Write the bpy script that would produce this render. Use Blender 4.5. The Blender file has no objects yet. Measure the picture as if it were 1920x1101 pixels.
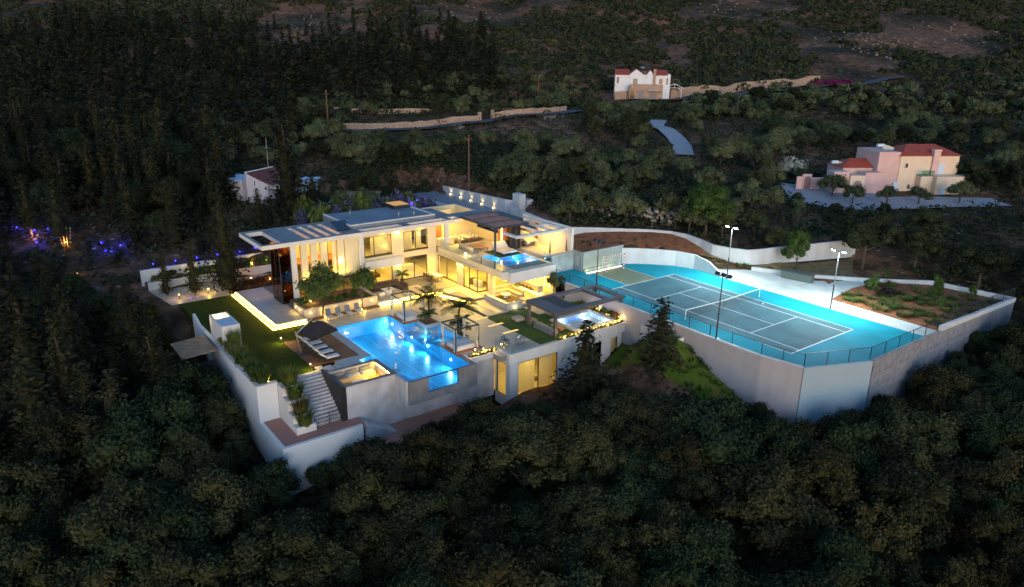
import bpy, bmesh, math, random
import numpy as np
from mathutils import Vector, Matrix
random.seed(7); rng = np.random.default_rng(7)
PI = math.pi
sc = bpy.context.scene
COL = sc.collection

# ------------------------------------------------------------------ camera
CAM = (57.909, -58.712, 26.184)
YAW, PITCH, ROLL = -0.921115, 0.318324, 0.014386
FWD = Vector((math.sin(YAW)*math.cos(PITCH), math.cos(YAW)*math.cos(PITCH), -math.sin(PITCH)))
RT0 = Vector((math.cos(YAW), -math.sin(YAW), 0)); UP0 = RT0.cross(FWD)
RT = RT0*math.cos(ROLL) + UP0*math.sin(ROLL); UP = -RT0*math.sin(ROLL) + UP0*math.cos(ROLL)
cam_data = bpy.data.cameras.new('camera'); cam = bpy.data.objects.new('camera', cam_data); COL.objects.link(cam)
M = Matrix((RT, UP, -FWD)).transposed().to_4x4(); M.translation = CAM
cam.matrix_world = M
cam_data.sensor_width = 36.0; cam_data.lens = 36.0*1363.61/1920.0
cam_data.clip_start = 0.5; cam_data.clip_end = 3000
sc.camera = cam

# ------------------------------------------------------------------ dusk sky, last glow, exposure
world = bpy.data.worlds.new('World'); sc.world = world; world.use_nodes = True
wn = world.node_tree.nodes; wl = world.node_tree.links
bg = wn['Background']; sky = wn.new('ShaderNodeTexSky'); sky.sky_type = 'NISHITA'; sky.sun_disc = False
SUN_AZ = math.atan2(-0.50, 0.86)      # the glow stands behind the camera
sky.sun_elevation = math.radians(4.5); sky.sun_rotation = math.radians(90) - SUN_AZ
sky.altitude = 300; sky.air_density = 1.0; sky.dust_density = 0.6; sky.ozone_density = 3.2
wl.new(sky.outputs[0], bg.inputs[0]); bg.inputs[1].default_value = 0.15
sl = bpy.data.lights.new('sun', 'SUN'); sl.energy = 0.35; sl.angle = math.radians(25); sl.color = (1.0, 0.93, 0.90)
sun = bpy.data.objects.new('sun', sl); COL.objects.link(sun)
el = math.radians(14); sd = Vector((math.cos(SUN_AZ)*math.cos(el), math.sin(SUN_AZ)*math.cos(el), math.sin(el)))
sun.rotation_euler = sd.to_track_quat('Z', 'Y').to_euler(); sun.location = (80, -60, 60)
vs = sc.view_settings; vs.view_transform = 'Standard'; vs.look = 'None'; vs.exposure = 1.5; vs.gamma = 1.0; vs.use_curve_mapping = False
sc.render.engine = 'CYCLES'; cy = sc.cycles
cy.use_denoising = True; cy.denoiser = 'OPENIMAGEDENOISE'
try: cy.denoising_prefilter = 'ACCURATE'
except Exception: pass
cy.max_bounces = 7; cy.diffuse_bounces = 3; cy.glossy_bounces = 3; cy.transmission_bounces = 4; cy.transparent_max_bounces = 16
cy.sample_clamp_indirect = 4.0; cy.caustics_reflective = False; cy.caustics_refractive = False
cy.use_light_tree = True; cy.adaptive_threshold = 0.02

# ------------------------------------------------------------------ materials
MATS = {}
def srgb(r, g, b):
    f = lambda c: (c/255/12.92) if c/255 <= 0.04045 else ((c/255+0.055)/1.055)**2.4
    return (f(r), f(g), f(b))
def mat(name, col, rough=0.7, var=0.15, scale=1.5, bump=0.0, bscale=None, metal=0.0, col2=None, spec=None, detail=4.0, contrast=None, streak=0.0):
    if name in MATS: return MATS[name]
    m = bpy.data.materials.new(name); m.use_nodes = True; MATS[name] = m
    nt = m.node_tree; b = nt.nodes['Principled BSDF']
    b.inputs['Roughness'].default_value = rough; b.inputs['Metallic'].default_value = metal
    if spec is not None: b.inputs['Specular IOR Level'].default_value = spec
    tc = nt.nodes.new('ShaderNodeTexCoord'); no = nt.nodes.new('ShaderNodeTexNoise')
    no.inputs['Scale'].default_value = scale; no.inputs['Detail'].default_value = detail
    nt.links.new(tc.outputs['Object'], no.inputs['Vector'])
    cr = nt.nodes.new('ShaderNodeValToRGB')
    lo, hi = contrast or (0.3, 0.7)
    cr.color_ramp.elements[0].position = lo; cr.color_ramp.elements[1].position = hi
    c2 = col2 or tuple(min(1, c*(1+var)) for c in col)
    c1 = col if col2 else tuple(c*(1-var) for c in col)
    cr.color_ramp.elements[0].color = (*c1, 1); cr.color_ramp.elements[1].color = (*c2, 1)
    nt.links.new(no.outputs['Fac'], cr.inputs[0])
    if streak:      # rain streaks and stains running down the face
        mp = nt.nodes.new('ShaderNodeMapping'); mp.inputs['Scale'].default_value = (0.9, 0.9, 0.16); n3 = nt.nodes.new('ShaderNodeTexNoise'); n3.inputs['Scale'].default_value = 1.3; n3.inputs['Detail'].default_value = 6
        r3 = nt.nodes.new('ShaderNodeValToRGB'); r3.color_ramp.elements[0].position = 0.35; r3.color_ramp.elements[1].position = 0.62
        k = 1-streak; r3.color_ramp.elements[0].color = (k, k*0.97, k*0.93, 1); r3.color_ramp.elements[1].color = (1, 1, 1, 1)
        mu = nt.nodes.new('ShaderNodeMix'); mu.data_type = 'RGBA'; mu.blend_type = 'MULTIPLY'; mu.inputs[0].default_value = 1.0
        nt.links.new(tc.outputs['Object'], mp.inputs[0]); nt.links.new(mp.outputs[0], n3.inputs['Vector']); nt.links.new(n3.outputs['Fac'], r3.inputs[0])
        nt.links.new(cr.outputs[0], mu.inputs[6]); nt.links.new(r3.outputs[0], mu.inputs[7]); nt.links.new(mu.outputs[2], b.inputs['Base Color'])
    else: nt.links.new(cr.outputs[0], b.inputs['Base Color'])
    if bump:
        n2 = nt.nodes.new('ShaderNodeTexNoise'); n2.inputs['Scale'].default_value = bscale or scale*6; n2.inputs['Detail'].default_value = 5
        nt.links.new(tc.outputs['Object'], n2.inputs['Vector'])
        bp = nt.nodes.new('ShaderNodeBump'); bp.inputs['Strength'].default_value = bump; bp.inputs['Distance'].default_value = 0.05
        nt.links.new(n2.outputs['Fac'], bp.inputs['Height']); nt.links.new(bp.outputs[0], b.inputs['Normal'])
    return m
def emit(name, col, strength):
    if name in MATS: return MATS[name]
    m = bpy.data.materials.new(name); m.use_nodes = True; MATS[name] = m
    nt = m.node_tree; nt.nodes.clear(); e = nt.nodes.new('ShaderNodeEmission'); o = nt.nodes.new('ShaderNodeOutputMaterial')
    e.inputs[0].default_value = (*col, 1); e.inputs[1].default_value = strength; nt.links.new(e.outputs[0], o.inputs[0])
    return m
def glass(name, tint=(0.9, 0.95, 0.95), ior=1.45, rough=0.02, extra=0.0, bump=0.0, bscale=2.0):
    if name in MATS: return MATS[name]
    m = bpy.data.materials.new(name); m.use_nodes = True; MATS[name] = m
    nt = m.node_tree; nt.nodes.clear(); N = nt.nodes.new
    t = N('ShaderNodeBsdfTransparent'); t.inputs[0].default_value = (*tint, 1)
    g = N('ShaderNodeBsdfGlossy'); g.inputs['Roughness'].default_value = rough; g.inputs[0].default_value = (1, 1, 1, 1)
    fr = N('ShaderNodeFresnel'); fr.inputs[0].default_value = ior
    ge = N('ShaderNodeNewGeometry'); io = N('ShaderNodeMath'); io.operation = 'MULTIPLY_ADD'; io.inputs[1].default_value = 1.0/ior-ior; io.inputs[2].default_value = ior
    nt.links.new(ge.outputs['Backfacing'], io.inputs[0]); nt.links.new(io.outputs[0], fr.inputs[0])
    ad = N('ShaderNodeMath'); ad.operation = 'ADD'; ad.inputs[1].default_value = extra; ad.use_clamp = True
    mx = N('ShaderNodeMixShader'); o = N('ShaderNodeOutputMaterial')
    nt.links.new(fr.outputs[0], ad.inputs[0]); nt.links.new(ad.outputs[0], mx.inputs[0])
    nt.links.new(t.outputs[0], mx.inputs[1]); nt.links.new(g.outputs[0], mx.inputs[2]); nt.links.new(mx.outputs[0], o.inputs[0])
    if bump:
        tc = N('ShaderNodeTexCoord'); no = N('ShaderNodeTexNoise'); no.inputs['Scale'].default_value = bscale; no.inputs['Detail'].default_value = 2
        bp = N('ShaderNodeBump'); bp.inputs['Strength'].default_value = bump; bp.inputs['Distance'].default_value = 0.1
        nt.links.new(tc.outputs['Object'], no.inputs['Vector']); nt.links.new(no.outputs['Fac'], bp.inputs['Height'])
        nt.links.new(bp.outputs[0], g.inputs['Normal']); nt.links.new(bp.outputs[0], fr.inputs['Normal'])
    return m
def foliage(name, c1, c2, scale=0.9, trans=0.25):
    if name in MATS: return MATS[name]
    m = bpy.data.materials.new(name); m.use_nodes = True; MATS[name] = m
    nt = m.node_tree; b = nt.nodes['Principled BSDF']; N = nt.nodes.new
    b.inputs['Roughness'].default_value = 0.75; b.inputs['Specular IOR Level'].default_value = 0.2
    tc = N('ShaderNodeTexCoord'); no = N('ShaderNodeTexNoise'); no.inputs['Scale'].default_value = scale; no.inputs['Detail'].default_value = 3
    oi = N('ShaderNodeObjectInfo'); ad = N('ShaderNodeMath'); ad.operation = 'MULTIPLY_ADD'; ad.inputs[1].default_value = 0.5
    nt.links.new(tc.outputs['Object'], no.inputs['Vector'])
    nt.links.new(oi.outputs['Random'], ad.inputs[0]); nt.links.new(no.outputs['Fac'], ad.inputs[2])
    cr = N('ShaderNodeValToRGB'); cr.color_ramp.elements[0].position = 0.35; cr.color_ramp.elements[1].position = 1.0
    cr.color_ramp.elements[0].color = (*c1, 1); cr.color_ramp.elements[1].color = (*c2, 1)
    nt.links.new(ad.outputs[0], cr.inputs[0]); nt.links.new(cr.outputs[0], b.inputs['Base Color'])
    tr = N('ShaderNodeBsdfTranslucent'); nt.links.new(cr.outputs[0], tr.inputs[0])
    mx = N('ShaderNodeMixShader'); mx.inputs[0].default_value = trans
    o = nt.nodes['Material Output']
    nt.links.new(b.outputs[0], mx.inputs[1]); nt.links.new(tr.outputs[0], mx.inputs[2]); nt.links.new(mx.outputs[0], o.inputs[0])
    return m
def tilemat(name, col, gap, size, rough=0.5, var=0.12):
    """tile grid with a fine joint, for tiles too small to build"""
    if name in MATS: return MATS[name]
    m = bpy.data.materials.new(name); m.use_nodes = True; MATS[name] = m
    nt = m.node_tree; b = nt.nodes['Principled BSDF']; N = nt.nodes.new
    b.inputs['Roughness'].default_value = rough
    tc = N('ShaderNodeTexCoord'); br = N('ShaderNodeTexBrick'); br.offset = 0.0
    br.inputs['Scale'].default_value = 1.0; br.inputs['Brick Width'].default_value = size; br.inputs['Row Height'].default_value = size
    br.inputs['Mortar Size'].default_value = 0.012
    br.inputs['Color1'].default_value = (*[c*(1-var) for c in col], 1); br.inputs['Color2'].default_value = (*[min(1, c*(1+var)) for c in col], 1); br.inputs['Mortar'].default_value = (*gap, 1)
    nt.links.new(tc.outputs['Object'], br.inputs['Vector']); nt.links.new(br.outputs[0], b.inputs['Base Color'])
    return m

white = mat('white_render', (0.62, 0.61, 0.60), 0.85, 0.06, 0.5, 0.15, 30, streak=0.05)
white_out = mat('white_garden_wall', (0.56, 0.57, 0.59), 0.85, 0.10, 0.35, 0.2, 20, streak=0.08)
grey_wall = mat('grey_blue_paint', (0.62, 0.66, 0.68), 0.9, 0.03, 0.3, 0.1, 15)
grey_flat = mat('slate_blue_paint', (0.27, 0.36, 0.42), 0.9, 0.02, 0.3)
plaster = mat('rough_plaster', (0.46, 0.46, 0.48), 0.9, 0.22, 0.6, 0.35, 6, streak=0.12)
pool_grey = mat('dark_plaster', (0.17, 0.17, 0.18), 0.85, 0.25, 0.8, 0.3, 6, streak=0.15)
concrete = mat('board_marked_concrete', (0.22, 0.225, 0.25), 0.9, 0.2, 1.6, 0.5, 5, streak=0.06)
roofm = mat('grey_roof_coating', (0.20, 0.21, 0.23), 0.8, 0.2, 0.5, 0.2, 8)
roof_up = mat('blue_grey_membrane', (0.17, 0.20, 0.24), 0.75, 0.15, 0.4, 0.1, 6)
stone_floor = mat('limestone_floor', (0.50, 0.42, 0.33), 0.45, 0.12, 0.7, 0.05, 12)
joint = mat('paving_joint', (0.22, 0.20, 0.18), 0.9, 0.1)
coping = mat('coping_stone', (0.36, 0.36, 0.37), 0.6, 0.12, 1.0, 0.1, 15)
warm_wall = mat('cream_wall', (0.64, 0.55, 0.36), 0.8, 0.04, 0.8)
warm_floor = mat('polished_floor', (0.60, 0.55, 0.45), 0.3, 0.06, 0.6)
dark_metal = mat('anthracite_metal', (0.035, 0.035, 0.04), 0.45, 0.15, 3.0, metal=0.3)
black = mat('black_cladding', (0.018, 0.018, 0.02), 0.5, 0.2, 2.0)
bronze = mat('bronze_frame', (0.06, 0.045, 0.035), 0.4, 0.1, 2.0, metal=0.4)
perg = mat('pergola_grey_brown', (0.075, 0.068, 0.075), 0.55, 0.12, 2.0)
wood = mat('brown_decking', (0.20, 0.085, 0.035), 0.6, 0.35, 1.2, 0.2, 20)
wood_red = mat('red_brown_boards', (0.36, 0.115, 0.050), 0.6, 0.25, 1.0, 0.2, 20)
wood_light = mat('light_timber', (0.34, 0.22, 0.12), 0.6, 0.25, 2.0, 0.1, 20)
wood_old = mat('weathered_boards', (0.30, 0.18, 0.10), 0.8, 0.3, 1.5, 0.2, 15)
steelm = mat('satin_steel', (0.45, 0.46, 0.47), 0.3, 0.05, 3.0, metal=0.9)
cushion = mat('pale_cushion', (0.58, 0.57, 0.56), 0.9, 0.06, 3.0, 0.15, 25)
beige = mat('beige_fabric', (0.44, 0.36, 0.27), 0.9, 0.1, 3.0, 0.15, 25)
brown_f = mat('brown_fabric', (0.10, 0.065, 0.04), 0.9, 0.15, 3.0, 0.15, 25)
greyfab = mat('grey_fabric', (0.20, 0.20, 0.21), 0.9, 0.12, 3.0, 0.15, 25)
navy = mat('dark_canvas', (0.035, 0.022, 0.018), 0.85, 0.2, 2.0)
curtain = foliage('sheer_curtain', (0.70, 0.66, 0.58), (0.78, 0.74, 0.66), 2.0, 0.6)
patio_br = mat('brown_screed', (0.36, 0.18, 0.14), 0.9, 0.05, 0.5)
grassm = mat('lawn_grass', (0.018, 0.036, 0.003), 0.98, 0.4, 2.5, 0.8, 25, col2=(0.036, 0.062, 0.006), spec=0.1)
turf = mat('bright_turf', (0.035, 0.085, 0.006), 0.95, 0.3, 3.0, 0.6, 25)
bank_grass = mat('bank_grass', (0.050, 0.130, 0.006), 0.95, 0.4, 0.45, 0.9, 12, col2=(0.12, 0.085, 0.025), spec=0.1)  # raised green stands in for lamplight on the bank, no lamp there
soil = mat('red_soil', (0.24, 0.080, 0.030), 0.95, 0.4, 1.2, 0.8, 6)
hotsoil = mat('bed_soil', (0.10, 0.055, 0.030), 0.95, 0.4, 2.0, 0.8, 8)
rock = mat('pale_limestone', (0.30, 0.26, 0.21), 0.9, 0.4, 2.5, 0.8, 4)
gravel = mat('blue_gravel', (0.30, 0.32, 0.36), 0.95, 0.25, 3.0, 0.6, 10)
asphalt = mat('old_asphalt', (0.065, 0.065, 0.075), 0.9, 0.25, 0.8, 0.4, 10)
bark_dark = mat('dark_bark', (0.030, 0.022, 0.015), 0.95, 0.35, 3.0, 0.8, 10)
bark = mat('bark', (0.070, 0.050, 0.035), 0.95, 0.35, 3.0, 0.8, 10)
pole_wood = mat('creosoted_wood', (0.13, 0.065, 0.040), 0.9, 0.25, 1.5)
red_tile = mat('red_roof_tile', (0.36, 0.060, 0.030), 0.75, 0.25, 2.0, 0.4, 10)
pink = mat('pink_render', (0.64, 0.41, 0.38), 0.85, 0.08, 0.8)
peach = mat('peach_render', (0.74, 0.57, 0.42), 0.85, 0.06, 0.8)
stone_house = mat('honey_stone', (0.40, 0.26, 0.18), 0.9, 0.4, 3.0, 0.6, 6)
blue_paint = mat('pale_blue_paint', (0.55, 0.66, 0.78), 0.7, 0.05, 2.0)
court_blue = mat('court_light_blue', (0.006, 0.25, 0.33), 0.75, 0.14, 0.4, 0.1, 40, spec=0.15)
court_slate = mat('court_slate_blue', (0.065, 0.135, 0.165), 0.75, 0.14, 0.5, 0.1, 40, spec=0.15)
court_green = mat('court_olive', (0.17, 0.19, 0.11), 0.55, 0.06, 0.8, 0.1, 40)
line_white = mat('line_paint', (0.75, 0.75, 0.74), 0.6, 0.05, 3.0)
apron_m = mat('pale_concrete', (0.50, 0.50, 0.49), 0.8, 0.15, 0.6, 0.2, 8)
grey_green = mat('grey_green_render', (0.25, 0.29, 0.27), 0.85, 0.12, 0.8, 0.2, 8)
boxgreen = mat('grey_green_box', (0.085, 0.11, 0.10), 0.7, 0.05, 2.0)
red_paint = mat('red_paint', (0.45, 0.03, 0.04), 0.5, 0.05, 3.0)
pool_tile = tilemat('pool_mosaic', (0.06, 0.44, 0.70), (0.15, 0.55, 0.80), 0.6, 0.3, 0.06)
tub_tile = tilemat('tub_mosaic', (0.40, 0.62, 0.80), (0.5, 0.7, 0.85), 0.4, 0.3, 0.06)
window_dark = mat('dark_window_glass', (0.03, 0.035, 0.045), 0.15, 0.1, 2.0)
carpaint = mat('pale_car_paint', (0.55, 0.52, 0.45), 0.25, 0.03, 2.0, metal=0.2)
rubber = mat('black_rubber', (0.02, 0.02, 0.02), 0.8, 0.1, 4.0)
gl_clear = glass('clear_glass', (0.88, 0.93, 0.93), 1.45)
gl_win = glass('window_glass', (0.93, 0.94, 0.90), 1.45)
gl_dark = glass('smoked_glass', (0.45, 0.33, 0.25), 1.5, 0.03, 0.0)
water = glass('pool_water', (0.42, 0.82, 0.97), 1.33, 0.02, 0.0, 0.35, 1.1)
water_tub = glass('tub_water', (0.75, 0.88, 1.0), 1.33, 0.05, 0.0, 0.8, 3.0)

WARM = (1.0, 0.635, 0.09); WARMW = (1.0, 0.76, 0.30); COOL = (0.80, 1.0, 0.97)
e_led = emit('led_strip_glow', (1.0, 0.62, 0.06), 16)
e_lamp = emit('warm_lamp_glow', (1.0, 0.72, 0.28), 5)
e_fairy = emit('fairy_light_glow', (1.0, 0.55, 0.10), 2.6)
e_flood = emit('flood_glow', (0.85, 1.0, 1.0), 120)
e_blue = emit('blue_spot_glow', (0.03, 0.02, 1.0), 4)
e_pool = emit('pool_lamp_glow', (0.65, 0.88, 1.0), 5)
e_purple = emit('magenta_glow', (0.6, 0.03, 0.8), 0.9)

# ------------------------------------------------------------------ mesh helpers
class MB:
    def __init__(s): s.v = []; s.f = []; s.m = []
    def _add(s, vs_, fs, mi=0):
        o = len(s.v); s.v += [tuple(map(float, q)) for q in vs_]; s.f += [tuple(i+o for i in f) for f in fs]; s.m += [mi]*len(fs); return s
    def box(s, x0, y0, z0, x1, y1, z1, mi=0):
        if x0 > x1: x0, x1 = x1, x0
        if y0 > y1: y0, y1 = y1, y0
        if z0 > z1: z0, z1 = z1, z0
        return s._add([(x0,y0,z0),(x1,y0,z0),(x1,y1,z0),(x0,y1,z0),(x0,y0,z1),(x1,y0,z1),(x1,y1,z1),(x0,y1,z1)],
            [(0,3,2,1),(4,5,6,7),(0,1,5,4),(1,2,6,5),(2,3,7,6),(3,0,4,7)], mi)
    def prism(s, poly, z0, z1, mi=0):
        """closed polygon extruded; z may be numbers or per-vertex lists"""
        a = sum(poly[i][0]*poly[(i+1)%len(poly)][1]-poly[(i+1)%len(poly)][0]*poly[i][1] for i in range(len(poly)))
        n = len(poly); zl = z0 if isinstance(z0, (list, tuple)) else [z0]*n; zh = z1 if isinstance(z1, (list, tuple)) else [z1]*n
        if a < 0: poly = poly[::-1]; zl = list(zl)[::-1]; zh = list(zh)[::-1]
        v = [(q[0], q[1], zl[i]) for i, q in enumerate(poly)] + [(q[0], q[1], zh[i]) for i, q in enumerate(poly)]
        f = [tuple(range(n-1, -1, -1)), tuple(range(n, 2*n))] + [(i, (i+1)%n, n+(i+1)%n, n+i) for i in range(n)]
        return s._add(v, f, mi)
    def bar(s, a, b, w, h=None, mi=0):
        """rectangular bar from a to b (centre line)"""
        a = Vector(a); b = Vector(b); d = (b-a).normalized(); h = h or w
        up = Vector((0,0,1)) if abs(d.z) < 0.95 else Vector((1,0,0))
        r = d.cross(up).normalized()*w/2; u = r.cross(d).normalized()*h/2
        return s._add([a-r-u, a+r-u, a+r+u, a-r+u, b-r-u, b+r-u, b+r+u, b-r+u], [(0,1,2,3),(7,6,5,4),(0,4,5,1),(1,5,6,2),(2,6,7,3),(3,7,4,0)], mi)
    def tube(s, a, b, r0, r1=None, n=8, mi=0, cap=True):
        a = Vector(a); b = Vector(b); d = (b-a).normalized(); r1 = r0 if r1 is None else r1
        up = Vector((0,0,1)) if abs(d.z) < 0.95 else Vector((1,0,0))
        x = d.cross(up).normalized(); y = d.cross(x).normalized()
        v = [a+(x*math.cos(2*PI*i/n)+y*math.sin(2*PI*i/n))*r0 for i in range(n)] + [b+(x*math.cos(2*PI*i/n)+y*math.sin(2*PI*i/n))*r1 for i in range(n)]
        f = [(i, n+i, n+(i+1)%n, (i+1)%n) for i in range(n)]
        if cap: f += [tuple(range(n)), tuple(range(2*n-1, n-1, -1))]
        return s._add(v, f, mi)
    def path(s, pts, r0, r1=None, n=6, mi=0):
        r1 = r0 if r1 is None else r1; k = len(pts)-1
        for i in range(k): s.tube(pts[i], pts[i+1], r0+(r1-r0)*i/k, r0+(r1-r0)*(i+1)/k, n, mi)
        return s
    def ball(s, c, rx, ry=None, rz=None, n=10, k=6, mi=0):
        ry = rx if ry is None else ry; rz = rx if rz is None else rz
        v = [(c[0], c[1], c[2]-rz)]
        for j in range(1, k):
            t = -PI/2+PI*j/k
            v += [(c[0]+rx*math.cos(t)*math.cos(2*PI*i/n), c[1]+ry*math.cos(t)*math.sin(2*PI*i/n), c[2]+rz*math.sin(t)) for i in range(n)]
        v.append((c[0], c[1], c[2]+rz)); L = len(v)-1
        f = [(0, 1+(i+1)%n, 1+i) for i in range(n)] + [(L, L-n+i, L-n+(i+1)%n) for i in range(n)]
        for j in range(k-2): f += [(1+j*n+i, 1+j*n+(i+1)%n, 1+(j+1)*n+(i+1)%n, 1+(j+1)*n+i) for i in range(n)]
        return s._add(v, f, mi)
    def cushion(s, x0, y0, z0, x1, y1, z1, r=0.06, mi=0):
        """soft-edged slab"""
        r = min(r, (x1-x0)/3, (y1-y0)/3, (z1-z0)/2.2)
        rings = [(r*0.6, z0), (0, z0+r*0.7), (0, z1-r), (r*0.35, z1-r*0.25), (r*1.2, z1)]
        v = []
        for d, z in rings:
            a0, b0, a1, b1 = x0+d, y0+d, x1-d, y1-d; c = r*0.7
            v += [(a0+c,b0,z),(a1-c,b0,z),(a1,b0+c,z),(a1,b1-c,z),(a1-c,b1,z),(a0+c,b1,z),(a0,b1-c,z),(a0,b0+c,z)]
        f = [tuple(range(7,-1,-1)), tuple(range(32,40))]
        for j in range(4): f += [(j*8+i, j*8+(i+1)%8, j*8+8+(i+1)%8, j*8+8+i) for i in range(8)]
        return s._add(v, f, mi)
    def quad(s, a, b, c, d, mi=0): return s._add([a,b,c,d], [(0,1,2,3)], mi)
    def xf(s, mtx):
        s.v = [tuple(mtx @ Vector(q)) for q in s.v]; return s
    def build(s, name, m, parent=None, smooth=False, world=True, **tags):
        me = bpy.data.meshes.new(name); o = bpy.data.objects.new(name, me); COL.objects.link(o)
        off = Vector((0,0,0))
        if parent is not None:
            o.parent = parent
            if world:
                q = parent
                while q: off += Vector(q.location); q = q.parent
            vv = [(a-off.x, b-off.y, c-off.z) for a, b, c in s.v]
        else: vv = s.v
        me.from_pydata(vv, [], s.f)
        for mm in (m if isinstance(m, (list, tuple)) else [m]): me.materials.append(mm)
        if any(s.m): me.polygons.foreach_set('material_index', s.m)
        if smooth: me.polygons.foreach_set('use_smooth', [True]*len(s.f))
        me.update()
        for k, val in tags.items(): o[k] = val
        return o
def thing(name, label, cat, loc=(0,0,0), rz=0.0, group=None):
    o = bpy.data.objects.new(name, None); COL.objects.link(o); o.empty_display_size = 0.3
    o.location = loc; o.rotation_euler = (0,0,rz); o['label'] = label; o['category'] = cat
    if group: o['group'] = group
    return o
def tag(o, label, cat, group=None):
    o['label'] = label; o['category'] = cat
    if group: o['group'] = group
    return o
def structure(mb, name, m, label=None, **k):
    o = mb.build(name, m, **k); o['kind'] = 'structure'
    if label: o['label'] = label
    return o
def copy_tree(o, parent=None):
    c = o.copy(); COL.objects.link(c)
    if parent is not None: c.parent = parent
    for ch in list(o.children): copy_tree(ch, c)
    return c
def lamp(kind, name, loc, power, col, size=0.1, target=None, spot=None, parent=None, size_y=None, blend=0.6):
    l = bpy.data.lights.new(name, kind); l.energy = power; l.color = col
    if kind == 'AREA':
        l.size = size
        if size_y: l.shape = 'RECTANGLE'; l.size_y = size_y
    else: l.shadow_soft_size = size
    if kind == 'SPOT': l.spot_size = math.radians(spot or 90); l.spot_blend = blend
    o = bpy.data.objects.new(name, l); COL.objects.link(o)
    if target is not None: o.rotation_euler = (Vector(target)-Vector(loc)).to_track_quat('-Z', 'Y').to_euler()
    if parent is not None:
        q = parent; off = Vector((0,0,0))
        while q: off += Vector(q.location); q = q.parent
        o.parent = parent; o.location = Vector(loc)-off
    else: o.location = loc
    return o
def wallpiece(name, pts, z0, z1, th, m, parent=None, **k):
    """wall of even thickness along a polyline of plan points; z1 may be a list"""
    n = len(pts); z1 = z1 if isinstance(z1, list) else [z1]*n; z0 = z0 if isinstance(z0, list) else [z0]*n
    L, R_ = [], []
    for i in range(n):
        a = Vector(pts[max(0, i-1)]); b = Vector(pts[min(n-1, i+1)]); d = (b-a); d = Vector((d[0], d[1])).normalized(); nn = Vector((-d[1], d[0]))*th/2
        q = Vector((pts[i][0], pts[i][1])); L.append(q+nn); R_.append(q-nn)
    mb = MB(); v = []; f = []
    for i in range(n): v += [(*L[i], z0[i]), (*R_[i], z0[i]), (*R_[i], z1[i]), (*L[i], z1[i])]
    for i in range(n-1):
        a = 4*i; b = a+4
        f += [(a+1, b+1, b+2, a+2), (b, a, a+3, b+3), (a+2, b+2, b+3, a+3), (a, b, b+1, a+1)]
    f += [(0,1,2,3), (4*n-1, 4*n-2, 4*n-3, 4*n-4)]
    mb._add(v, f)
    return mb.build(name, m, parent, **k) if name else mb
ZP, ZG, ZU, ZS, ZR = -2.0, -1.65, 2.0, 5.08, 5.55
# ------------------------------------------------------------------ terrain
F2 = (-0.7964, 0.6047); R2 = (0.6047, 0.7964)
SP = [-200,0,25,45,58,64,70,75,88,100,121,154,190,215,290,350,420,600,1200]
SZ = [-54,-19,-15,-12,-8.6,-7.3,-6.2,-4.2,-.6,2.2,4.2,7.5,11,13.5,26,39,57,100,190]
def st(x, y): return (x-CAM[0])*F2[0]+(y-CAM[1])*F2[1], (x-CAM[0])*R2[0]+(y-CAM[1])*R2[1]
def xy(s, t): return CAM[0]+s*F2[0]+t*R2[0], CAM[1]+s*F2[1]+t*R2[1]
def sstep(a): a = np.clip(a, 0, 1); return a*a*(3-2*a)
def wav(x, y, seed, sc_):
    r = np.random.default_rng(seed); v = 0
    for k in range(7):
        a = r.uniform(0, 2*PI); w = r.uniform(0.6, 1.7)/sc_; v = v+np.sin((x*math.cos(a)+y*math.sin(a))*w*2*PI+r.uniform(0, 6.3))
    return v/7
FLAT = [(-37.6,-27,-48,-24,-2.08,1.5),(-60,-29.5,-14,12.2,1.55,1.2),(-31,-16,0.5,9.4,1.55,1.2),(-33,4.9,-40.2,-2.2,-9.5,1.2),(-20.5,-8.6,-4,2.6,-3,1.0),(-9,28.4,-2,14.5,-6,1.2),(-6,4.2,13,15.2,-2,1),(4.5,28.3,14,23,-4,1.2),(17.5,28.4,20,33,-4,1.2),(5.2,15.5,21.5,37,0.05,1.5)]
def ground(x, y):
    x = np.asarray(x, float); y = np.asarray(y, float)
    s = (x-CAM[0])*F2[0]+(y-CAM[1])*F2[1]
    z = np.interp(s, SP, SZ)
    for bx, by, dz, r in ((15,-5,4.0,6.0),(5,-7,-2.0,4.0),(22,-5,1.6,4.0),(11,-4,1.4,3.5),(12,-4.4,1.3,2.8)): z = z+dz*np.exp(-((x-bx)**2+(y-by)**2)/r**2)
    far = sstep((s-110)/120)
    z = z+far*(wav(x, y, 1, 70)*3.0+wav(x, y, 2, 22)*0.9)+wav(x, y, 3, 9)*0.18*sstep((s-95)/30)
    for x0, x1, y0, y1, tz, sf in FLAT:
        w = sstep((x-x0)/sf)*sstep((x1-x)/sf)*sstep((y-y0)/sf)*sstep((y1-y)/sf)
        z = z*(1-w)+tz*w
    return z
def gz(x, y): return float(ground(x, y))
ss = np.concatenate([np.arange(-80, 20, 10), np.arange(20, 130, 1.25), np.arange(130, 260, 3), np.arange(260, 480, 6), np.arange(480, 1150, 30)])
tt = np.concatenate([np.arange(-700, -160, 30), np.arange(-160, -70, 6), np.arange(-70, 80, 1.25), np.arange(80, 200, 5), np.arange(200, 760, 30)])
Sg, Tg = np.meshgrid(ss, tt, indexing='ij'); Xg = CAM[0]+Sg*F2[0]+Tg*R2[0]; Yg = CAM[1]+Sg*F2[1]+Tg*R2[1]; Zg = ground(Xg, Yg)
n0, n1 = Sg.shape; idx = np.arange(n0*n1).reshape(n0, n1)
fq = np.stack([idx[:-1,:-1], idx[:-1,1:], idx[1:,1:], idx[1:,:-1]], -1).reshape(-1, 4)
me = bpy.data.meshes.new('hillside'); me.from_pydata(np.stack([Xg, Yg, Zg], -1).reshape(-1, 3).tolist(), [], fq.tolist())
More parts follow.
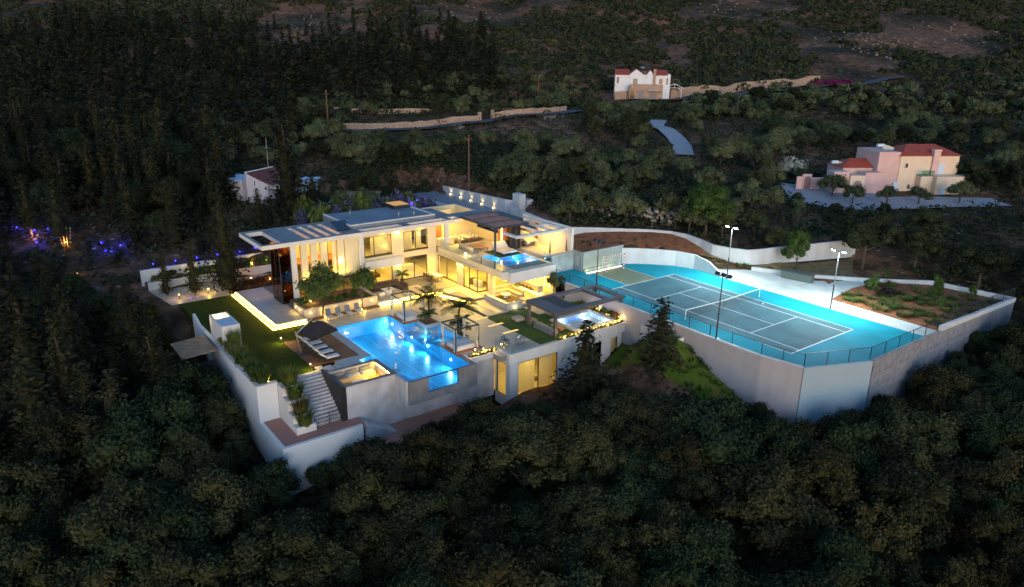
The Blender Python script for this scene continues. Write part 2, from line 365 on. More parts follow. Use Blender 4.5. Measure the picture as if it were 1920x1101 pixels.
me.polygons.foreach_set('use_smooth', [True]*len(fq)); me.update()
hill = bpy.data.objects.new('hillside', me); COL.objects.link(hill); hill['kind'] = 'structure'; hill['label'] = 'dark scrubby hillside with dry grass and stony red soil'
def hill_material():
    m = bpy.data.materials.new('hillside_ground'); m.use_nodes = True; nt = m.node_tree; N = nt.nodes.new; b = nt.nodes['Principled BSDF']
    b.inputs['Roughness'].default_value = 0.95; b.inputs['Specular IOR Level'].default_value = 0.1
    tc = N('ShaderNodeTexCoord')
    def ramp(scale, p0, p1, c0, c1, det=5):
        n = N('ShaderNodeTexNoise'); n.inputs['Scale'].default_value = scale; n.inputs['Detail'].default_value = det
        r = N('ShaderNodeValToRGB'); r.color_ramp.elements[0].position = p0; r.color_ramp.elements[1].position = p1
        r.color_ramp.elements[0].color = (*c0, 1); r.color_ramp.elements[1].color = (*c1, 1)
        nt.links.new(tc.outputs['Object'], n.inputs['Vector']); nt.links.new(n.outputs['Fac'], r.inputs[0]); return r.outputs[0]
    base = ramp(0.035, 0.40, 0.60, (0.045, 0.040, 0.024), (0.230, 0.125, 0.080))
    fine = ramp(0.5, 0.35, 0.7, (0.35, 0.35, 0.33), (1.25, 1.2, 1.1))
    mul = N('ShaderNodeMix'); mul.data_type = 'RGBA'; mul.blend_type = 'MULTIPLY'; mul.inputs[0].default_value = 1
    nt.links.new(base, mul.inputs[6]); nt.links.new(fine, mul.inputs[7])
    st1 = ramp(0.9, 0.63, 0.70, (0, 0, 0), (1, 1, 1), 6)
    mix = N('ShaderNodeMix'); mix.data_type = 'RGBA'; nt.links.new(st1, mix.inputs[0]); nt.links.new(mul.outputs[2], mix.inputs[6]); mix.inputs[7].default_value = (0.26, 0.23, 0.20, 1)
    nt.links.new(mix.outputs[2], b.inputs['Base Color'])
    n = N('ShaderNodeTexNoise'); n.inputs['Scale'].default_value = 1.2; n.inputs['Detail'].default_value = 6; nt.links.new(tc.outputs['Object'], n.inputs['Vector'])
    bp = N('ShaderNodeBump'); bp.inputs['Strength'].default_value = 1.0; bp.inputs['Distance'].default_value = 0.5; nt.links.new(n.outputs['Fac'], bp.inputs['Height']); nt.links.new(bp.outputs[0], b.inputs['Normal'])
    return m
me.materials.append(hill_material())

def sheet(name, poly, m, dz=0.05, step=2.0, label=None):
    """ground cover laid over the terrain inside a plan polygon"""
    xs = [q[0] for q in poly]; ys = [q[1] for q in poly]
    bm = bmesh.new(); vs_ = [bm.verts.new((q[0], q[1], 0)) for q in poly]; f = bm.faces.new(vs_)
    for ax, lo, hi in ((0, min(xs), max(xs)), (1, min(ys), max(ys))):
        k = lo+step
        while k < hi:
            co = [0,0,0]; no = [0,0,0]; co[ax] = k; no[ax] = 1
            bmesh.ops.bisect_plane(bm, geom=bm.verts[:]+bm.edges[:]+bm.faces[:], plane_co=co, plane_no=no); k += step
    for v in bm.verts: v.co.z = gz(v.co.x, v.co.y)+dz
    bmesh.ops.recalc_face_normals(bm, faces=bm.faces[:])
    if sum(f.normal.z for f in bm.faces) < 0: bmesh.ops.reverse_faces(bm, faces=bm.faces[:])
    me = bpy.data.meshes.new(name); bm.to_mesh(me); bm.free(); me.materials.append(m)
    o = bpy.data.objects.new(name, me); COL.objects.link(o); o['kind'] = 'structure'
    if label: o['label'] = label
    return o

# ------------------------------------------------------------------ lawn, pool terrace, plinth
lawn = structure(MB().prism([(-29.2,-41.2),(-2.35,-41.2),(-2.35,-35.75),(-10.75,-35.75),(-10.75,-30.9),(-15.4,-30.9),(-15.6,-35.35),(-29.2,-35.35)], -2.6, -2.03), 'lawn', grassm, 'dark green lawn beside the wooden deck')
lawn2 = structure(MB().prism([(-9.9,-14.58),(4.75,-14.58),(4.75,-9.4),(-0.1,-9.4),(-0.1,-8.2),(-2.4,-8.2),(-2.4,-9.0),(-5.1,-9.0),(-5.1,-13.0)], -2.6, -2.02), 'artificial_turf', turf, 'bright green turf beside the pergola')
terr = MB().prism([(-15.9,-30.9),(-11.9,-30.9),(-11.9,-20.0),(-8.4,-19.8),(4.9,-19.8),(4.9,-14.58),(-9.9,-14.58),(-10.1,-11),(-15.9,-11)], -2.6, -2.04)
terrace = structure(terr, 'pool_terrace', joint, 'pale stone paving around the pool')
def inpoly(x, y, poly):
    c = False; j = len(poly)-1
    for i in range(len(poly)):
        xi, yi = poly[i]; xj, yj = poly[j]
        if (yi > y) != (yj > y) and x < (xj-xi)*(y-yi)/(yj-yi)+xi: c = not c
        j = i
    return c
def woff(q):
    off = Vector((0,0,0))
    while q: off += Vector(q.location); q = q.parent
    return off
# paving slabs, each its own piece
slab_me = {}
def slab(parent, x0, y0, x1, y1, z, m, name='paving_slab', h=0.035):
    key = (round(x1-x0, 2), round(y1-y0, 2), m.name)
    if key not in slab_me:
        o = MB().box(0, 0, 0, x1-x0, y1-y0, h).build(name, m); slab_me[key] = o.data
    else: o = bpy.data.objects.new(name, slab_me[key]); COL.objects.link(o)
    off = woff(parent); o.parent = parent; o.location = (x0-off.x, y0-off.y, z-off.z); return o
def pave(parent, x0, y0, x1, y1, z, sx, sy, m, gap=0.02, skip=None):
    nx = max(1, round((x1-x0)/sx)); ny = max(1, round((y1-y0)/sy)); dx = (x1-x0)/nx; dy = (y1-y0)/ny
    for i in range(nx):
        for j in range(ny):
            a, b = x0+i*dx, y0+j*dy
            if skip and skip(a+dx/2, b+dy/2): continue
            slab(parent, a+gap/2, b+gap/2, a+dx-gap/2, b+dy-gap/2, z+random.uniform(0, 0.004), m)
pave(terrace, -14.9, -30.9, -11.9, -20.0, -2.04, 1.5, 1.56, stone_floor)
pave(terrace, -14.9, -20.0, -8.4, -14.8, -2.04, 1.6, 1.3, stone_floor)
pave(terrace, -8.4, -19.8, 4.9, -14.6, -2.04, 1.66, 1.3, stone_floor)
structure(MB().box(-5.38,-8.98,-2.6,-2.42,-2.95,-2.0).box(-2.42,-8.18,-2.6,-0.1,-2.95,-2.0).box(-0.1,-3.38,-2.6,4.78,-2.95,-2.03), 'spa_paving', stone_floor, 'pale paving around the spa')
# step-path beside the turf
structure(MB().box(-10.05,-14.2,-2.3,-5.1,-13.05,-1.9).box(-10.05,-13.05,-2.3,-5.1,-11.35,-1.86), 'side_path', stone_floor, 'pale paved strip between the turf and the sunken sofa planter')

# plinth of the villa with two steps and light strips
vil = thing('villa', 'large modern white flat roofed villa with warm lit rooms', 'villa', (-21, -20, ZP))
pl = [(-29,-34.8),(-15.1,-34.8),(-15.1,-31.35),(-19.0,-31.35),(-19.0,-22.4),(-15.5,-22.4),(-15.5,-15.3),(-14.6,-14.3),(-10.1,-12.7),(-10.1,-11.3),(-5.4,-11.3),(-5.4,-2.75),(-34,-2.75),(-34,-24),(-29,-24)]
plinth = MB().prism(pl, -2.5, ZG-0.03).build('plinth', joint, vil)
def offs(poly, d):
    out = []; n = len(poly)
    a = sum(poly[i][0]*poly[(i+1)%n][1]-poly[(i+1)%n][0]*poly[i][1] for i in range(n)); sg = 1 if a > 0 else -1
    for i in range(n):
        p0 = Vector(poly[i-1]); p1 = Vector(poly[i]); p2 = Vector(poly[(i+1)%n])
        e1 = (p1-p0).normalized(); e2 = (p2-p1).normalized(); n1 = Vector((e1[1], -e1[0]))*sg; n2 = Vector((e2[1], -e2[0]))*sg
        b = (n1+n2); b = b/max(0.3, b.length_squared/2) if b.length > 1e-6 else n1
        out.append(tuple(p1+b*d))
    return out
def pavep(x0, y0, x1, y1, sx, sy, skip=None): pave(plinth, x0, y0, x1, y1, ZG-0.03, sx, sy, stone_floor, 0.02, skip)
pavep(-28.9, -34.7, -15.2, -31.5, 1.95, 1.6)
pavep(-19.0, -22.4, -15.6, -15.3, 1.7, 1.6)
pavep(-15.4, -14.0, -12.2, -11.0, 1.6, 1.5, lambda x, y: y < -14.2+(x+14.6)*0.35+0.5)
pavep(-12.2, -12.6, -10.2, -11.0, 2.0, 1.6)
pavep(-11.9, -10.8, -5.5, -3.0, 1.6, 1.56)
# lower step and led strips
def edge_strip(pts, off, w, z0, z1, name, m, parent):
    return wallpiece(name, pts, z0, z1, w, m, parent)
front1 = [(-29,-35.0),(-14.9,-35.0),(-14.9,-31.5)]
front2 = [(-15.3,-22.5),(-15.3,-15.4),(-14.5,-14.35),(-10.1,-12.8)]
for k, pts in enumerate((front1, front2)):
    wallpiece('step', [(q[0]+(0.25 if i else 0)*0, q[1]) for i, q in enumerate(pts)], -2.4, -1.86, 0.55, stone_floor, vil)
    wallpiece('led_strip', [(a+(0.29 if (k or i > 0) else 0.0)*1.0, b-(0.29 if (not k and i < 2) or (k and i > 1) else 0)) for i, (a, b) in enumerate(pts)], -2.0, -1.93, 0.06, e_led, vil)
    wallpiece('led_strip', [(a-0.19*(1 if (k or i > 0) else 0)+0.12, b+(0.16 if (not k and i < 2) or (k and i > 1) else 0)) for i, (a, b) in enumerate(pts)], -1.82, -1.70, 0.06, e_led, vil)

# ------------------------------------------------------------------ pool
pool = MB()
zb = -3.55; zt = -2.14
basin = [(-11.6,-29.9),(5.0,-29.9),(5.0,-22.7),(2.1,-23.2),(-8.2,-23.2),(-11.6,-23.2)]
def basin_mesh():
    mb = MB()
    X0, X1, Y0, Y1 = -11.6, 4.75, -29.9, -23.2
    mb.quad((X0,Y0,zb),(X1,Y0,zb),(X1,Y1,zb),(X0,Y1,zb))
    def wall(a, b, z0=zb, z1=-2.02): mb.quad((*a,z0),(*b,z0),(*b,z1),(*a,z1))
    wall((X0,Y0),(X0,Y1)); wall((X0,Y1),(-8.2,Y1)); wall((-0.9,Y1),(X1,Y1))
    wall((X0,Y0),(-2.5,Y0)); wall((-1.25,Y0),(X1,Y0))
    # front with a window opening y -28..-24.7
    wall((X1,Y0),(X1,-28.0)); wall((X1,-24.7),(X1,Y1)); wall((X1,-28.0),(X1,-24.7), zb, -3.5)
    # side bay
    zs = -2.95
    mb.quad((-8.2,Y1,zs),(-0.9,Y1,zs),(-0.9,-20.2,zs),(-8.2,-20.2,zs)); wall((-8.2,Y1),(-0.9,Y1), zb, zs)
    wall((-8.2,Y1),(-8.2,-20.2), zs); wall((-8.2,-20.2),(-0.9,-20.2), zs); wall((-0.9,Y1),(-0.9,-20.2), zs)
    mb.box(-3.6,-23.1,zs,-1.2,-20.3,-2.55); mb.box(-2.6,-23.1,-2.55,-1.0,-20.3,-2.3)
    # shelf
    mb.quad((-2.5,-31.4,-2.4),(-1.25,-31.4,-2.4),(-1.25,Y0,-2.4),(-2.5,Y0,-2.4)); wall((-2.5,Y0),(-1.25,Y0), zb, -2.4)
    wall((-2.5,-31.4),(-1.25,-31.4), -2.4); wall((-2.5,-31.4),(-2.5,Y0), -2.4); wall((-1.25,-31.4),(-1.25,Y0), -2.4)
    mb.box(2.6,-29.85,zb,4.5,-29.2,-2.3)
    return mb
poolO = structure(basin_mesh(), 'pool_basin', pool_tile, 'blue tiled swimming pool basin with a shallow bay')
wm = MB(); wm.quad((-11.6,-29.9,zt),(4.75,-29.9,zt),(4.75,-23.2,zt),(-11.6,-23.2,zt)); wm.quad((-8.2,-23.2,zt),(-0.9,-23.2,zt),(-0.9,-20.2,zt),(-8.2,-20.2,zt)); wm.quad((-2.5,-31.4,zt),(-1.25,-31.4,zt),(-1.25,-29.9,zt),(-2.5,-29.9,zt))
structure(wm, 'pool_water', water, 'glowing blue pool water')
for yy in (-28.3,-26.6,-24.9): MB().box(-11.3,yy,zb+0.001,4.6,yy+0.09,zb+0.012).build('lane_line', mat('pale_mosaic', (0.45,0.70,0.85), 0.4), poolO)
ps = thing('pool_shell', 'dark grey plastered pool wall jutting out with a clear viewing panel', 'pool wall', (5,-26,-4.3))
sh = MB(); sh.box(4.78,-30.0,-4.3,5.05,-28.0,-2.0).box(4.78,-24.7,-4.3,5.05,-22.6,-2.0).box(4.78,-28.0,-4.3,5.05,-24.7,-3.52); sh.build('front_wall', pool_grey, ps)
MB().box(2.45,-30.2,-4.3,4.78,-29.93,-2.0).build('side_wall', plaster, ps)
MB().box(2.2,-23.17,-4.3,4.78,-22.6,-2.0).build('side_wall', pool_grey, ps)
MB().box(2.9,-29.9,-4.3,4.78,-23.2,-3.7).build('underside', plaster, ps)
pan = MB().box(4.84,-28.0,-3.52,4.92,-24.7,-2.06).build('viewing_panel', glass('acrylic', (0.75,0.93,1.0), 1.4), ps)
MB().box(4.80,-28.0,-2.06,4.96,-24.7,-2.0).build('panel_rail', dark_metal, pan)
# coping round the pool
cop = structure(MB().box(-11.5,-30.8,-2.5,-2.55,-29.92,-2.0).box(-3.35,-33.4,-2.5,-2.3,-30.82,-2.0).box(-2.3,-33.4,-2.5,-1.25,-31.45,-2.0), 'pool_coping', coping, 'grey stone coping between the pool and the deck')
structure(MB().box(-11.9,-30.8,-2.5,-11.62,-23.2,-1.99), 'pool_edge', coping, 'narrow stone edge behind the pool')
structure(MB().box(-8.4,-20.18,-2.5,-0.9,-19.8,-2.0).box(2.1,-22.6,-2.5,2.95,-19.8,-2.0), 'bay_edge', coping, 'stone edge behind the shallow pool bay')
pools = [(-8.0,-29.3,-2.8),(3.4,-29.4,-2.8),(-6.5,-23.7,-2.9),(-10.9,-23.6,-2.75),(-5.5,-29.3,-2.8),(-3.2,-23.7,-2.8),(1.3,-23.6,-2.75),(4.2,-23.5,-2.7),(0.9,-29.4,-2.8),(-9.5,-29.3,-2.8)]
for i, q in enumerate(pools):
    d = 1 if q[1] < -26 else -1; yw = -29.88 if d > 0 else -23.22
    MB().tube((q[0], yw, q[2]), (q[0], yw+d*0.03, q[2]), 0.13, n=12).build('pool_light', e_pool, poolO)
    lamp('AREA', 'pool_light_beam', (q[0], yw+d*0.06, q[2]), 30, (0.52,0.88,1.0), 0.35, (q[0], yw+d*3, q[2]-0.1))
lamp('POINT', 'pool_light_beam', (-3.0,-21.6,-2.2), 14, (0.75,0.88,1.0), 0.1)
lamp('POINT', 'pool_light_beam', (-1.9,-30.9,-2.25), 8, (0.7,0.88,1.0), 0.05)
lamp('POINT', 'pool_light_beam', (-6.0,-21.9,-2.6), 12, (0.6,0.85,1.0), 0.1)

# ------------------------------------------------------------------ lower left: retaining walls, patio, stairs, sunken lounge
rw = thing('retaining_wall', 'tall grey blue retaining wall below the lawn', 'wall', (-10,-41.4,-9))
MB().box(-19.5,-41.55,-9.5,-1.3,-41.25,-1.78).build('wall_face', grey_wall, rw)
MB().box(-1.6,-41.25,-9.5,-1.3,-39.75,-1.78).build('wall_return', grey_wall, rw)
mb = MB(); mb.box(-19.5,-41.62,-1.78,-1.25,-41.2,-1.66); mb.box(-1.67,-41.2,-1.78,-1.25,-39.7,-1.66); mb.build('coping', white_out, rw)
MB().prism([(-21.8,-41.55),(-19.5,-41.55),(-19.5,-41.25),(-21.8,-41.25)], -6, [-1.0,-1.66,-1.66,-1.0]).build('wall_end', white_out, rw)
tw = thing('patio_wall', 'pale grey wall holding up the brown patio, cut off by trees', 'wall', (1,-41.4,-11))
mb = MB(); mb.box(-1.3,-41.55,-12,4.25,-41.25,-5.22); mb.box(3.95,-41.25,-12,4.25,-34.3,-5.22); mb.build('wall_face', grey_wall, tw)
structure(MB().box(-1.6,-41.25,-5.6,3.95,-34.0,-5.2), 'patio', patio_br, 'flat brown patio at the foot of the outdoor stairs')
structure(MB().box(2.6,-30.94,-7.6,5.6,-23.0,-6.95).box(4.26,-34.2,-8.4,6.0,-30.94,-7.0), 'lower_patio', patio_br, 'brown paving at the foot of the small lower steps')
ls = thing('lower_steps', 'small concrete steps going down from the brown patio under the pool', 'steps', (3.4,-32.5,-7))
for k in range(9):
    y0 = -34.0+k*0.34; z = -5.2-(k+1)*0.19
    MB().box(2.62,y0,-8.2,4.25,y0+0.34,z).build('step', plaster, ls)
# main stairs
stairs = thing('garden_stairs', 'broad pale stairs down from the deck between dark wall and planters', 'stairs', (0,-36.7,-5.2))
NS = 15
for k in range(NS):
    x0 = -2.3+k*0.3; z = -2.0-(k)*(3.2/NS)
    MB().box(x0,-37.95,-5.3,x0+0.31+0.0,-35.35,z).build('step', plaster, stairs)
sw = thing('stair_wall', 'black clad wall along the right of the garden stairs', 'wall', (0.2,-35.2,-5.2))
MB().box(-2.2,-35.35,-5.25,2.42,-35.05,-1.98).build('wall_core', black, sw)
for k in range(30):
    x = -2.15+k*0.155; MB().box(x,-35.39,-5.2,x+0.1,-35.35,-2.05).build('batten', dark_metal, sw)
MB().box(2.42,-35.45,-5.25,2.62,-34.98,-1.95).build('end_post', black, sw)
pw = thing('stepped_planter', 'white stepped planter boxes beside the garden stairs', 'planter', (0.5,-38.7,-5.2))
steps_p = [(-1.3,-0.15,-1.85),(-0.15,1.0,-2.75),(1.0,2.0,-3.75),(2.0,2.75,-4.55)]
for x0, x1, z in steps_p:
    mb = MB(); mb.box(x0,-39.72,-5.25,x1,-39.45,z); mb.box(x0,-38.2,-5.25,x1,-37.98,z); mb.box(x1-0.2,-39.45,-5.25,x1,-38.2,z); o = mb.build('planter_box', white, pw)
    MB().box(x0,-39.45,-5.2,x1-0.2,-38.2,z-0.18).build('soil_fill', hotsoil, o)
    MB().box(x0,-39.76,z,x1+0.03,-39.41,z+0.06).build('coping', white_out, o)
gt = thing('stair_gate', 'black horizontal bar gate across the foot of the garden stairs', 'gate', (2.35,-36.7,-5.2))
for k in range(5): MB().bar((2.35,-37.95,-5.05+k*0.22),(2.35,-35.45,-5.05+k*0.22),0.035).build('rail', dark_metal, gt)
for y in (-37.95,-36.6,-35.5): MB().bar((2.35,y,-5.2),(2.35,y,-4.1),0.05).build('post', dark_metal, gt)
# sunken lounge
lg = thing('sunken_lounge', 'sunken seating pit with pale walls lit from one end', 'seating pit', (0.7,-32.6,-3.2))
mb = MB(); mb.box(-1.45,-35.05,-7.2,-1.2,-30.0,-2.02); mb.box(2.35,-35.05,-7.2,2.62,-30.0,-2.02); mb.box(-1.2,-30.22,-7.2,2.35,-30.0,-2.02); mb.build('pit_wall', plaster, lg)
MB().box(-1.2,-35.05,-3.3,2.35,-30.22,-3.12).build('pit_floor', wood_light, lg)
mb = MB(); mb.box(-1.45,-35.05,-2.02,-1.1,-29.93,-1.94); mb.box(2.3,-35.05,-2.02,2.66,-29.93,-1.94); mb.box(-1.1,-30.4,-2.02,2.3,-29.93,-1.94); mb.build('rim_coping', pool_grey, lg)
MB().box(-1.15,-34.9,-3.12,-0.45,-30.6,-2.72).build('bench_base', warm_wall, lg)
for k in range(3): MB().cushion(-1.15,-34.8+k*1.4,-2.72,-0.45,-33.5+k*1.4,-2.58).build('seat_cushion', cushion if k else greyfab, lg, smooth=True)
for k in range(3): MB().cushion(-1.2,-34.7+k*1.4,-2.58,-1.0,-33.6+k*1.4,-2.2).build('back_cushion', greyfab, lg, smooth=True)
MB().box(-0.3,-34.9,-3.12,2.3,-34.3,-2.72).build('bench_base', warm_wall, lg)
MB().cushion(-0.3,-34.9,-2.72,2.3,-34.3,-2.58).build('seat_cushion', greyfab, lg, smooth=True)
MB().box(0.2,-33.4,-2.85,1.2,-31.9,-2.76).build('table_top', white, lg)
MB().box(0.5,-33.1,-3.12,0.9,-32.2,-2.85).build('table_base', wood, lg)
MB().box(1.6,-34.0,-3.12,2.3,-31.2,-2.3).build('counter', wood_light, lg)
MB().box(1.6,-33.9,-2.3,2.3,-32.9,-2.26).build('counter_top', white, lg)
MB().box(-1.1,-30.27,-2.25,2.3,-30.23,-2.18).build('led_strip', e_led, lg)
lamp('AREA', 'pit_light', (0.7,-30.9,-2.1), 45, WARM, 2.2, (0.7,-31.6,-3.2), size_y=0.4)
# wall under the lounge and pool
uw = thing('lower_wall', 'pale plastered wall under the pool, in shade', 'wall', (2.5,-27,-7))
mb = MB(); mb.box(2.3,-30.0,-7.3,2.6,-18.85,-4.3); mb.box(2.3,-22.6,-4.3,2.6,-18.85,-2.02); mb.build('wall_face', plaster, uw)
# stepping stones
for i, (x0, y0) in enumerate([(-3.1,-35.55),(-2.7,-34.75),(-2.5,-33.95)]):
    o = MB().box(x0,y0,-2.1,x0+1.3-i*0.12,y0+0.68,-1.98).build('stepping_stone', coping)
    tag(o, ['pale square stepping stone nearest the stairs','pale square stepping stone in the middle of the row of three','pale square stepping stone nearest the pool coping'][i], 'paving stone', 'stepping stones by the lounge')

# wooden deck: planks
dk = thing('wooden_deck', 'brown wooden sun deck beside the pool', 'deck', (-7,-33.2,-2.2))
MB().box(-10.7,-35.7,-2.5,-3.4,-30.85,-2.05).build('deck_base', black, dk)
pm = None
for k in range(34):
    y = -35.7+k*0.1425
    if pm is None: o = MB().box(-3.7,0,0,3.6,0.128,0.05).build('plank', wood, dk, world=False); pm = o.data
    else: o = bpy.data.objects.new('plank', pm); COL.objects.link(o); o.parent = dk
    o.location = (0, y+33.2, 0.15)

# ------------------------------------------------------------------ lower guest wing under the terrace
gw = thing('guest_wing', 'white lower storey with tall curtained windows under the terrace', 'building', (0,-11,-7))
XF = 5.1; YL, YRt = -18.7, -3.15; ZB = -7.0
def wallx(parent, name, x, th, y0, y1, z0, z1, holes, m):
    """wall in plane x (outer face) running along y, with rectangular holes (y0,y1,z0,z1)"""
    mb = MB(); hs = sorted(holes); c = y0
    for (a, b, h0, h1) in hs:
        if a > c: mb.box(x-th, c, z0, x, a, z1)
        if h0 > z0: mb.box(x-th, a, z0, x, b, h0)
        if h1 < z1: mb.box(x-th, a, h1, x, b, z1)
        c = b
    if c < y1: mb.box(x-th, c, z0, x, y1, z1)
    return mb.build(name, m, parent)
def wally(parent, name, y, th, x0, x1, z0, z1, holes, m):
    mb = MB(); hs = sorted(holes); c = x0
    for (a, b, h0, h1) in hs:
        if a > c: mb.box(c, y, z0, a, y+th, z1)
        if h0 > z0: mb.box(a, y, z0, b, y+th, h0)
        if h1 < z1: mb.box(a, y, h1, b, y+th, z1)
        c = b
    if c < x1: mb.box(c, y, z0, x1, y+th, z1)
    return mb.build(name, m, parent)
def window_x(parent, x, y0, y1, z0, z1, panes, fm=bronze, pm=gl_win, curt=None, name='window', fw=0.07):
    fr = MB(); fr.box(x-0.12,y0,z0,x-0.02,y0+fw,z1); fr.box(x-0.12,y1-fw,z0,x-0.02,y1,z1); fr.box(x-0.12,y0+fw,z0,x-0.02,y1-fw,z0+fw); fr.box(x-0.12,y0+fw,z1-fw,x-0.02,y1-fw,z1)
    edges = [y0+(y1-y0)*q for q in panes]
    for e in edges[1:-1]: fr.box(x-0.13,e-fw/2,z0+fw,x-0.015,e+fw/2,z1-fw)
    o = fr.build(name, fm, parent)
    for a, b in zip(edges[:-1], edges[1:]): MB().box(x-0.075,a+0.03,z0+fw,x-0.06,b-0.03,z1-fw).build('pane', pm, o)
    for (a, b) in (curt or []): wavy(parent, 'x', x-0.45, a, b, z0+0.05, z1-0.05)
    return o
def window_y(parent, y, x0, x1, z0, z1, panes, fm=bronze, pm=gl_win, curt=None, name='window', fw=0.07):
    fr = MB(); fr.box(x0,y+0.02,z0,x0+fw,y+0.12,z1); fr.box(x1-fw,y+0.02,z0,x1,y+0.12,z1); fr.box(x0+fw,y+0.02,z0,x1-fw,y+0.12,z0+fw); fr.box(x0+fw,y+0.02,z1-fw,x1-fw,y+0.12,z1)
    edges = [x0+(x1-x0)*q for q in panes]
    for e in edges[1:-1]: fr.box(e-fw/2,y+0.015,z0+fw,e+fw/2,y+0.13,z1-fw)
    o = fr.build(name, fm, parent)
    for a, b in zip(edges[:-1], edges[1:]): MB().box(a+0.03,y+0.06,z0+fw,b-0.03,y+0.075,z1-fw).build('pane', pm, o)
    for (a, b) in (curt or []): wavy(parent, 'y', y+0.45, a, b, z0+0.05, z1-0.05)
    return o
def wavy(parent, ax, c, a, b, z0, z1, m=None, amp=0.06, wl_=0.22):
    n = max(4, int((b-a)/wl_*4)); v = []; f = []
    for i in range(n+1):
        q = a+(b-a)*i/n; d = amp*math.sin(i*PI/2)
        for z in (z0, z1): v.append((c+d, q, z) if ax == 'x' else (q, c+d, z))
    for i in range(n): f.append((2*i, 2*i+2, 2*i+3, 2*i+1))
    mb = MB(); mb._add(v, f); return mb.build('curtain', m or curtain, parent, smooth=True)
wx = [(-17.7,-12.5,-6.85,-3.2),(-7.5,-6.2,-6.85,-3.45),(-4.75,-3.75,-6.85,-3.45)]
wallx(gw, 'front_wall', XF, 0.3, YL, YRt, ZB-1, -2.0, wx, white)
wally(gw, 'side_wall', YL, 0.3, 2.6, XF-0.3, ZB-1, -2.0, [(2.75,4.4,-6.9,-3.3)], white)
mb = MB(); mb.box(-1,YRt-0.3,ZB-1,XF-0.3,YRt,-2.0); mb.build('end_wall', white, gw)
MB().box(-1,YL+0.3,-2.7,XF-0.3,YRt-0.3,-2.35).build('ceiling', warm_wall, gw)
MB().box(-1,YL+0.3,ZB-0.2,XF-0.3,YRt-0.3,ZB).build('room_floor', warm_floor, gw)
MB().box(-1.2,YL+0.3,ZB,-1,YRt-0.3,-2.7).build('back_wall', warm_wall, gw)
mb = MB(); mb.box(-1,-9.6,ZB,XF-0.3,-9.4,-2.7); mb.box(-1,-5.4,ZB,XF-0.3,-5.2,-2.7); mb.build('partition', warm_wall, gw)
window_x(gw, XF-0.02, -17.7,-12.5,-6.85,-3.2, [0,0.52,1], curt=[(-17.5,-15.2),(-14.6,-12.8)])
window_x(gw, XF-0.02, -7.5,-6.2,-6.85,-3.45, [0,1], pm=gl_dark)
window_x(gw, XF-0.02, -4.75,-3.75,-6.85,-3.45, [0,1], curt=[(-4.7,-3.8)])
window_y(gw, YL+0.05, 2.75,4.4,-6.9,-3.3, [0,1], name='glass_door')
lamp('AREA', 'room_light', (2.2,-15.2,-2.85), 110, WARM, 4.5, (1.8,-15.5,-7), size_y=3.0)
lamp('AREA', 'room_light', (2.5,-4.2,-2.75), 45, WARM, 1.5, (2.5,-4.2,-7))
mb = MB(); mb.box(1.0,-15.5,ZB,3.0,-13.3,ZB+0.35); mb.build('bed_base', wood_light, gw)
MB().cushion(1.0,-15.5,ZB+0.35,3.0,-13.3,ZB+0.6).build('mattress', cushion, gw, smooth=True)
# terrace edge band over it
mb = MB(); mb.box(XF,-18.75,-3.0,XF+0.22,-2.2,-1.93); mb.box(2.62,-18.95,-3.0,XF+0.22,-18.75,-1.93); mb.build('parapet', white, gw)
MB().box(4.78,-14.5,-2.4,5.1,-2.3,-2.06).build('parapet_planter', white, gw)
mb = MB(); mb.box(2.65,-22.6,-2.5,4.78,-22.4,-1.98) ; mb.box(3.55,-22.4,-2.5,3.75,-18.95,-1.98); mb.box(2.65,-19.15,-2.5,3.55,-18.95,-1.98); mb.build('planter_wall', white, gw)
MB().box(2.95,-22.4,-2.5,3.55,-19.15,-2.08).build('planter_soil', hotsoil, gw)
# ------------------------------------------------------------------ the villa
def holed(mb, x0, x1, y0, y1, z0, z1, holes):
    xs = sorted({x0, x1, *[h[0] for h in holes], *[h[1] for h in holes]}); ys = sorted({y0, y1, *[h[2] for h in holes], *[h[3] for h in holes]})
    ok = lambda i, j: 0 <= i < len(xs)-1 and 0 <= j < len(ys)-1 and not any(h[0]-1e-6 <= xs[i] and xs[i+1] <= h[1]+1e-6 and h[2]-1e-6 <= ys[j] and ys[j+1] <= h[3]+1e-6 for h in holes)
    for i in range(len(xs)-1):
        for j in range(len(ys)-1):
            if not ok(i, j): continue
            a, b, c, d = xs[i], xs[i+1], ys[j], ys[j+1]
            mb.quad((a,c,z1),(b,c,z1),(b,d,z1),(a,d,z1), 1); mb.quad((a,d,z0),(b,d,z0),(b,c,z0),(a,c,z0))
            if not ok(i-1, j): mb.quad((a,d,z0),(a,c,z0),(a,c,z1),(a,d,z1))
            if not ok(i+1, j): mb.quad((b,c,z0),(b,d,z0),(b,d,z1),(b,c,z1))
            if not ok(i, j-1): mb.quad((a,c,z0),(b,c,z0),(b,c,z1),(a,c,z1))
            if not ok(i, j+1): mb.quad((b,d,z0),(a,d,z0),(a,d,z1),(b,d,z1))
    return mb
XW = -21.7
holes = [(-28.0,-21.5,-33.35,-31.3)]+[(-27.8,-21.6,y,y+0.62) for y in (-28.35,-27.08,-25.8,-24.5)]+[(-22.5,-21.35,-21.4,-15.9),(-22.5,-21.35,-14.7,-9.4),(-22.6,-21.4,-8.6,-7.5)]
MB_ = holed(MB(), -28.7, -20.9, -33.75, -7.3, ZS, ZR, holes); roof = MB_.build('roof', [white, roofm], vil)
mb = MB(); mb.box(-20.98,-33.75,ZR,-20.9,-7.3,ZR+0.05); mb.box(-28.7,-33.75,ZR,-20.98,-33.67,ZR+0.05); mb.box(-28.7,-33.67,ZR,-28.62,-7.3,ZR+0.05); mb.build('roof_edge_trim', roof_up, roof)
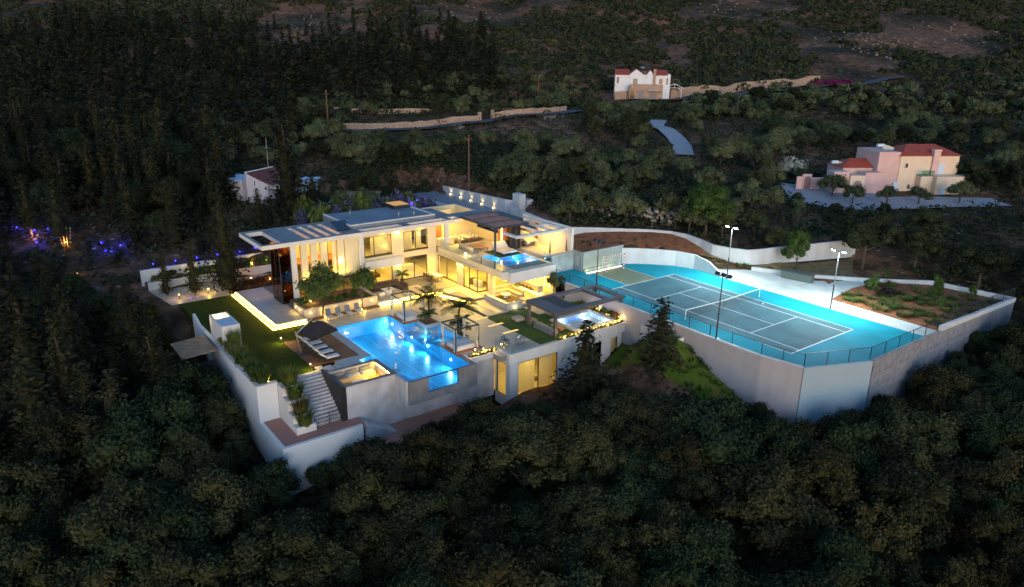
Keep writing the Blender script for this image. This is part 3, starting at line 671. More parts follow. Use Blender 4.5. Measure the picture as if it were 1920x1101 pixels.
# raised roof, skylight, solar panel, pipes
MB().box(-31.0,-22.2,ZS-0.2,-23.0,-10.1,5.98).build('upper_roof', roof_up, vil)
mb = MB(); mb.box(-23.25,-22.2,5.98,-23.0,-10.1,6.1); mb.box(-31.0,-10.35,5.98,-23.25,-10.1,6.1); mb.box(-31.0,-22.2,5.98,-23.25,-21.95,6.1); mb.build('upper_parapet', white, vil)
sk = MB().box(-31.8,-13.0,ZS,-29.0,-10.4,6.45).build('skylight', dark_metal, vil)
for k in range(2): MB().box(-31.6+k*1.35,-12.8,6.45,-30.4+k*1.35,-10.6,6.5).build('skylight_pane', emit('skylight_glow', (1.0,0.55,0.22), 0.22), sk)
sp = MB().prism([(-25.0,-23.9),(-22.9,-23.9),(-22.9,-21.9),(-25.0,-21.9)], [ZR+0.75,ZR+0.10,ZR+0.10,ZR+0.75], [ZR+0.83,ZR+0.18,ZR+0.18,ZR+0.83]).build('solar_panel', mat('solar_glass', (0.02,0.03,0.05), 0.2, 0.1), vil)
mb = MB(); mb.bar((-25.0,-23.85,ZR),(-25.0,-23.85,ZR+0.75),0.05); mb.bar((-25.0,-21.95,ZR),(-25.0,-21.95,ZR+0.75),0.05); mb.bar((-25.05,-23.95,ZR+0.8),(-22.9,-23.95,ZR+0.15),0.05); mb.build('panel_frame', steelm, sp)
for q in ((-29.3,-19.2),(-24.6,-14.6),(-24.2,-12.6)): MB().tube((*q,5.98),(*q,6.5),0.08).build('vent_pipe', steelm, vil)
# right roof slab with slot, light court
holed(MB(), -24.5,-21.4,-7.28,-2.0,5.2,5.5,[(-22.25,-21.8,-6.5,-2.8)]).build('side_roof', [white, roofm], vil)
lc = MB(); lc.box(-29.9,-8.2,1.9,-29.6,-2.6,5.5); lc.box(-29.6,-2.9,1.9,-24.5,-2.6,5.5); lc.box(-29.6,-8.2,1.9,-24.5,-7.95,5.3); lc.box(-27.4,-7.95,1.9,-27.2,-5.0,5.5); lc.build('light_court_wall', warm_wall, vil)
MB().box(-29.6,-7.95,1.85,-24.5,-2.9,1.98).build('light_court_floor', stone_floor, vil)
lamp('AREA', 'court_lamp', (-25.4,-5.4,2.5), 60, WARM, 2.0, (-29,-5.4,4.5))
# facade walls
g1 = [(-21.3,-17.3,ZG,1.3),(-15.9,-12.2,ZG,1.3)]; g2 = [(-21.05,-17.3,2.2,4.65),(-15.6,-12.1,2.2,4.65)]
wallx(vil, 'facade_wall', XW, 0.35, -22.0, -10.8, ZG, 1.75, g1, warm_wall)
wallx(vil, 'facade_wall', XW, 0.35, -22.0, -10.8, 1.75, ZS, g2, warm_wall)
window_x(vil, XW, *g1[0], [0,0.42,1], curt=[(-21.2,-20.0)])
window_x(vil, XW, *g1[1], [0,0.48,1])
window_x(vil, XW, *g2[0], [0,0.36,1], curt=[(-20.0,-17.5)])
window_x(vil, XW, *g2[1], [0,0.5,1], curt=[(-15.4,-14.2),(-13.8,-12.8)])
for q in g2: MB().box(XW+0.0,q[0]-0.06,q[2]-0.16,XW+0.06,q[1]+0.06,q[2]).build('window_sill', bronze, vil)
MB().box(XW,-21.6,0.72,-20.92,-16.0,1.72).build('ledge', white, vil)
MB().box(-21.3,-21.95,ZG,-20.92,-21.45,ZS).build('column', white, vil)
MB().box(-21.35,-30.5,ZG,-20.95,-29.85,ZS).build('column', white, vil)
# fins and hall behind them
for a, b in ((-29.3,-28.5),(-28.1,-27.3),(-26.9,-26.1),(-25.4,-25.05),(-24.8,-24.0)):
    MB().box(-21.65,a+0.1,0.45,-21.2,b+0.1,ZS).build('fin', warm_wall, vil)
MB().box(-21.65,-23.75,0.45,-21.3,-22.0,ZS).build('fin_panel', warm_wall, vil)
MB().box(-21.8,-29.85,0.15,-21.1,-22.0,0.45).build('hall_beam', bronze, vil)
mb = MB(); 
for y in (-29.8,-28.2,-26.9,-25.6,-24.9,-23.8): mb.box(-22.15,y-0.04,ZG,-22.05,y+0.04,ZS)
hg = mb.build('hall_window', bronze, vil)
ys = [-29.8,-28.2,-26.9,-25.6,-24.9,-23.8,-22.0]
for a, b in zip(ys[:-1], ys[1:]): MB().box(-22.11,a+0.05,ZG,-22.09,b-0.05,ZS).build('pane', gl_win, hg)
MB().box(-27.0,-29.85,ZG,-26.8,-22.0,ZS).build('hall_wall', warm_wall, vil)
for k in range(5): MB().box(-26.8,-29.2+k*1.35,0.4,-26.72,-28.4+k*1.35,1.6).build('picture', greyfab, vil)
MB().box(-26.8,-29.8,1.7,-24.2,-22.0,1.95).build('gallery', wood_red, vil)
for k in range(8): MB().box(-24.2+k*0.05,-28.6+k*0.45,ZG+k*0.2,-23.2,-28.2+k*0.45,ZG+0.15+k*0.2).build('stair_tread', wood_light, vil)
lamp('AREA', 'hall_light', (-24.2,-26,4.9), 230, WARM, 2.5, (-24.2,-26,0), size_y=6)
lamp('AREA', 'fin_uplight', (-20.8,-26.4,0.75), 58, WARM, 6.0, (-21.4,-26.4,5), size_y=0.15)
lamp('POINT', 'fin_lamp_beam', (-20.95,-24.4,2.45), 14, WARMW, 0.08)
MB().ball((-21.12,-24.4,2.45),0.10,0.10,0.35).build('wall_lamp', e_lamp, vil)
# smoked glass tower
tw_ = thing('glass_tower', 'tall smoked brown glass box at the left end of the villa', 'glass box', (-22.5,-31.1,ZG))
mb = MB()
for q in ((-24.0,-31.8),(-21.1,-31.8),(-21.1,-30.55),(-22.6,-31.8)): mb.bar((*q,ZG),(*q,ZS),0.08)
mb.bar((-24,-31.8,ZG+0.05),(-21.1,-31.8,ZG+0.05),0.1); mb.bar((-21.1,-31.8,ZG+0.05),(-21.1,-30.55,ZG+0.05),0.1); mb.build('frame', dark_metal, tw_)
for a, b in (((-24,-31.8),(-22.6,-31.8)),((-22.6,-31.8),(-21.1,-31.8))): MB().box(a[0]+0.04,-31.82,ZG+0.1,b[0]-0.04,-31.79,ZS).build('pane', gl_dark, tw_)
MB().box(-21.11,-31.76,ZG+0.1,-21.08,-30.6,ZS).build('pane', gl_dark, tw_)
mb = MB(); mb.box(-24.0,-30.6,ZG,-21.2,-30.45,ZS); mb.box(-24.1,-31.8,ZG,-24.0,-30.6,ZS); mb.build('inner_wall', wood_red, tw_)
for k in range(5): MB().box(-23.9,-31.6,ZG+0.8+k*1.2,-21.4,-30.7,ZG+0.86+k*1.2).build('shelf', bronze, tw_)
lamp('POINT', 'tower_lamp_beam', (-22.6,-31.2,4.4), 28, WARM, 0.1); lamp('POINT', 'tower_lamp_beam', (-22.6,-31.2,0.2), 20, WARM, 0.1)
lamp('AREA', 'slot_fill', (-24.7,-26.0,4.98), 16, (1.0,0.55,0.18), 5.5, (-24.7,-26.0,9), size_y=5)  # added unseen uplights that warm the inner faces of the roof slots
lamp('AREA', 'slot_fill', (-21.9,-15.2,5.0), 9, (1.0,0.55,0.18), 0.9, (-21.9,-15.2,9), size_y=12)
# interior of ground and upper rooms
mb = MB(); mb.box(-29.5,-22.0,ZG-0.02,XW-0.35,-10.8,ZG+0.01); mb.build('room_floor', warm_floor, vil)
mb = MB(); mb.box(-29.7,-22.0,ZG,-29.5,-10.8,ZS); mb.box(-29.5,-22.2,ZG,XW-0.3,-22.0,ZS); mb.box(-29.5,-16.7,ZG,XW-0.36,-16.5,ZS); mb.build('inner_wall', warm_wall, vil)
MB().box(-29.5,-22.0,1.5,XW-0.36,-10.8,1.75).build('floor_slab_upper', warm_wall, vil)
for (y0, y1) in ((-22.0,-16.7),(-16.5,-10.8)):
    yc = (y0+y1)/2
    lamp('AREA', 'room_light', (-24.6,yc,1.42), 120, WARM, 3.5, (-24.6,yc,-2), size_y=3.5)
    lamp('AREA', 'room_light', (-24.2,yc,4.95), 148, WARM, 3.5, (-24.6,yc,2), size_y=3.5)
# kitchen units, shelves, picture, sofa inside
mb = MB(); mb.box(-25.4,-15.8,ZG,-24.6,-12.6,ZG+0.92); mb.build('kitchen_island', white, vil)
mb = MB(); mb.box(-29.4,-16.0,ZG,-28.9,-11.0,ZG+2.3); mb.build('kitchen_units', wood_light, vil)
for k in range(4): MB().box(-28.9,-15.8+k*1.2,-0.6,-28.84,-15.0+k*1.2,0.2).build('open_shelf', white, vil)
MB().box(-25.8,-20.6,ZG,-24.6,-17.6,ZG+0.45).build('indoor_sofa', brown_f, vil)
MB().box(-29.4,-20.8,0.0,-29.36,-18.2,1.0).build('picture', greyfab, vil)
for k, yy in enumerate((-17.9,-17.6,-18.2)): MB().ball((-22.6,yy,3.0+0.12*k),0.13).build('pendant_lamp', e_lamp, vil)
# facade lamps
for z in (4.72, 0.62):
    MB().ball((XW+0.14,-16.5,z),0.20,0.30,0.13 if z > 3 else 0.2).build('wall_lamp', e_lamp, vil)
    lamp('POINT', 'wall_lamp_beam', (XW+0.6,-16.5,z-0.1), 12, WARM, 0.12)
# ---- wing: lower room
YW = -10.9
wally(vil, 'wing_wall', YW, 0.3, XW-0.35, -12.1, ZG, 1.35, [(-21.2,-16.6,ZG,1.2),(-15.2,-12.1,ZG,1.2)], warm_wall)
window_y(vil, YW+0.02, -21.2,-16.6,ZG,1.2, [0,0.45,1])
window_y(vil, YW+0.02, -15.2,-12.15,ZG,1.2, [0,0.42,1])
window_x(vil, -12.08, -10.85,-9.35,ZG,1.2, [0,1])
mb = MB(); mb.box(-29.5,-3.2,ZG,-12.1,-2.95,1.35); mb.box(-12.35,-9.3,ZG,-12.1,-8.2,1.35); mb.box(-12.35,-6.2,ZG,-12.1,-3.2,1.35); mb.box(-12.35,-8.2,0.9,-12.1,-6.2,1.35); mb.build('inner_wall', warm_wall, vil)
window_x(vil, -12.08, -8.2,-6.2,ZG,0.9, [0,1], fm=wood_red)
MB().box(-29.5,-10.6,ZG-0.02,-12.35,-3.2,ZG+0.012).build('room_floor', warm_floor, vil)
MB().box(-20.4,-8.6,ZG,-20.2,-3.2,1.35).build('partition', warm_wall, vil)
lamp('AREA', 'room_light', (-18.5,-8.2,1.3), 161, WARM, 5, (-18.5,-8.2,-2), size_y=3)
lamp('AREA', 'room_light', (-14.2,-8.0,1.3), 120, WARM, 3, (-14.2,-8,-2), size_y=3)
dt = MB(); dt.box(-15.6,-8.9,ZG+0.70,-13.4,-7.7,ZG+0.76); dt.bar((-14.5,-8.3,ZG),(-14.5,-8.3,ZG+0.7),0.5); dt.build('indoor_table', wood_light, vil)
for k in range(3): MB().cushion(-15.5+k*0.75,-9.7,ZG+0.02,-14.95+k*0.75,-9.1,ZG+0.85).build('indoor_chair', cushion if k else brown_f, vil, smooth=True)
for k in range(3): MB().ball((-15.2+k*0.7,-8.3,0.55),0.12).build('pendant_lamp', e_lamp, vil)
# ---- upper terrace slab
tz0 = 1.35
holed(MB(), -21.7,-7.5,-10.6,-2.95,tz0,ZU,[(-14.6,-9.2,-8.6,-7.1),(-12.7,-9.2,-7.1,-3.5)]).build('terrace_slab', [warm_wall, warm_floor], vil)
MB().box(-9.18,-8.6,ZU,-7.5,-3.6,ZU+0.02).build('terrace_strip', roofm, vil)
mb = MB(); mb.box(-7.5,-9.8,0.62,-6.75,-2.95,1.92); mb.box(-7.62,-10.62,1.0,-7.48,-9.8,ZU); mb.build('front_beam', white, vil)
MB().box(-21.65,-10.66,1.22,-7.5,-10.58,ZU+0.01).build('slab_edge', warm_wall, vil)
# glass balustrade
bal = thing('glass_balustrade', 'clear glass balustrade around the upper terrace', 'balustrade', (-10,-10.5,ZU))
pts = [(-21.2+1.38*k,-10.5) for k in range(11)]
for a, b in zip(pts[:-1], pts[1:]): MB().box(a[0]+0.01,-10.52,ZU,b[0]-0.01,-10.50,ZU+1.05).build('glass_panel', gl_clear, bal)
py_ = [-10.5+1.25*k for k in range(7)]
for a, b in zip(py_[:-1], py_[1:]): MB().box(-7.36,a+0.01,ZU-0.05,-7.34,b-0.01,ZU+1.05).build('glass_panel', gl_clear, bal)
for x in (-9.0,-11.76): MB().box(x-0.05,-10.53,ZU,x+0.05,-10.48,ZU+0.9).build('clamp_post', dark_metal, bal)
for a, b in ((-7.4,-8.2),(-8.2,-9.0)): MB().box(b,-3.05,ZU,a-0.01,-3.03,ZU+1.05).build('glass_panel', gl_clear, bal)
# upper pool
up = MB(); zq = 1.38
def qd(a, b): up.quad((*a, zq),(*b, zq),(*b, 1.99),(*a, 1.99))
up.box(-14.6,-8.6,zq-0.1,-9.2,-7.1,zq); up.box(-12.7,-7.1,zq-0.1,-9.2,-3.5,zq)
for a, b in (((-14.6,-8.58),(-9.2,-8.58)),((-9.22,-8.6),(-9.22,-3.5)),((-12.7,-3.52),(-9.2,-3.52)),((-12.68,-7.1),(-12.68,-3.5)),((-14.6,-7.12),(-12.7,-7.12)),((-14.58,-8.6),(-14.58,-7.1))): qd(a, b)
upo = structure(up, 'terrace_pool_basin', pool_tile, 'small blue lit pool on the upper terrace')
structure(MB().quad((-14.6,-8.6,1.93),(-9.2,-8.6,1.93),(-9.2,-7.1,1.93),(-14.6,-7.1,1.93)).quad((-12.7,-7.1,1.93),(-9.2,-7.1,1.93),(-9.2,-3.5,1.93),(-12.7,-3.5,1.93)), 'terrace_pool_water', glass('terrace_water', (0.6,0.85,1.0), 1.33, 0.02, 0.0, 0.35, 1.5), 'bright blue water of the terrace pool')
for q in ((-13.6,-7.8,1.6),(-10.5,-8.0,1.6),(-10.3,-4.4,1.6),(-12.2,-4.6,1.6)):
    lamp('POINT', 'pool_light_beam', q, 20, (0.55,0.72,1.0), 0.08)
lamp('POINT', 'spa_light_beam', (-9.6,-1.6,2.3), 5, (0.3,0.4,1.0), 0.08); lamp('POINT', 'spa_light_beam', (-13.2,-2.6,2.3), 4, (0.4,0.4,1.0), 0.08)
# island with turf and day bed
isl = structure(MB().box(-16.1,-7.0,ZU,-12.75,-3.5,ZU+0.06), 'island_turf', turf, 'turf patch under the terrace day bed')
db = thing('terrace_daybed', 'beige double daybed with raised back on the upper terrace', 'daybed', (-14.3,-5.2,ZU+0.06))
MB().box(-15.4,-6.2,ZU+0.06,-13.1,-4.2,ZU+0.3).build('base', black, db)
MB().cushion(-14.9,-6.3,ZU+0.3,-13.0,-4.1,ZU+0.52).build('mattress', cushion, db, smooth=True)
MB().prism([(-14.95,-6.3),(-14.75,-6.3),(-14.75,-4.1),(-14.95,-4.1)], ZU+0.3, ZU+0.52).build('hinge_strip', cushion, db)
b_ = MB().cushion(0,0,0,1.15,2.2,0.16); b_.xf(Matrix.Translation((-14.85,-6.3,ZU+0.5)) @ Matrix.Rotation(math.radians(-138), 4, 'Y')); b_.build('backrest', cushion, db, smooth=True)
# pillar, brown pergola, fireplace
MB().box(-21.35,-9.85,ZU,-20.95,-9.25,ZS).build('pillar', white, vil)
pg = thing('brown_pergola', 'dark framed pergola roof with red brown boards over the upper lounge', 'pergola', (-17.4,-4.7,ZU))
mb = MB(); mb.box(-21.4,-7.35,5.52,-13.4,-7.1,5.78); mb.box(-21.4,-2.25,5.52,-13.4,-2.0,5.78); mb.box(-13.6,-7.1,5.52,-13.4,-2.25,5.78)
for x in (-21.38,-18.85,-16.2): mb.box(x,-7.1,5.52,x+0.12,-2.25,5.78)
mb.build('frame', dark_metal, pg)
for b0 in (-21.22,-18.68,-16.04):
    for k in range(14): MB().box(b0+k*0.168,-7.1,5.68,b0+k*0.168+0.15,-2.25,5.74).build('board', mat('cedar_boards', (0.46,0.16,0.08), 0.6, 0.25, 1.0, 0.2, 20), pg)
MB().box(-13.62,-7.3,ZU,-13.42,-7.1,5.52).build('post', dark_metal, pg)
MB().box(-20.8,-2.0,5.3,-16.0,-0.9,5.72).build('roof_unit', black, pg)
fp = thing('fireplace_wall', 'dark fireplace block with brown lit shelves on the upper terrace', 'fireplace', (-15.6,-3.2,ZU))
mb = MB(); mb.box(-16.3,-3.4,ZU,-15.3,-2.2,5.5); mb.box(-15.3,-2.9,ZU,-15.2,-2.25,5.5); mb.build('dark_block', black, fp)
mb = MB(); mb.box(-16.4,-4.6,ZU,-16.1,-3.4,5.5); 
for z in (ZU+0.3,ZU+1.2,ZU+2.1,ZU+2.9): mb.box(-16.1,-4.6,z,-15.7,-3.4,z+0.06)
mb.build('shelf_unit', wood_red, fp)
MB().box(-16.1,-4.5,ZU+0.45,-15.72,-3.5,ZU+1.1).build('firebox', black, fp)
MB().box(-15.7,-4.65,ZU,-15.6,-4.58,5.5).build('light_column', e_led, fp)
MB().box(-16.3,-2.15,ZU,-15.15,-1.95,5.2).build('dark_screen', black, vil)
# upper dining room behind the pillar
mb = MB(); mb.box(-24.5,-10.6,ZU,-24.3,-7.4,ZS); mb.box(-24.5,-2.95,ZU,-16.4,-2.7,3.3); mb.box(-24.3,-2.95,3.3,-24.0,-2.7,5.2); mb.box(-24.5,-7.4,ZU,-24.3,-2.95,5.2); mb.build('dining_wall', warm_wall, vil)
MB().box(-24.29,-10.2,2.6,-24.22,-8.4,4.8).build('timber_panel', wood_red, vil)
MB().box(-22.4,-10.35,ZU,-21.75,-8.0,ZU+0.9).build('counter', warm_wall, vil); MB().box(-22.45,-10.4,ZU+0.9,-21.7,-7.95,ZU+0.95).build('counter_top', white, vil)
lamp('AREA', 'dining_light', (-22.5,-8.2,5.0), 176, WARM, 2.5, (-22.5,-7.5,2))
for q in ((-19.6,-5.0,5.2),(-17.2,-4.4,5.2),(-15.0,-6.0,5.2)): lamp('POINT', 'lounge_light', q, 44, WARM, 0.12)
MB().ball((-15.9,-10.05,ZU+0.25),0.16).build('floor_lamp', e_lamp, vil); lamp('POINT', 'floor_lamp_beam', (-15.9,-10.0,ZU+0.5), 25, WARMW, 0.1)
# garage
ga = thing('garage', 'open white carport with lit walls at the right end of the villa', 'carport', (-14,0,ZU))
MB().box(-20,-1.9,ZU-0.4,-10.3,2.1,ZU+0.02).build('garage_floor', warm_floor, ga)
mb = MB(); mb.box(-20,2.1,-0.5,-9.7,2.45,5.25); mb.build('side_wall', white, ga)
mb = MB(); mb.box(-10.95,-6.15,4.75,-10.5,2.1,5.05); mb.box(-13.6,-6.15,4.75,-10.95,-5.8,5.05); mb.build('front_beam', white, ga)
mb = MB(); mb.box(-18.6,1.6,4.75,-10.95,2.1,5.05); mb.box(-18.6,-2.0,4.75,-18.2,1.6,5.05); mb.box(-15.4,-2.0,4.75,-10.95,-1.7,5.05); mb.box(-18.2,-0.2,4.75,-10.95,0.1,5.05); mb.box(-14.2,0.1,4.75,-13.9,1.6,5.05); mb.build('roof_beam', white, ga)
MB().box(-18.2,-2.0,4.5,-14.2,-0.2,4.75).build('ceiling_panel', black, ga)
MB().box(-20.2,-1.9,ZU,-20.0,2.1,4.7).build('back_wall', warm_wall, ga)
MB().box(-16.9,1.95,ZU,-16.5,2.08,4.7).build('shelf', wood_red, ga)
lamp('AREA', 'garage_light', (-13.2,0.6,4.6), 65, WARM, 3.0, (-13.2,0.8,2), size_y=1.5)
lamp('AREA', 'garage_light', (-16.2,0.8,4.4), 30, WARM, 2.0, (-16.2,0.8,2), size_y=1.2)
# column wall below right corner of terrace and veranda
MB().box(-10.35,-10.25,ZG,-9.85,-9.75,tz0).build('veranda_column', warm_wall, vil)
mb = MB(); mb.box(-12.1,-3.2,ZG,-6.75,-2.9,0.62); mb.box(-12.1,-3.2,0.62,-7.5,-2.9,tz0); mb.build('veranda_wall', warm_wall, vil)
for k in range(5): MB().box(-11.3+k*0.9,-3.24,ZG+0.3,-11.1+k*0.9,-3.2,1.2).build('light_slot', emit('slot_glow', (1.0,0.62,0.14), 2), vil)
lamp('AREA', 'veranda_light', (-9.4,-6.6,1.3), 461, WARM, 4.0, (-9.4,-6.6,-2), size_y=5)
lamp('AREA', 'walk_light', (-15.5,-11.0,1.1), 351, WARM, 9.0, (-15.5,-12.6,-2), size_y=0.3)
lamp('AREA', 'facade_wash', (-21.0,-18.5,4.95), 29, WARM, 0.4, (-21.2,-18.5,0), size_y=6)
lamp('AREA', 'facade_wash', (-21.0,-13.2,4.95), 26, WARM, 0.4, (-21.2,-13.2,0), size_y=4)
lamp('AREA', 'facade_wash', (-20.95,-26.0,5.0), 37, WARM, 0.4, (-19.5,-26.0,-1), size_y=7)
# sofa planter wall of the veranda
vp = thing('veranda_planter', 'low pale stone wall with candle lights around the veranda sofa', 'planter wall', (-7.6,-11,ZP))
mb = MB(); mb.box(-9.9,-11.35,ZP,-5.35,-11.0,ZG+0.5); mb.box(-5.7,-11.0,ZP,-5.35,-9.1,ZG+0.5); mb.build('wall_body', coping, vp)
for k in range(8): 
    q = (-9.3+k*0.52,-11.15,ZG+0.55) if k < 7 else (-5.52,-10.2,ZG+0.55)
    MB().ball(q,0.06).build('candle_light', e_fairy, vp)
lamp('AREA', 'candle_beam', (-7.5,-11.1,ZG+0.75), 28, WARM, 3.5, (-7.5,-11.1,-3), size_y=0.2)
MB().ball((-5.3,-10.2,ZP+0.15),0.07).build('step_light', e_lamp, vp); lamp('POINT', 'step_light_beam', (-5.05,-10.2,ZP+0.3), 6, WARMW, 0.05)
# planter box in front of the hall with the two trees' bed
pb = thing('hall_planter', 'long pale planter wall with small lights in front of the fins', 'planter', (-17,-27,ZP))
mb = MB(); mb.box(-16.2,-31.35,ZP-0.3,-15.95,-22.4,-0.95); mb.box(-19.0,-31.35,ZP-0.3,-16.2,-31.1,-0.95); mb.box(-19.0,-22.65,ZP-0.3,-16.2,-22.4,-0.95); mb.build('planter_wall', stone_floor, pb)
MB().box(-20.9,-31.1,ZP-0.3,-16.2,-22.65,-1.12).build('planter_soil', hotsoil, pb)
for k in range(6):
    y = -30.6+k*1.5; MB().ball((-15.93,y,-1.35),0.06).build('wall_light', e_lamp, pb); lamp('POINT', 'wall_light_beam', (-15.65,y,-1.4), 3.0, WARM, 0.05)
for q in ((-17.2,-31.38),(-18.3,-31.38)): MB().ball((*q,-1.2),0.05).build('wall_light', e_lamp, pb); lamp('POINT', 'wall_light_beam', (q[0],-31.7,-1.25), 4, WARM, 0.05)
structure(MB().box(-15.93,-30.8,-2.1,-14.9,-22.6,-2.0), 'tree_bed', hotsoil, 'soil strip under the two round trees')
# ------------------------------------------------------------------ tennis court
back = [(-7.2,8.9),(-6.2,10.4),(-4.6,12.2),(-2.5,14.0),(-0.1,14.9),(2.2,14.9),(4.3,14.7)]
near = [(-7.6,-2.55),(17.3,-2.6),(22.5,-2.5),(26.1,-1.75),(28.8,4.7),(28.85,15.0)]
courtp = near+[(4.3,14.7)]+back[::-1][1:]+[(-7.2,2.0),(-8.9,2.0),(-8.9,-1.7)]
court = structure(MB().prism(courtp, -0.4, 0.0), 'court_surface', court_blue, 'light blue hard court surround')
def flat(name, x0, y0, x1, y1, z, m): return MB().box(x0,y0,z-0.003,x1,y1,z).build(name, m, court)
flat('playing_area', 0,0,23.77,10.97,0.005, court_slate)
flat('key_area', -6.2,2.8,-0.02,7.8,0.005, court_green)
LW = 0.07
for a in [(0,0,23.77,LW),(0,10.97-LW,23.77,10.97),(0,LW,LW+0.03,10.97-LW),(23.74-LW,LW,23.77,10.97-LW),(LW+0.03,1.37,23.67,1.37+LW),(LW+0.03,9.6-LW,23.67,9.6),(5.485,1.44,5.485+LW,9.53),(18.285-LW,1.44,18.285,9.53),(5.555,5.45,18.215,5.45+LW),(0.1,5.45,0.3,5.45+LW),(23.45,5.45,23.66,5.45+LW),(-6.2,2.73,-0.03,2.8),(-6.2,7.8,-0.03,7.87)]:
    flat('court_line', *a, 0.010, line_white)
flat('goal_line', -6.35,2.2,-6.2,8.1,0.011, line_white)
MB().box(-6.45,1.9,0.0,-6.3,8.0,0.09).build('led_kerb', emit('kerb_glow', (1.0,0.82,0.5), 1.6), court)
for y in (2.5,4.6,6.3): lamp('POINT', 'kerb_light_beam', (-6.6,y,0.25), 5, WARMW, 0.05)
# net
net = thing('tennis_net', 'dark tennis net with white band across the court', 'net', (11.885,5.485,0))
for y in (-0.914,11.884): MB().tube((11.885,y,0),(11.885,y,1.07),0.04).build('post', line_white, net)
def nz(y): return 0.914+(1.07-0.914)*min(1, abs(y-5.485)/6.4)
mb = MB()
for k in range(64):
    y = -0.9+k*0.2; mb.bar((11.885,y,0.03),(11.885,y,nz(y)),0.014)
for k in range(6):
    z = 0.1+k*0.14; mb.bar((11.885,-0.9,z),(11.885,11.88,z),0.014)
mb.build('net_mesh', dark_metal, net)
mb = MB()
for k in range(16):
    a = -0.9+k*0.8; b = a+0.8; mb.bar((11.885,a,nz(a)-0.02),(11.885,b,nz(b)-0.02),0.03,0.07)
mb.build('net_band', line_white, net); MB().bar((11.885,5.485,0),(11.885,5.485,0.9),0.02,0.05).build('centre_strap', black, net)
for i, q in enumerate([(13.6,10.2,0.033)]): tag(MB().ball(q,0.09).build('ball', line_white), 'small white ball lying on the court near the net', 'ball')
# goal
gl = thing('goal', 'red and white striped handball goal at the end of the court', 'goal', (-5.45,6,0))
for (a, b) in (((-5.45,4.4,0),(-5.45,4.4,2.0)),((-5.45,7.5,0),(-5.45,7.5,2.0)),((-5.45,4.4,2.0),(-5.45,7.5,2.0))):
    n = 10 if a[2] == 0 else 14
    for k in range(n):
        p0 = Vector(a).lerp(Vector(b), k/n); p1 = Vector(a).lerp(Vector(b), (k+1)/n); MB().bar(p0, p1, 0.09).build('post_segment', red_paint if k%2 else line_white, gl)
for y in (4.4,7.5): MB().path([(-5.45,y,2.0),(-6.1,y,1.95),(-6.25,y,0.05)],0.03).build('back_frame', line_white, gl)
mb = MB()
for k in range(16): mb.bar((-6.2,4.4+k*0.207,0.05),(-6.05,4.4+k*0.207,1.95),0.008)
for k in range(10): mb.bar((-6.2,4.4,0.1+k*0.2),(-6.2,7.5,0.1+k*0.2),0.008)
mb.build('goal_net', line_white, gl)
# walls around the court
cw = thing('court_wall', 'long lilac grey retaining wall under the near side of the tennis court', 'wall', (10,-2.6,-6))
w_ = [(-5.0,-2.75),(17.3,-2.8),(22.5,-2.7),(26.2,-1.9)]
wallpiece('wall_face', w_, [-6,-6,-8,-9], -0.02, 0.3, mat('lilac_render', (0.40,0.38,0.40), 0.9, 0.05, 0.4, 0.15, 10, streak=0.05), cw)
wallpiece('wall_kerb', [(a, b+0.02) for a, b in w_], -0.02, 0.06, 0.26, apron_m, cw)
tag(wallpiece('corner_wall', [(26.2,-1.9),(29.0,4.7)], -10, -0.02, 0.3, grey_flat), 'flat slate blue corner wall under the tennis court', 'wall')
cc = thing('concrete_wall', 'tall board marked concrete retaining wall at the right end of the court', 'wall', (29.2,20,-6))
nb = 14
for k in range(nb):
    z0 = -10+k*0.72; wallpiece('board_band', [(29.05,4.75),(29.1+0.008*(k%3),17.6),(29.75+0.008*(k%2),34.4)], z0, z0+0.70, 0.32+0.014*random.random(), concrete, cc)
wallpiece('wall_core', [(29.05,4.75),(29.1,17.6),(29.75,34.4)], -10, 0.1, 0.24, concrete, cc)
wallpiece('wall_cap', [(29.2,17.7),(29.8,34.5)], 0.12, 0.62, 0.36, white_out, cc)
gwl = thing('garden_rim_wall', 'low white rim wall behind the red soil bed', 'wall', (22,33,0))
wallpiece('rim', [(29.8,34.5),(21.2,33.4),(16.8,29.0),(11.2,24.2),(4.6,20.6)], -2, [0.62,0.62,0.5,0.45,0.5], 0.3, white_out, gwl)
bed = structure(MB().prism([(17.2,18.2),(28.9,17.8),(29.55,34.2),(21.2,33.2),(16.9,28.9),(16.4,24)], -1, 0.12), 'garden_bed', soil, 'red soil planting bed with young trees')
structure(MB().prism([(4.3,14.72),(28.85,15.02),(28.95,17.7),(17.2,18.1),(16.4,24),(16.8,28.8),(11.2,24.1),(4.6,20.5),(-0.1,18.9),(-2.3,17.6),(0.2,16.2)], -0.5, 0.02), 'court_apron', apron_m, 'pale concrete apron behind the court')
for k in range(3): tag(MB().box(1.2+k*2.2,15.35+k*0.25,0.02,3.2+k*2.2,17.0+k*0.3,0.16-k*0.04).build('terrace_step', apron_m), ['low pale concrete step behind the court, nearest the curved wall','low pale concrete step behind the court, middle one','low pale concrete step behind the court, furthest from the curved wall'][k], 'step')
bxt = thing('storage_box', 'long grey green storage box on the pale apron', 'box', (10.4,21.8,0.02), math.radians(12))
MB().box(-1.9,-0.5,0.0,1.9,0.5,0.85).build('body', boxgreen, bxt, world=False); MB().box(-1.95,-0.55,0.85,1.95,0.55,0.93).build('lid', boxgreen, bxt, world=False)
cvw = thing('curved_wall', 'curved white wall around the far corner of the court', 'wall', (-3,12,0))
wallpiece('wall_body', [(q[0]-0.05, q[1]+0.1) for q in [(-7.2,8.8)]+back[1:]], -0.3, [2.15,2.1,2.05,2.0,1.9,1.5,0.5], 0.25, white_out, cvw)
lfw = thing('court_end_wall', 'grey green wall behind the goal', 'wall', (-7.3,5,0))
MB().box(-7.45,2.0,-0.3,-7.2,9.0,2.45).build('wall_body', grey_green, lfw)
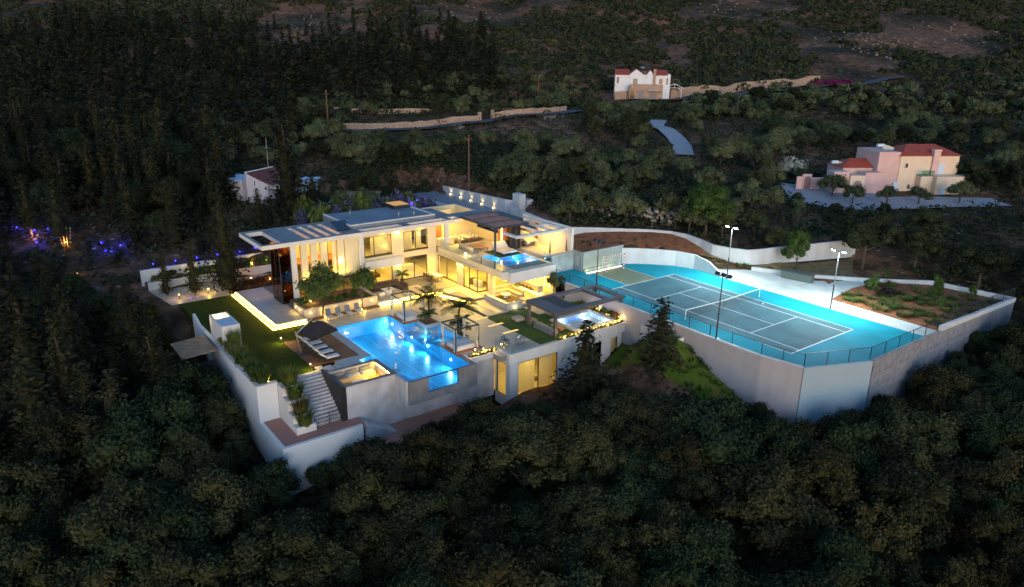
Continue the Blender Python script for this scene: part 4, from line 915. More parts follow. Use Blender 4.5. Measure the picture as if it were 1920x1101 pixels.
MB().box(-7.5,1.98,2.45,-7.15,9.02,2.53).build('coping', coping, lfw)
MB().box(-9.2,1.9,-0.3,-7.45,2.12,2.5).build('recess_wall', grey_green, lfw); MB().box(-8.6,1.86,0.6,-7.9,1.9,1.9).build('hatch', coping, lfw)
MB().box(-7.2,2.1,0.0,-7.0,8.6,0.35).build('wall_base', grey_green, lfw)
flw = thing('panel_wall', 'pale marbled wall panel between the terrace and the court', 'wall', (-9.1,0.2,0))
MB().box(-9.25,-1.7,-2.0,-9.0,2.1,2.2).build('panel', mat('marbled_render', (0.36,0.42,0.42), 0.6, 0.3, 0.7, 0.1, 6), flw); MB().box(-9.3,-1.72,2.2,-8.95,2.12,2.28).build('coping', coping, flw)
# fence
fe = thing('court_fence', 'dark wire fence along the near edge of the court', 'fence', (10,-2.5,0))
fp_ = [(-7.3,-2.45),(-4.6,-2.5)]+[(-4.6+2.62*k,-2.52) for k in range(1, 10)]+[(22.2,-2.4),(24.2,-2.05),(26.1,-1.65)]
fp2 = [(26.1,-1.65),(27.0,0.5),(27.9,2.6),(28.75,4.75)]
fp3 = [(28.75,4.75),(28.8,7.3),(28.83,9.9),(28.86,12.5),(28.9,15.1),(28.95,17.6),(29.15,20.4),(29.28,23.2),(29.4,26),(29.52,28.8),(29.66,31.6),(29.78,34.2)]
def fence(parent, pts, h, zb=0.0):
    for i, q in enumerate(pts):
        z = zb[i] if isinstance(zb, list) else zb
        MB().bar((*q, z),(*q, z+h),0.055).build('post', dark_metal, parent)
    for i, (a, b) in enumerate(zip(pts[:-1], pts[1:])):
        z0 = zb[i] if isinstance(zb, list) else zb; z1 = zb[i+1] if isinstance(zb, list) else zb
        MB().bar((*a, z0+h-0.02),(*b, z1+h-0.02),0.045).build('top_rail', dark_metal, parent)
        mb = MB(); A = Vector((*a, z0)); B = Vector((*b, z1)); n = 16
        for k in range(-6, n+1):
            for s_ in (0, 1):
                t0 = k/n; t1 = (k+6)/n; u0, u1 = max(0, t0), min(1, t1)
                if u1 <= u0: continue
                h0 = (u0-t0)/(t1-t0)*h; h1 = (u1-t0)/(t1-t0)*h
                if s_: h0, h1 = h-h0, h-h1
                mb.bar(A.lerp(B, u0)+Vector((0,0,h0)), A.lerp(B, u1)+Vector((0,0,h1)), 0.006)
        mb.build('wire_mesh', dark_metal, parent)
fence(fe, fp_, 1.15)
fe2 = thing('corner_fence', 'dark wire fence across the cut off corner of the court', 'fence', (27.4,1.5,0)); fence(fe2, fp2, 1.25)
fe3 = thing('end_fence', 'dark wire fence along the concrete wall and soil bed', 'fence', (29,18,0)); fence(fe3, fp3, 1.2, [0.05]*6+[0.6]*6)
# flood lights
def flood(x, y, h, face, lit, label, power=0):
    t = thing('floodlight_pole', label, 'floodlight', (x, y, 0), 0, 'floodlights around the court')
    MB().tube((x,y,0),(x,y,h*0.42),0.085,0.075).build('lower_pole', dark_metal, t); MB().tube((x,y,h*0.42),(x,y,h),0.06,0.05).build('upper_pole', steelm if lit else dark_metal, t)
    MB().box(x-0.22,y-0.22,0,x+0.22,y+0.22,0.04).build('base_plate', steelm, t)
    MB().bar((x-0.65,y,h),(x+0.65,y,h),0.06).build('cross_arm', dark_metal, t)
    for k, dx in enumerate((-0.6,0.6) if lit else (-0.7,0,0.7)):
        d = Vector((0.1*dx, face*(0.45 if lit else 0.75), -0.85 if lit else -0.65)).normalized(); c = Vector((x+dx,y+face*0.12,h+0.1))
        mtx = Matrix.Translation(c) @ d.to_track_quat('-Z','Y').to_matrix().to_4x4()
        hd = MB().box(-0.24,-0.17,-0.06,0.24,0.17,0.08).xf(mtx).build('lamp_head', dark_metal, t)
        MB().box(-0.20,-0.13,-0.075,0.20,0.13,-0.065).xf(mtx).build('lamp_glass', e_flood if lit else emit('flood_glow_near', (0.85,1.0,1.0), 60), hd)
        tg = c+d*5
        lamp('AREA', 'flood_beam', c+d*0.12, power, COOL, 0.4, tg, size_y=0.3)
flood(17.3,-2.75,6.4, 1, False, 'tall dark floodlight pole rising from the near fence in the middle of the court', 32)
flood(-0.1,0.2-2.6,6.0, 1, False, 'dark floodlight pole behind the pergola with three heads seen from behind', 34)
flood(5.1,14.9,6.5,-1, True, 'floodlight with two bright heads on the far side near the curved wall', 290)
flood(18.8,15.1,6.5,-1, True, 'floodlight with bright heads on the far side near the soil bed', 380)
lamp('AREA', 'flood_beam', (19.3,15.45,6.5), 420, COOL, 0.4, (22.5,24,0), size_y=0.3)
bh = [o for o in bpy.data.objects if o.name.startswith('floodlight_pole') and abs(o.location.x-18.8) < 0.1][0]
MB().box(19.1,15.15,6.42,19.5,15.4,6.6).build('lamp_head', dark_metal, bh)
# outer white walls, drive
ow = thing('outer_wall', 'long white boundary wall curving behind the court', 'wall', (-5,18,0.5))
wallpiece('wall_body', [(-20.5,7.6),(-17.0,8.0),(-15.2,11.6),(-13.4,14.6),(-10.8,18.0),(-8.5,19.9),(-6.2,20.5),(-3.4,20.2),(-1.0,19.6),(1.3,20.0),(3.6,20.8),(4.3,22.0),(5.4,25.2),(6.8,28.6),(9.5,36.6)], [0.5]*15, [3.3,3.2,3.0,2.85,2.75,2.7,2.65,2.5,2.4,2.4,2.5,2.55,2.65,2.75,3.0], 0.28, white_out, ow)
dw = thing('drive_wall', 'white drive wall behind the villa with a row of small warm lights', 'wall', (-44,10,2))
wallpiece('wall_body', [(-54.5,10.7),(-44,10.3),(-34.3,9.9),(-32.5,10.7)], 1.2, [3.3,3.7,4.1,4.1], 0.3, white_out, dw)
wallpiece('wall_body', [(-32.5,10.7),(-30.5,8.0),(-20.5,7.6)], 1.2, [4.1,3.9,3.3], 0.3, white_out, dw)
MB().box(-33.0,10.2,1.5,-31.2,11.4,5.3).build('gate_pier', white_out, dw)
MB().box(-33.5,12.0,1.5,-31.5,13.2,4.2).build('gate_pier', white_out, dw)
for x in (-51.5,-48.0,-44.6,-41.1,-37.5):
    y = 10.45-(x+54.5)*0.04-0.14; MB().ball((x,y,2.25),0.10).build('wall_light', e_lamp, dw); lamp('SPOT', 'wall_light_beam', (x,y-0.12,2.3), 22, WARMW, 0.04, (x,y+0.25,4.2), 95)
MB().ball((-25.5,7.45,2.7),0.09).build('wall_light', e_lamp, dw); lamp('SPOT', 'wall_light_beam', (-25.5,7.35,2.75), 14, WARMW, 0.04, (-25.5,7.7,4.2), 95)
MB().ball((-16.55,8.05,2.1),0.09).build('wall_light', e_lamp, ow); lamp('SPOT', 'wall_light_beam', (-16.45,7.95,2.15), 16, WARMW, 0.04, (-16.8,8.2,3.6), 95)
structure(MB().prism([(-57,10.5),(-34.3,9.7),(-30.6,7.8),(-18,7.4),(-18,2.5),(-20.1,2.5),(-20.1,-2.6),(-30,-2.6),(-31,-9.5),(-57,-2)], 1.2, 2.0), 'driveway', mat('blue_paving', (0.20,0.23,0.28), 0.6, 0.15, 0.8, 0.1, 8), 'blue grey paved drive behind the villa')
tag(MB().box(-47,3.8,2.0,-34,4.1,2.5).box(-47,-0.5,2.0,-46.7,3.8,2.5).build('drive_kerb', white_out), 'low pale kerb on the drive behind the villa', 'kerb')
sheet('soil_bank', [(-20.3,2.6),(-9.6,2.6),(-7.5,4.5),(-7.4,9.0),(-6.4,10.7),(-4.8,12.5),(-2.6,14.4),(-0.3,15.3),(0.2,16.3),(-2.4,17.7),(-1.0,19.4),(-3.4,20),(-6.2,20.3),(-8.6,19.7),(-10.9,17.8),(-13.5,14.4),(-15.3,11.4),(-17.1,7.8)], soil, 0.12, 1.5, 'red soil bank between the villa and the boundary wall')
sheet('dry_verge', [(-1.0,19.4),(3.6,20.6),(4.4,22),(5.5,25.1),(6.9,28.5),(9.6,36.4),(13,30),(15.5,28.0),(11.0,24.3),(4.6,20.75),(-0.1,19.05),(-2.3,17.8)], mat('dry_grass', (0.12,0.085,0.035), 0.95, 0.4, 1.0, 0.8, 8, col2=(0.24,0.17,0.08)), 0.2, 1.5, 'dry yellow grass verge in front of the boundary wall')
sheet('grass_bank', [(5.4,-3.1),(12,-3.1),(22.4,-3.0),(24.0,-3.6),(20.5,-6.6),(15,-7.6),(9,-7.6),(5.4,-6.0)], bank_grass, 0.07, 1.0, 'bright green grass bank under the court wall')
sheet('dirt_path', [(5.3,-6.0),(5.3,-13),(7.5,-13),(9.0,-9.0),(9.8,-7.8),(9,-7.3)], mat('dirt', (0.19,0.115,0.07), 0.95, 0.3, 1.0, 0.6, 8), 0.09, 1.0, 'pale dirt path beside the lower wing')
tp = thing('trough_planter', 'low white trough with red soil against the court wall', 'planter', (11,-3.5,-2))
MB().box(8.6,-4.0,-4.5,13.6,-3.85,-1.0).build('trough_wall', white, tp); MB().box(13.45,-3.85,-4.5,13.6,-2.98,-1.0).build('trough_end', white, tp); MB().box(8.6,-3.85,-4.5,13.45,-2.98,-1.12).build('soil_fill', soil, tp)
# ------------------------------------------------------------------ pool side furniture
def lounger_parts():
    t = thing('sun_lounger', 'x', 'sun lounger')
    MB().box(-0.36,-1.0,0.16,0.36,0.95,0.24).build('frame', dark_metal, t, world=False)
    for sx in (-0.3,0.3):
        for sy in (-0.9,0.85): MB().box(sx-0.03,sy-0.03,0,sx+0.03,sy+0.03,0.16).build('leg', dark_metal, t, world=False)
    MB().cushion(-0.36,-0.3,0.24,0.36,0.98,0.40).build('seat_cushion', cushion, t, True, world=False)
    b = MB().cushion(-0.36,0,0,0.36,0.85,0.14); b.xf(Matrix.Translation((0,-0.28,0.28)) @ Matrix.Rotation(math.radians(180), 4, 'Z') @ Matrix.Rotation(math.radians(38), 4, 'X')); b.build('back_cushion', cushion, t, True, world=False)
    return t
L0 = lounger_parts()
names = ['white sun lounger nearest the camera in the deck row','second white sun lounger from the front on the deck','third white sun lounger from the front on the deck','fourth white sun lounger from the front, in the parasol shade','rearmost white sun lounger of the deck row, under the parasol']
for k in range(5):
    o = L0 if k == 0 else copy_tree(L0)
    o.location = (-4.0-k*1.38,-33.7,ZP); o.rotation_euler = (0,0,0); o['label'] = names[k]; o['group'] = 'sun loungers on the deck'
# parasol
pa = thing('parasol', 'large dark brown cantilever parasol tilted over the sun loungers', 'parasol', (-6.9,-35.3,ZP))
MB().box(-7.4,-35.75,-2.0,-6.4,-34.85,-1.88).build('base', dark_metal, pa)
MB().tube((-6.9,-35.3,-1.9),(-7.0,-35.7,0.35),0.055).build('mast', wood_light, pa)
MB().tube((-6.85,-35.75,0.1),(-8.3,-33.4,0.85),0.05).build('boom', steelm, pa)
A = [Vector(q) for q in ((-8.9,-32.0,0.1),(-6.1,-31.7,0.02),(-5.7,-34.6,-0.25),(-8.6,-34.9,-0.2))]; ap = Vector((-7.7,-33.1,0.75))
cp = MB(); cp._add([*A, ap], [(0,1,4),(1,2,4),(2,3,4),(3,0,4)]); cp._add([q-Vector((0,0,0.03)) for q in (*A, ap)], [(1,0,4),(2,1,4),(3,2,4),(0,3,4)])
for i in range(4):
    a, b = A[i], A[(i+1)%4]; dz = Vector((0,0,0.14)); cp._add([a,b,b-dz,a-dz], [(0,1,2,3),(3,2,1,0)])
can = cp.build('canopy', navy, pa)
for q in A: MB().tube(ap-Vector((0,0,0.05)), q-Vector((0,0,0.05)), 0.015, n=5).build('rib', dark_metal, can)
# bollard lights
for i, (x, y) in enumerate(((-10.7,-35.9),(-2.85,-36.0))):
    t = thing('bollard_light', ['slim bollard light at the rear corner of the wooden deck','slim bollard light at the top of the garden stairs'][i], 'bollard light', (x,y,ZP), 0, 'bollard lights by the deck')
    MB().tube((x,y,ZP),(x,y,ZP+0.62),0.05).build('post', dark_metal, t); MB().tube((x,y,ZP+0.5),(x,y,ZP+0.6),0.056).build('lens', e_lamp, t); MB().tube((x,y,ZP+0.62),(x,y,ZP+0.66),0.07).build('cap', dark_metal, t)
    lamp('POINT', 'bollard_beam', (x+0.12,y+0.0,ZP+0.55), 26, WARM, 0.06); lamp('POINT', 'bollard_beam', (x-0.1,y-0.12,ZP+0.5), 16, WARM, 0.06)
# day beds with four-poster frames
def fourposter(x0, y0, x1, y1, label):
    t = thing('fourposter_daybed', label, 'daybed', ((x0+x1)/2,(y0+y1)/2,ZP), 0, 'canopy daybeds by the pool')
    MB().box(x0,y0,ZP-0.4,x1,y1,ZP+0.08).build('platform', wood_red, t)
    a, b, c, d = x0+0.15, y0+0.15, x1-0.15, y1-0.15; h = ZP+2.55
    for q in ((a,b),(c,b),(c,d),(a,d)): MB().bar((*q,ZP+0.08),(*q,h),0.11).build('post', dark_metal, t)
    for p0, p1 in (((a,b),(c,b)),((c,b),(c,d)),((c,d),(a,d)),((a,d),(a,b))): MB().bar((*p0,h),(*p1,h),0.12).build('top_rail', dark_metal, t)
    MB().bar((a,(b+d)/2,h-0.02),(c,(b+d)/2,h-0.02),0.05).build('cross_rail', dark_metal, t)
    MB().box(a+0.35,b+0.35,ZP+0.08,c-0.3,d-0.2,ZP+0.3).build('bed_base', white, t)
    m_ = (a+c)/2+0.2
    MB().cushion(a+0.35,b+0.35,ZP+0.3,m_,d-0.2,ZP+0.5).build('mattress', cushion, t, True); MB().cushion(m_+0.02,b+0.35,ZP+0.3,c-0.3,d-0.2,ZP+0.5).build('mattress', cushion, t, True)
    for (qx, qy) in ((a+0.13,b+0.05),(c-0.13,b+0.05),(c-0.05,d-0.13),(a+0.13,d-0.05)):
        v = []; f = []; n = 12
        for j, (z, r) in enumerate(((h-0.05,0.17),(ZP+1.6,0.14),(ZP+1.05,0.05),(ZP+0.85,0.10),(ZP+0.15,0.17))):
            for i in range(n):
                an = 2*PI*i/n; rr = r*(1+0.25*math.cos(3*an)); v.append((qx+rr*math.cos(an), qy+rr*math.sin(an), z))
        for j in range(4): f += [(j*n+i, j*n+(i+1)%n, (j+1)*n+(i+1)%n, (j+1)*n+i) for i in range(n)]
        mb = MB(); mb._add(v, f); mb.build('tied_curtain', curtain, t, True)
    return t
fourposter(-11.5,-23.15,-8.25,-20.4,'black framed canopy daybed at the rear of the pool')
fourposter(-0.85,-23.15,2.05,-20.15,'black framed canopy daybed beside the front corner of the pool')
for i, q in enumerate(((-8.0,-19.9),(2.35,-21.0),(2.6,-20.2))):
    t = thing('lantern', ['small candle lantern beside the rear daybed','small candle lantern beside the front daybed','small candle lantern by the fairy light planter'][i], 'lantern', (*q,ZP)); MB().box(q[0]-0.12,q[1]-0.12,ZP,q[0]+0.12,q[1]+0.12,ZP+0.05).build('base', dark_metal, t); MB().box(q[0]-0.1,q[1]-0.1,ZP+0.05,q[0]+0.1,q[1]+0.1,ZP+0.4).build('pane', gl_clear, t); MB().tube((*q,ZP+0.05),(*q,ZP+0.2),0.04).build('candle', e_lamp, t)
# pool statuette and palm planters
stt = thing('pool_ornament', 'small white ornament standing in the pool near the lounge', 'ornament', (1.4,-29.4,-2.3)); MB().box(1.1,-29.75,-3.5,1.8,-29.1,-2.2).build('plinth', white, stt); MB().path([(1.4,-29.4,-2.2),(1.35,-29.4,-1.9),(1.5,-29.4,-1.65),(1.4,-29.4,-1.5)],0.1,0.05,8).build('figure', line_white, stt, True)
ppn = thing('palm_planter', 'grey stone planter in the pool bay holding the palms', 'planter', (-7,-20.8,ZP)); MB().box(-8.0,-21.7,-3.0,-6.1,-19.9,-1.75).build('trough', coping, ppn); MB().box(-7.85,-21.55,-1.8,-6.25,-20.05,-1.72).build('soil_fill', hotsoil, ppn)
ppn2 = thing('step_planter', 'low stone planter beside the pool bay steps', 'planter', (-2.6,-20.2,ZP)); MB().box(-3.4,-20.15,-2.6,-1.2,-19.3,-1.9).build('trough', coping, ppn2); MB().box(-3.25,-20.0,-1.95,-1.35,-19.45,-1.87).build('soil_fill', hotsoil, ppn2)
# strip lights sunk into the terrace
for i, (x, y) in enumerate(((-5.2,-16.3),(-2.7,-16.0),(-0.1,-15.9),(-7.4,-16.8))):
    o = MB().box(x,y,-2.005,x+0.35,y+2.0,-1.998).build('inlay_strip', emit('inlay_glow', (1.0,0.70,0.22), 0.42)); tag(o, ['yellow light inlay in the terrace, second from the house','yellow light inlay in the terrace, third from the house','yellow light inlay in the terrace nearest the camera','yellow light inlay in the terrace nearest the house'][i], 'floor light', 'light inlays in the paving')
# small loungers before the planter wall
gL = ['folding grey chair at the left end by the planter wall','folding grey chair second from left by the planter wall','folding grey chair third from left by the planter wall','folding grey chair beside the right round tree']
for k in range(4):
    y = -29.0+k*1.15; x = -14.75; t = thing('garden_chair', gL[k], 'chair', (x,y,ZP), 0, 'chairs by the planter wall')
    MB().box(x-0.1,y-0.3,ZP+0.3,x+0.9,y+0.3,ZP+0.36).build('seat', cushion, t); b = MB().box(0,-0.3,0,0.06,0.3,0.75); b.xf(Matrix.Translation((x-0.1,y,ZP+0.33)) @ Matrix.Rotation(math.radians(-22), 4, 'Y')); b.build('backrest', greyfab, t)
    for sx in (0.0,0.8):
        for sy in (-0.26,0.26): MB().box(x+sx-0.02,y+sy-0.02,ZP,x+sx+0.02,y+sy+0.02,ZP+0.3).build('leg', dark_metal, t)
# ------------------------------------------------------------------ sofas and tables
def sofa_run(t, x0, y0, x1, y1, z, back, m, bm=None, n=3):
    """straight seat; back = side where the backrest stands: 'x-','x+','y-','y+'"""
    MB().box(x0,y0,z,x1,y1,z+0.25).build('base', m, t); MB().cushion(x0,y0,z+0.25,x1,y1,z+0.43).build('seat_cushion', m, t, True)
    d = 0.22
    r = {'x-':(x0-0.02,y0,x0+d,y1),'x+':(x1-d,y0,x1+0.02,y1),'y-':(x0,y0-0.02,x1,y0+d),'y+':(x0,y1-d,x1,y1+0.02)}[back]
    ax = 1 if back[0] == 'x' else 0; L = (r[3]-r[1]) if ax else (r[2]-r[0])
    for k in range(n):
        a = k*L/n+0.02; b = (k+1)*L/n-0.02
        q = (r[0],r[1]+a,r[2],r[1]+b) if ax else (r[0]+a,r[1],r[0]+b,r[3])
        MB().cushion(q[0],q[1],z+0.40,q[2],q[3],z+0.85).build('back_cushion', bm or m, t, True)
t = thing('veranda_sofa', 'beige corner sofa on the lit veranda', 'sofa', (-9.5,-8.2,ZG)); sofa_run(t,-10.9,-9.7,-9.95,-7.2,ZG,'x-',beige,n=2); sofa_run(t,-9.95,-7.9,-7.5,-7.1,ZG,'y+',beige,n=3)
t = thing('veranda_table', 'round pale coffee table in front of the veranda sofa', 'table', (-8.6,-9.1,ZG)); MB().tube((-8.6,-9.1,ZG+0.38),(-8.6,-9.1,ZG+0.44),0.6,n=20).build('table_top', cushion, t); MB().tube((-8.6,-9.1,ZG),(-8.6,-9.1,ZG+0.38),0.3,0.12,n=12).build('base', steelm, t)
tag(MB().box(-9.7,-10.6,ZG+0.002,-6.2,-8.0,ZG+0.015).build('rug', brown_f), 'dark brown rug under the veranda table', 'rug')
t = thing('bar_counter', 'pale bar counter with glowing foot on the veranda', 'bar', (-9,-5,ZG)); MB().box(-10.8,-5.3,ZG+0.12,-7.1,-4.6,ZG+1.05).build('front', stone_floor, t); MB().box(-10.9,-5.5,ZG+1.05,-7.0,-4.5,ZG+1.11).build('counter_top', coping, t); MB().box(-10.8,-5.34,ZG+0.02,-7.06,-4.6,ZG+0.10).build('led_strip', e_led, t)
for k in range(5):
    x = -10.4+k*0.72; t = thing('bar_stool', ['brown bar stool at the far end of the bar','second brown bar stool from the far end of the bar','middle brown bar stool at the bar','fourth brown bar stool, next to the front one','brown bar stool at the front end of the bar'][k], 'stool', (x,-6.0,ZG), 0, 'bar stools on the veranda')
    MB().cushion(x-0.22,-6.22,ZG+0.70,x+0.22,-5.78,ZG+0.80).build('seat', brown_f, t, True); MB().cushion(x-0.22,-6.26,ZG+0.78,x+0.22,-6.18,ZG+1.1).build('backrest', brown_f, t, True)
    for sx in (-0.18,0.18):
        for sy in (-0.18,0.18): MB().bar((x+sx*1.2,-6.0+sy*1.2,ZG),(x+sx,-6.0+sy,ZG+0.7),0.03).build('leg', dark_metal, t)
t = thing('terrace_sofa', 'brown grey corner sofa with cushions on the upper terrace', 'sofa', (-18.4,-7.5,ZU)); sofa_run(t,-20.2,-8.0,-19.3,-4.8,ZU,'x-',beige,brown_f,4); sofa_run(t,-19.3,-8.9,-16.0,-8.0,ZU,'y-',greyfab,beige,5)
t = thing('lounge_table', 'low yellow lit timber table by the terrace sofa', 'table', (-17.6,-6.6,ZU)); MB().box(-18.6,-7.3,ZU+0.3,-16.6,-6.0,ZU+0.38).build('table_top', wood_light, t)
for q in ((-18.5,-7.2),(-16.7,-7.2),(-18.5,-6.1),(-16.7,-6.1)): MB().box(q[0]-0.05,q[1]-0.05,ZU,q[0]+0.05,q[1]+0.05,ZU+0.3).build('leg', wood_light, t)
t = thing('round_pouf', 'pale round pouf beside the terrace table', 'pouf', (-16.4,-5.0,ZU)); MB().tube((-16.4,-5,ZU),(-16.4,-5,ZU+0.42),0.5,0.48,n=18).build('body', cushion, t, True); MB().tube((-16.4,-5,ZU+0.42),(-16.4,-5,ZU+0.46),0.46,0.40,n=18).build('top_pad', beige, t, True)
t = thing('upper_dining_table', 'white dining table on the upper terrace behind the pillar', 'table', (-22.2,-5.8,ZU)); MB().box(-23.4,-6.4,ZU+0.72,-21.0,-5.2,ZU+0.77).build('table_top', white, t)
for q in ((-23.2,-6.2),(-21.2,-6.2),(-23.2,-5.4),(-21.2,-5.4)): MB().bar((q[0],q[1],ZU),(q[0],q[1],ZU+0.72),0.06).build('leg', white, t)
for k in range(6):
    x = -23.0+(k%3)*0.8; s_ = -1 if k < 3 else 1; y = -5.8+s_*0.95
    t = thing('dining_chair', ['white dining chair on the pillar side, left','white dining chair on the pillar side, middle','white dining chair on the pillar side, right','white dining chair on the wall side, left','white dining chair on the wall side, middle','white dining chair on the wall side, right'][k], 'chair', (x,y,ZU), 0, 'chairs at the upper dining table')
    MB().cushion(x-0.23,y-0.23,ZU+0.42,x+0.23,y+0.23,ZU+0.48).build('seat', cushion, t, True); MB().box(x-0.23,y+s_*0.2-0.02,ZU+0.48,x+0.23,y+s_*0.2+0.02,ZU+0.86).build('backrest', white, t)
    for sx in (-0.2,0.2):
        for sy in (-0.2,0.2): MB().bar((x+sx,y+sy,ZU),(x+sx,y+sy,ZU+0.42),0.04).build('leg', white, t)
t = thing('patio_sofa', 'dark brown corner sofa in front of the living room window', 'sofa', (-19,-18.5,ZG)); sofa_run(t,-20.4,-21.3,-19.5,-17.3,ZG,'x-',brown_f,n=4); sofa_run(t,-19.5,-18.1,-17.7,-17.3,ZG,'y+',brown_f,n=2)
t = thing('patio_table', 'low white table between the patio sofas', 'table', (-18.5,-19.6,ZG)); MB().box(-19.1,-20.4,ZG+0.30,-17.8,-18.9,ZG+0.36).build('table_top', white, t); MB().box(-18.8,-20.0,ZG,-18.1,-19.3,ZG+0.3).build('base', white, t); MB().tube((-18.45,-19.6,ZG+0.36),(-18.45,-19.6,ZG+0.55),0.1,0.07).build('bowl', black, t)
for k, (x, y) in enumerate(((-17.0,-21.4),(-17.2,-20.4))):
    t = thing('patio_armchair', ['pale patio armchair nearest the planter wall','pale patio armchair nearest the low table'][k], 'armchair', (x,y,ZG), 0, 'patio armchairs')
    MB().box(x-0.35,y-0.38,ZG+0.05,x+0.35,y+0.38,ZG+0.3).build('base', stone_floor, t); MB().cushion(x-0.35,y-0.3,ZG+0.3,x+0.3,y+0.3,ZG+0.44).build('seat_cushion', cushion, t, True); MB().cushion(x+0.2,y-0.38,ZG+0.3,x+0.38,y+0.38,ZG+0.75).build('backrest', cushion, t, True)
    for s_ in (-0.38,0.28): MB().box(x-0.35,y+s_,ZG+0.3,x+0.2,y+s_+0.1,ZG+0.58).build('armrest', stone_floor, t)
t = thing('outdoor_dining_table', 'pale dining table in the corner by the wing windows', 'table', (-19.5,-12.3,ZG)); MB().box(-20.9,-12.8,ZG+0.72,-18.3,-11.8,ZG+0.77).build('table_top', cushion, t)
for q in ((-20.7,-12.6),(-18.5,-12.6),(-20.7,-12.0),(-18.5,-12.0)): MB().bar((*q,ZG),(*q,ZG+0.72),0.06).build('leg', dark_metal, t)
for k in range(4):
    x = -20.5+k*0.62; t = thing('outdoor_dining_chair', ['brown chair at the left end of the corner dining table','brown chair second from left at the corner dining table','brown chair third from left at the corner dining table','brown chair at the right end of the corner dining table'][k], 'chair', (x,-13.2,ZG), 0, 'chairs at the corner dining table'); MB().cushion(x-0.22,-13.4,ZG+0.42,x+0.22,-12.98,ZG+0.48).build('seat', brown_f, t, True); MB().box(x-0.22,-13.44,ZG+0.48,x+0.22,-13.40,ZG+0.88).build('backrest', brown_f, t)
    for sx in (-0.2,0.2):
        for sy in (-0.2,0.18): MB().bar((x+sx,-13.2+sy,ZG),(x+sx,-13.2+sy,ZG+0.42),0.035).build('leg', dark_metal, t)
# terrace armchairs at the front corner
for k, (x, y, a) in enumerate(((3.2,-16.0,0.5),(2.7,-17.6,0.2))):
    t = thing('wicker_armchair', ['grey wicker armchair with pale cushion at the terrace corner','grey wicker armchair with blue grey cushion beside the fairy lights'][k], 'armchair', (x,y,ZP), a, 'wicker armchairs')
    MB().box(-0.38,-0.38,0.05,0.38,0.38,0.3).build('base', greyfab, t, world=False); MB().cushion(-0.3,-0.3,0.3,0.36,0.3,0.44).build('seat_cushion', cushion if k == 0 else greyfab, t, True, world=False); MB().cushion(-0.42,-0.4,0.25,-0.26,0.4,0.82).build('backrest', greyfab, t, True, world=False)
    MB().cushion(-0.28,-0.28,0.42,-0.12,0.28,0.78).build('back_cushion', cushion if k == 0 else mat('blue_grey_fabric',(0.12,0.15,0.2),0.9), t, True, world=False)
    for s_ in (-0.42,0.32): MB().cushion(-0.3,s_,0.28,0.38,s_+0.1,0.58).build('armrest', greyfab, t, True, world=False)
gr = thing('terrace_glass_rail', 'clear glass rail along the front edge of the pool terrace', 'balustrade', (5.2,-16,-1.93))
for k in range(5): MB().box(5.2,-18.7+k*1.3,-1.93,5.22,-17.42+k*1.3,-0.95).build('glass_panel', gl_clear, gr)
for k in range(2): MB().box(2.7+k*1.25,-18.86,-1.93,3.92+k*1.25,-18.84,-0.95).build('glass_panel', gl_clear, gr)
# ------------------------------------------------------------------ grey pergola with spa
pe = thing('spa_pergola', 'grey flat pergola with partly slatted roof beside the spa', 'pergola', (2,-7.5,ZP))
h0, h1 = 0.58, 0.88
for q in ((4.15,-12.15),(-0.25,-12.15),(4.15,-2.6),(-0.25,-2.6)): MB().box(q[0]-0.15,q[1]-0.15,ZP,q[0]+0.15,q[1]+0.15,h0).build('post', perg, pe)
mb = MB(); mb.box(-0.6,-12.4,h0,0.0,-2.3,h1); mb.box(3.9,-12.4,h0,4.5,-2.3,h1); mb.box(0.0,-12.4,h0,3.9,-11.9,h1); mb.box(0.0,-2.8,h0,3.9,-2.3,h1); mb.box(0.0,-4.7,h0,3.9,-4.2,h1); mb.build('roof_frame', perg, pe)
mb = MB()
MB().box(0.0,-11.9,h0+0.1,3.9,-10.7,h1-0.02).build('roof_panel', perg, pe)
for k in range(12): MB().box(0.0,-10.68+k*0.16,h0+0.12,3.9,-10.57+k*0.16,h1-0.06).build('slat', black, pe)
tb = thing('spa_tub', 'white edged square spa glowing pale blue under the pergola', 'spa', (2.2,-6.5,ZP))
mb = MB(); mb.box(-0.05,-9.35,ZP-0.02,0.55,-3.4,-1.82); mb.box(0.55,-9.35,ZP-0.02,4.25,-8.9,-1.82); mb.box(4.0,-8.9,ZP-0.02,4.25,-3.4,-1.82); mb.box(0.55,-3.9,ZP-0.02,4.0,-3.4,-1.82); mb.build('rim', cushion, tb)
mb = MB(); mb.box(0.5,-8.95,-2.9,4.05,-3.85,-2.75); mb.box(0.5,-8.95,-2.75,0.56,-3.85,-1.9); mb.box(3.99,-8.95,-2.75,4.05,-3.85,-1.9); mb.box(0.56,-8.95,-2.75,3.99,-8.89,-1.9); mb.box(0.56,-3.91,-2.75,3.99,-3.85,-1.9); mb.box(0.56,-8.89,-2.75,1.1,-3.91,-2.3); mb.build('shell', tub_tile, tb)
MB().quad((0.56,-8.89,-1.93),(3.99,-8.89,-1.93),(3.99,-3.91,-1.93),(0.56,-3.91,-1.93)).build('spa_water', water_tub, tb)
for q in ((0.9,-8.3,-2.15),(0.9,-5.0,-2.15),(3.2,-4.4,-2.3),(2.4,-7.0,-2.5)): lamp('POINT', 'spa_light_beam', q, 26, (0.62,0.66,1.0), 0.08)
tv = thing('outdoor_screen', 'bright pink and white television screen under the pergola', 'screen', (1.9,-2.75,-0.7)); MB().box(0.7,-2.78,-1.35,3.2,-2.68,0.15).build('casing', black, tv)
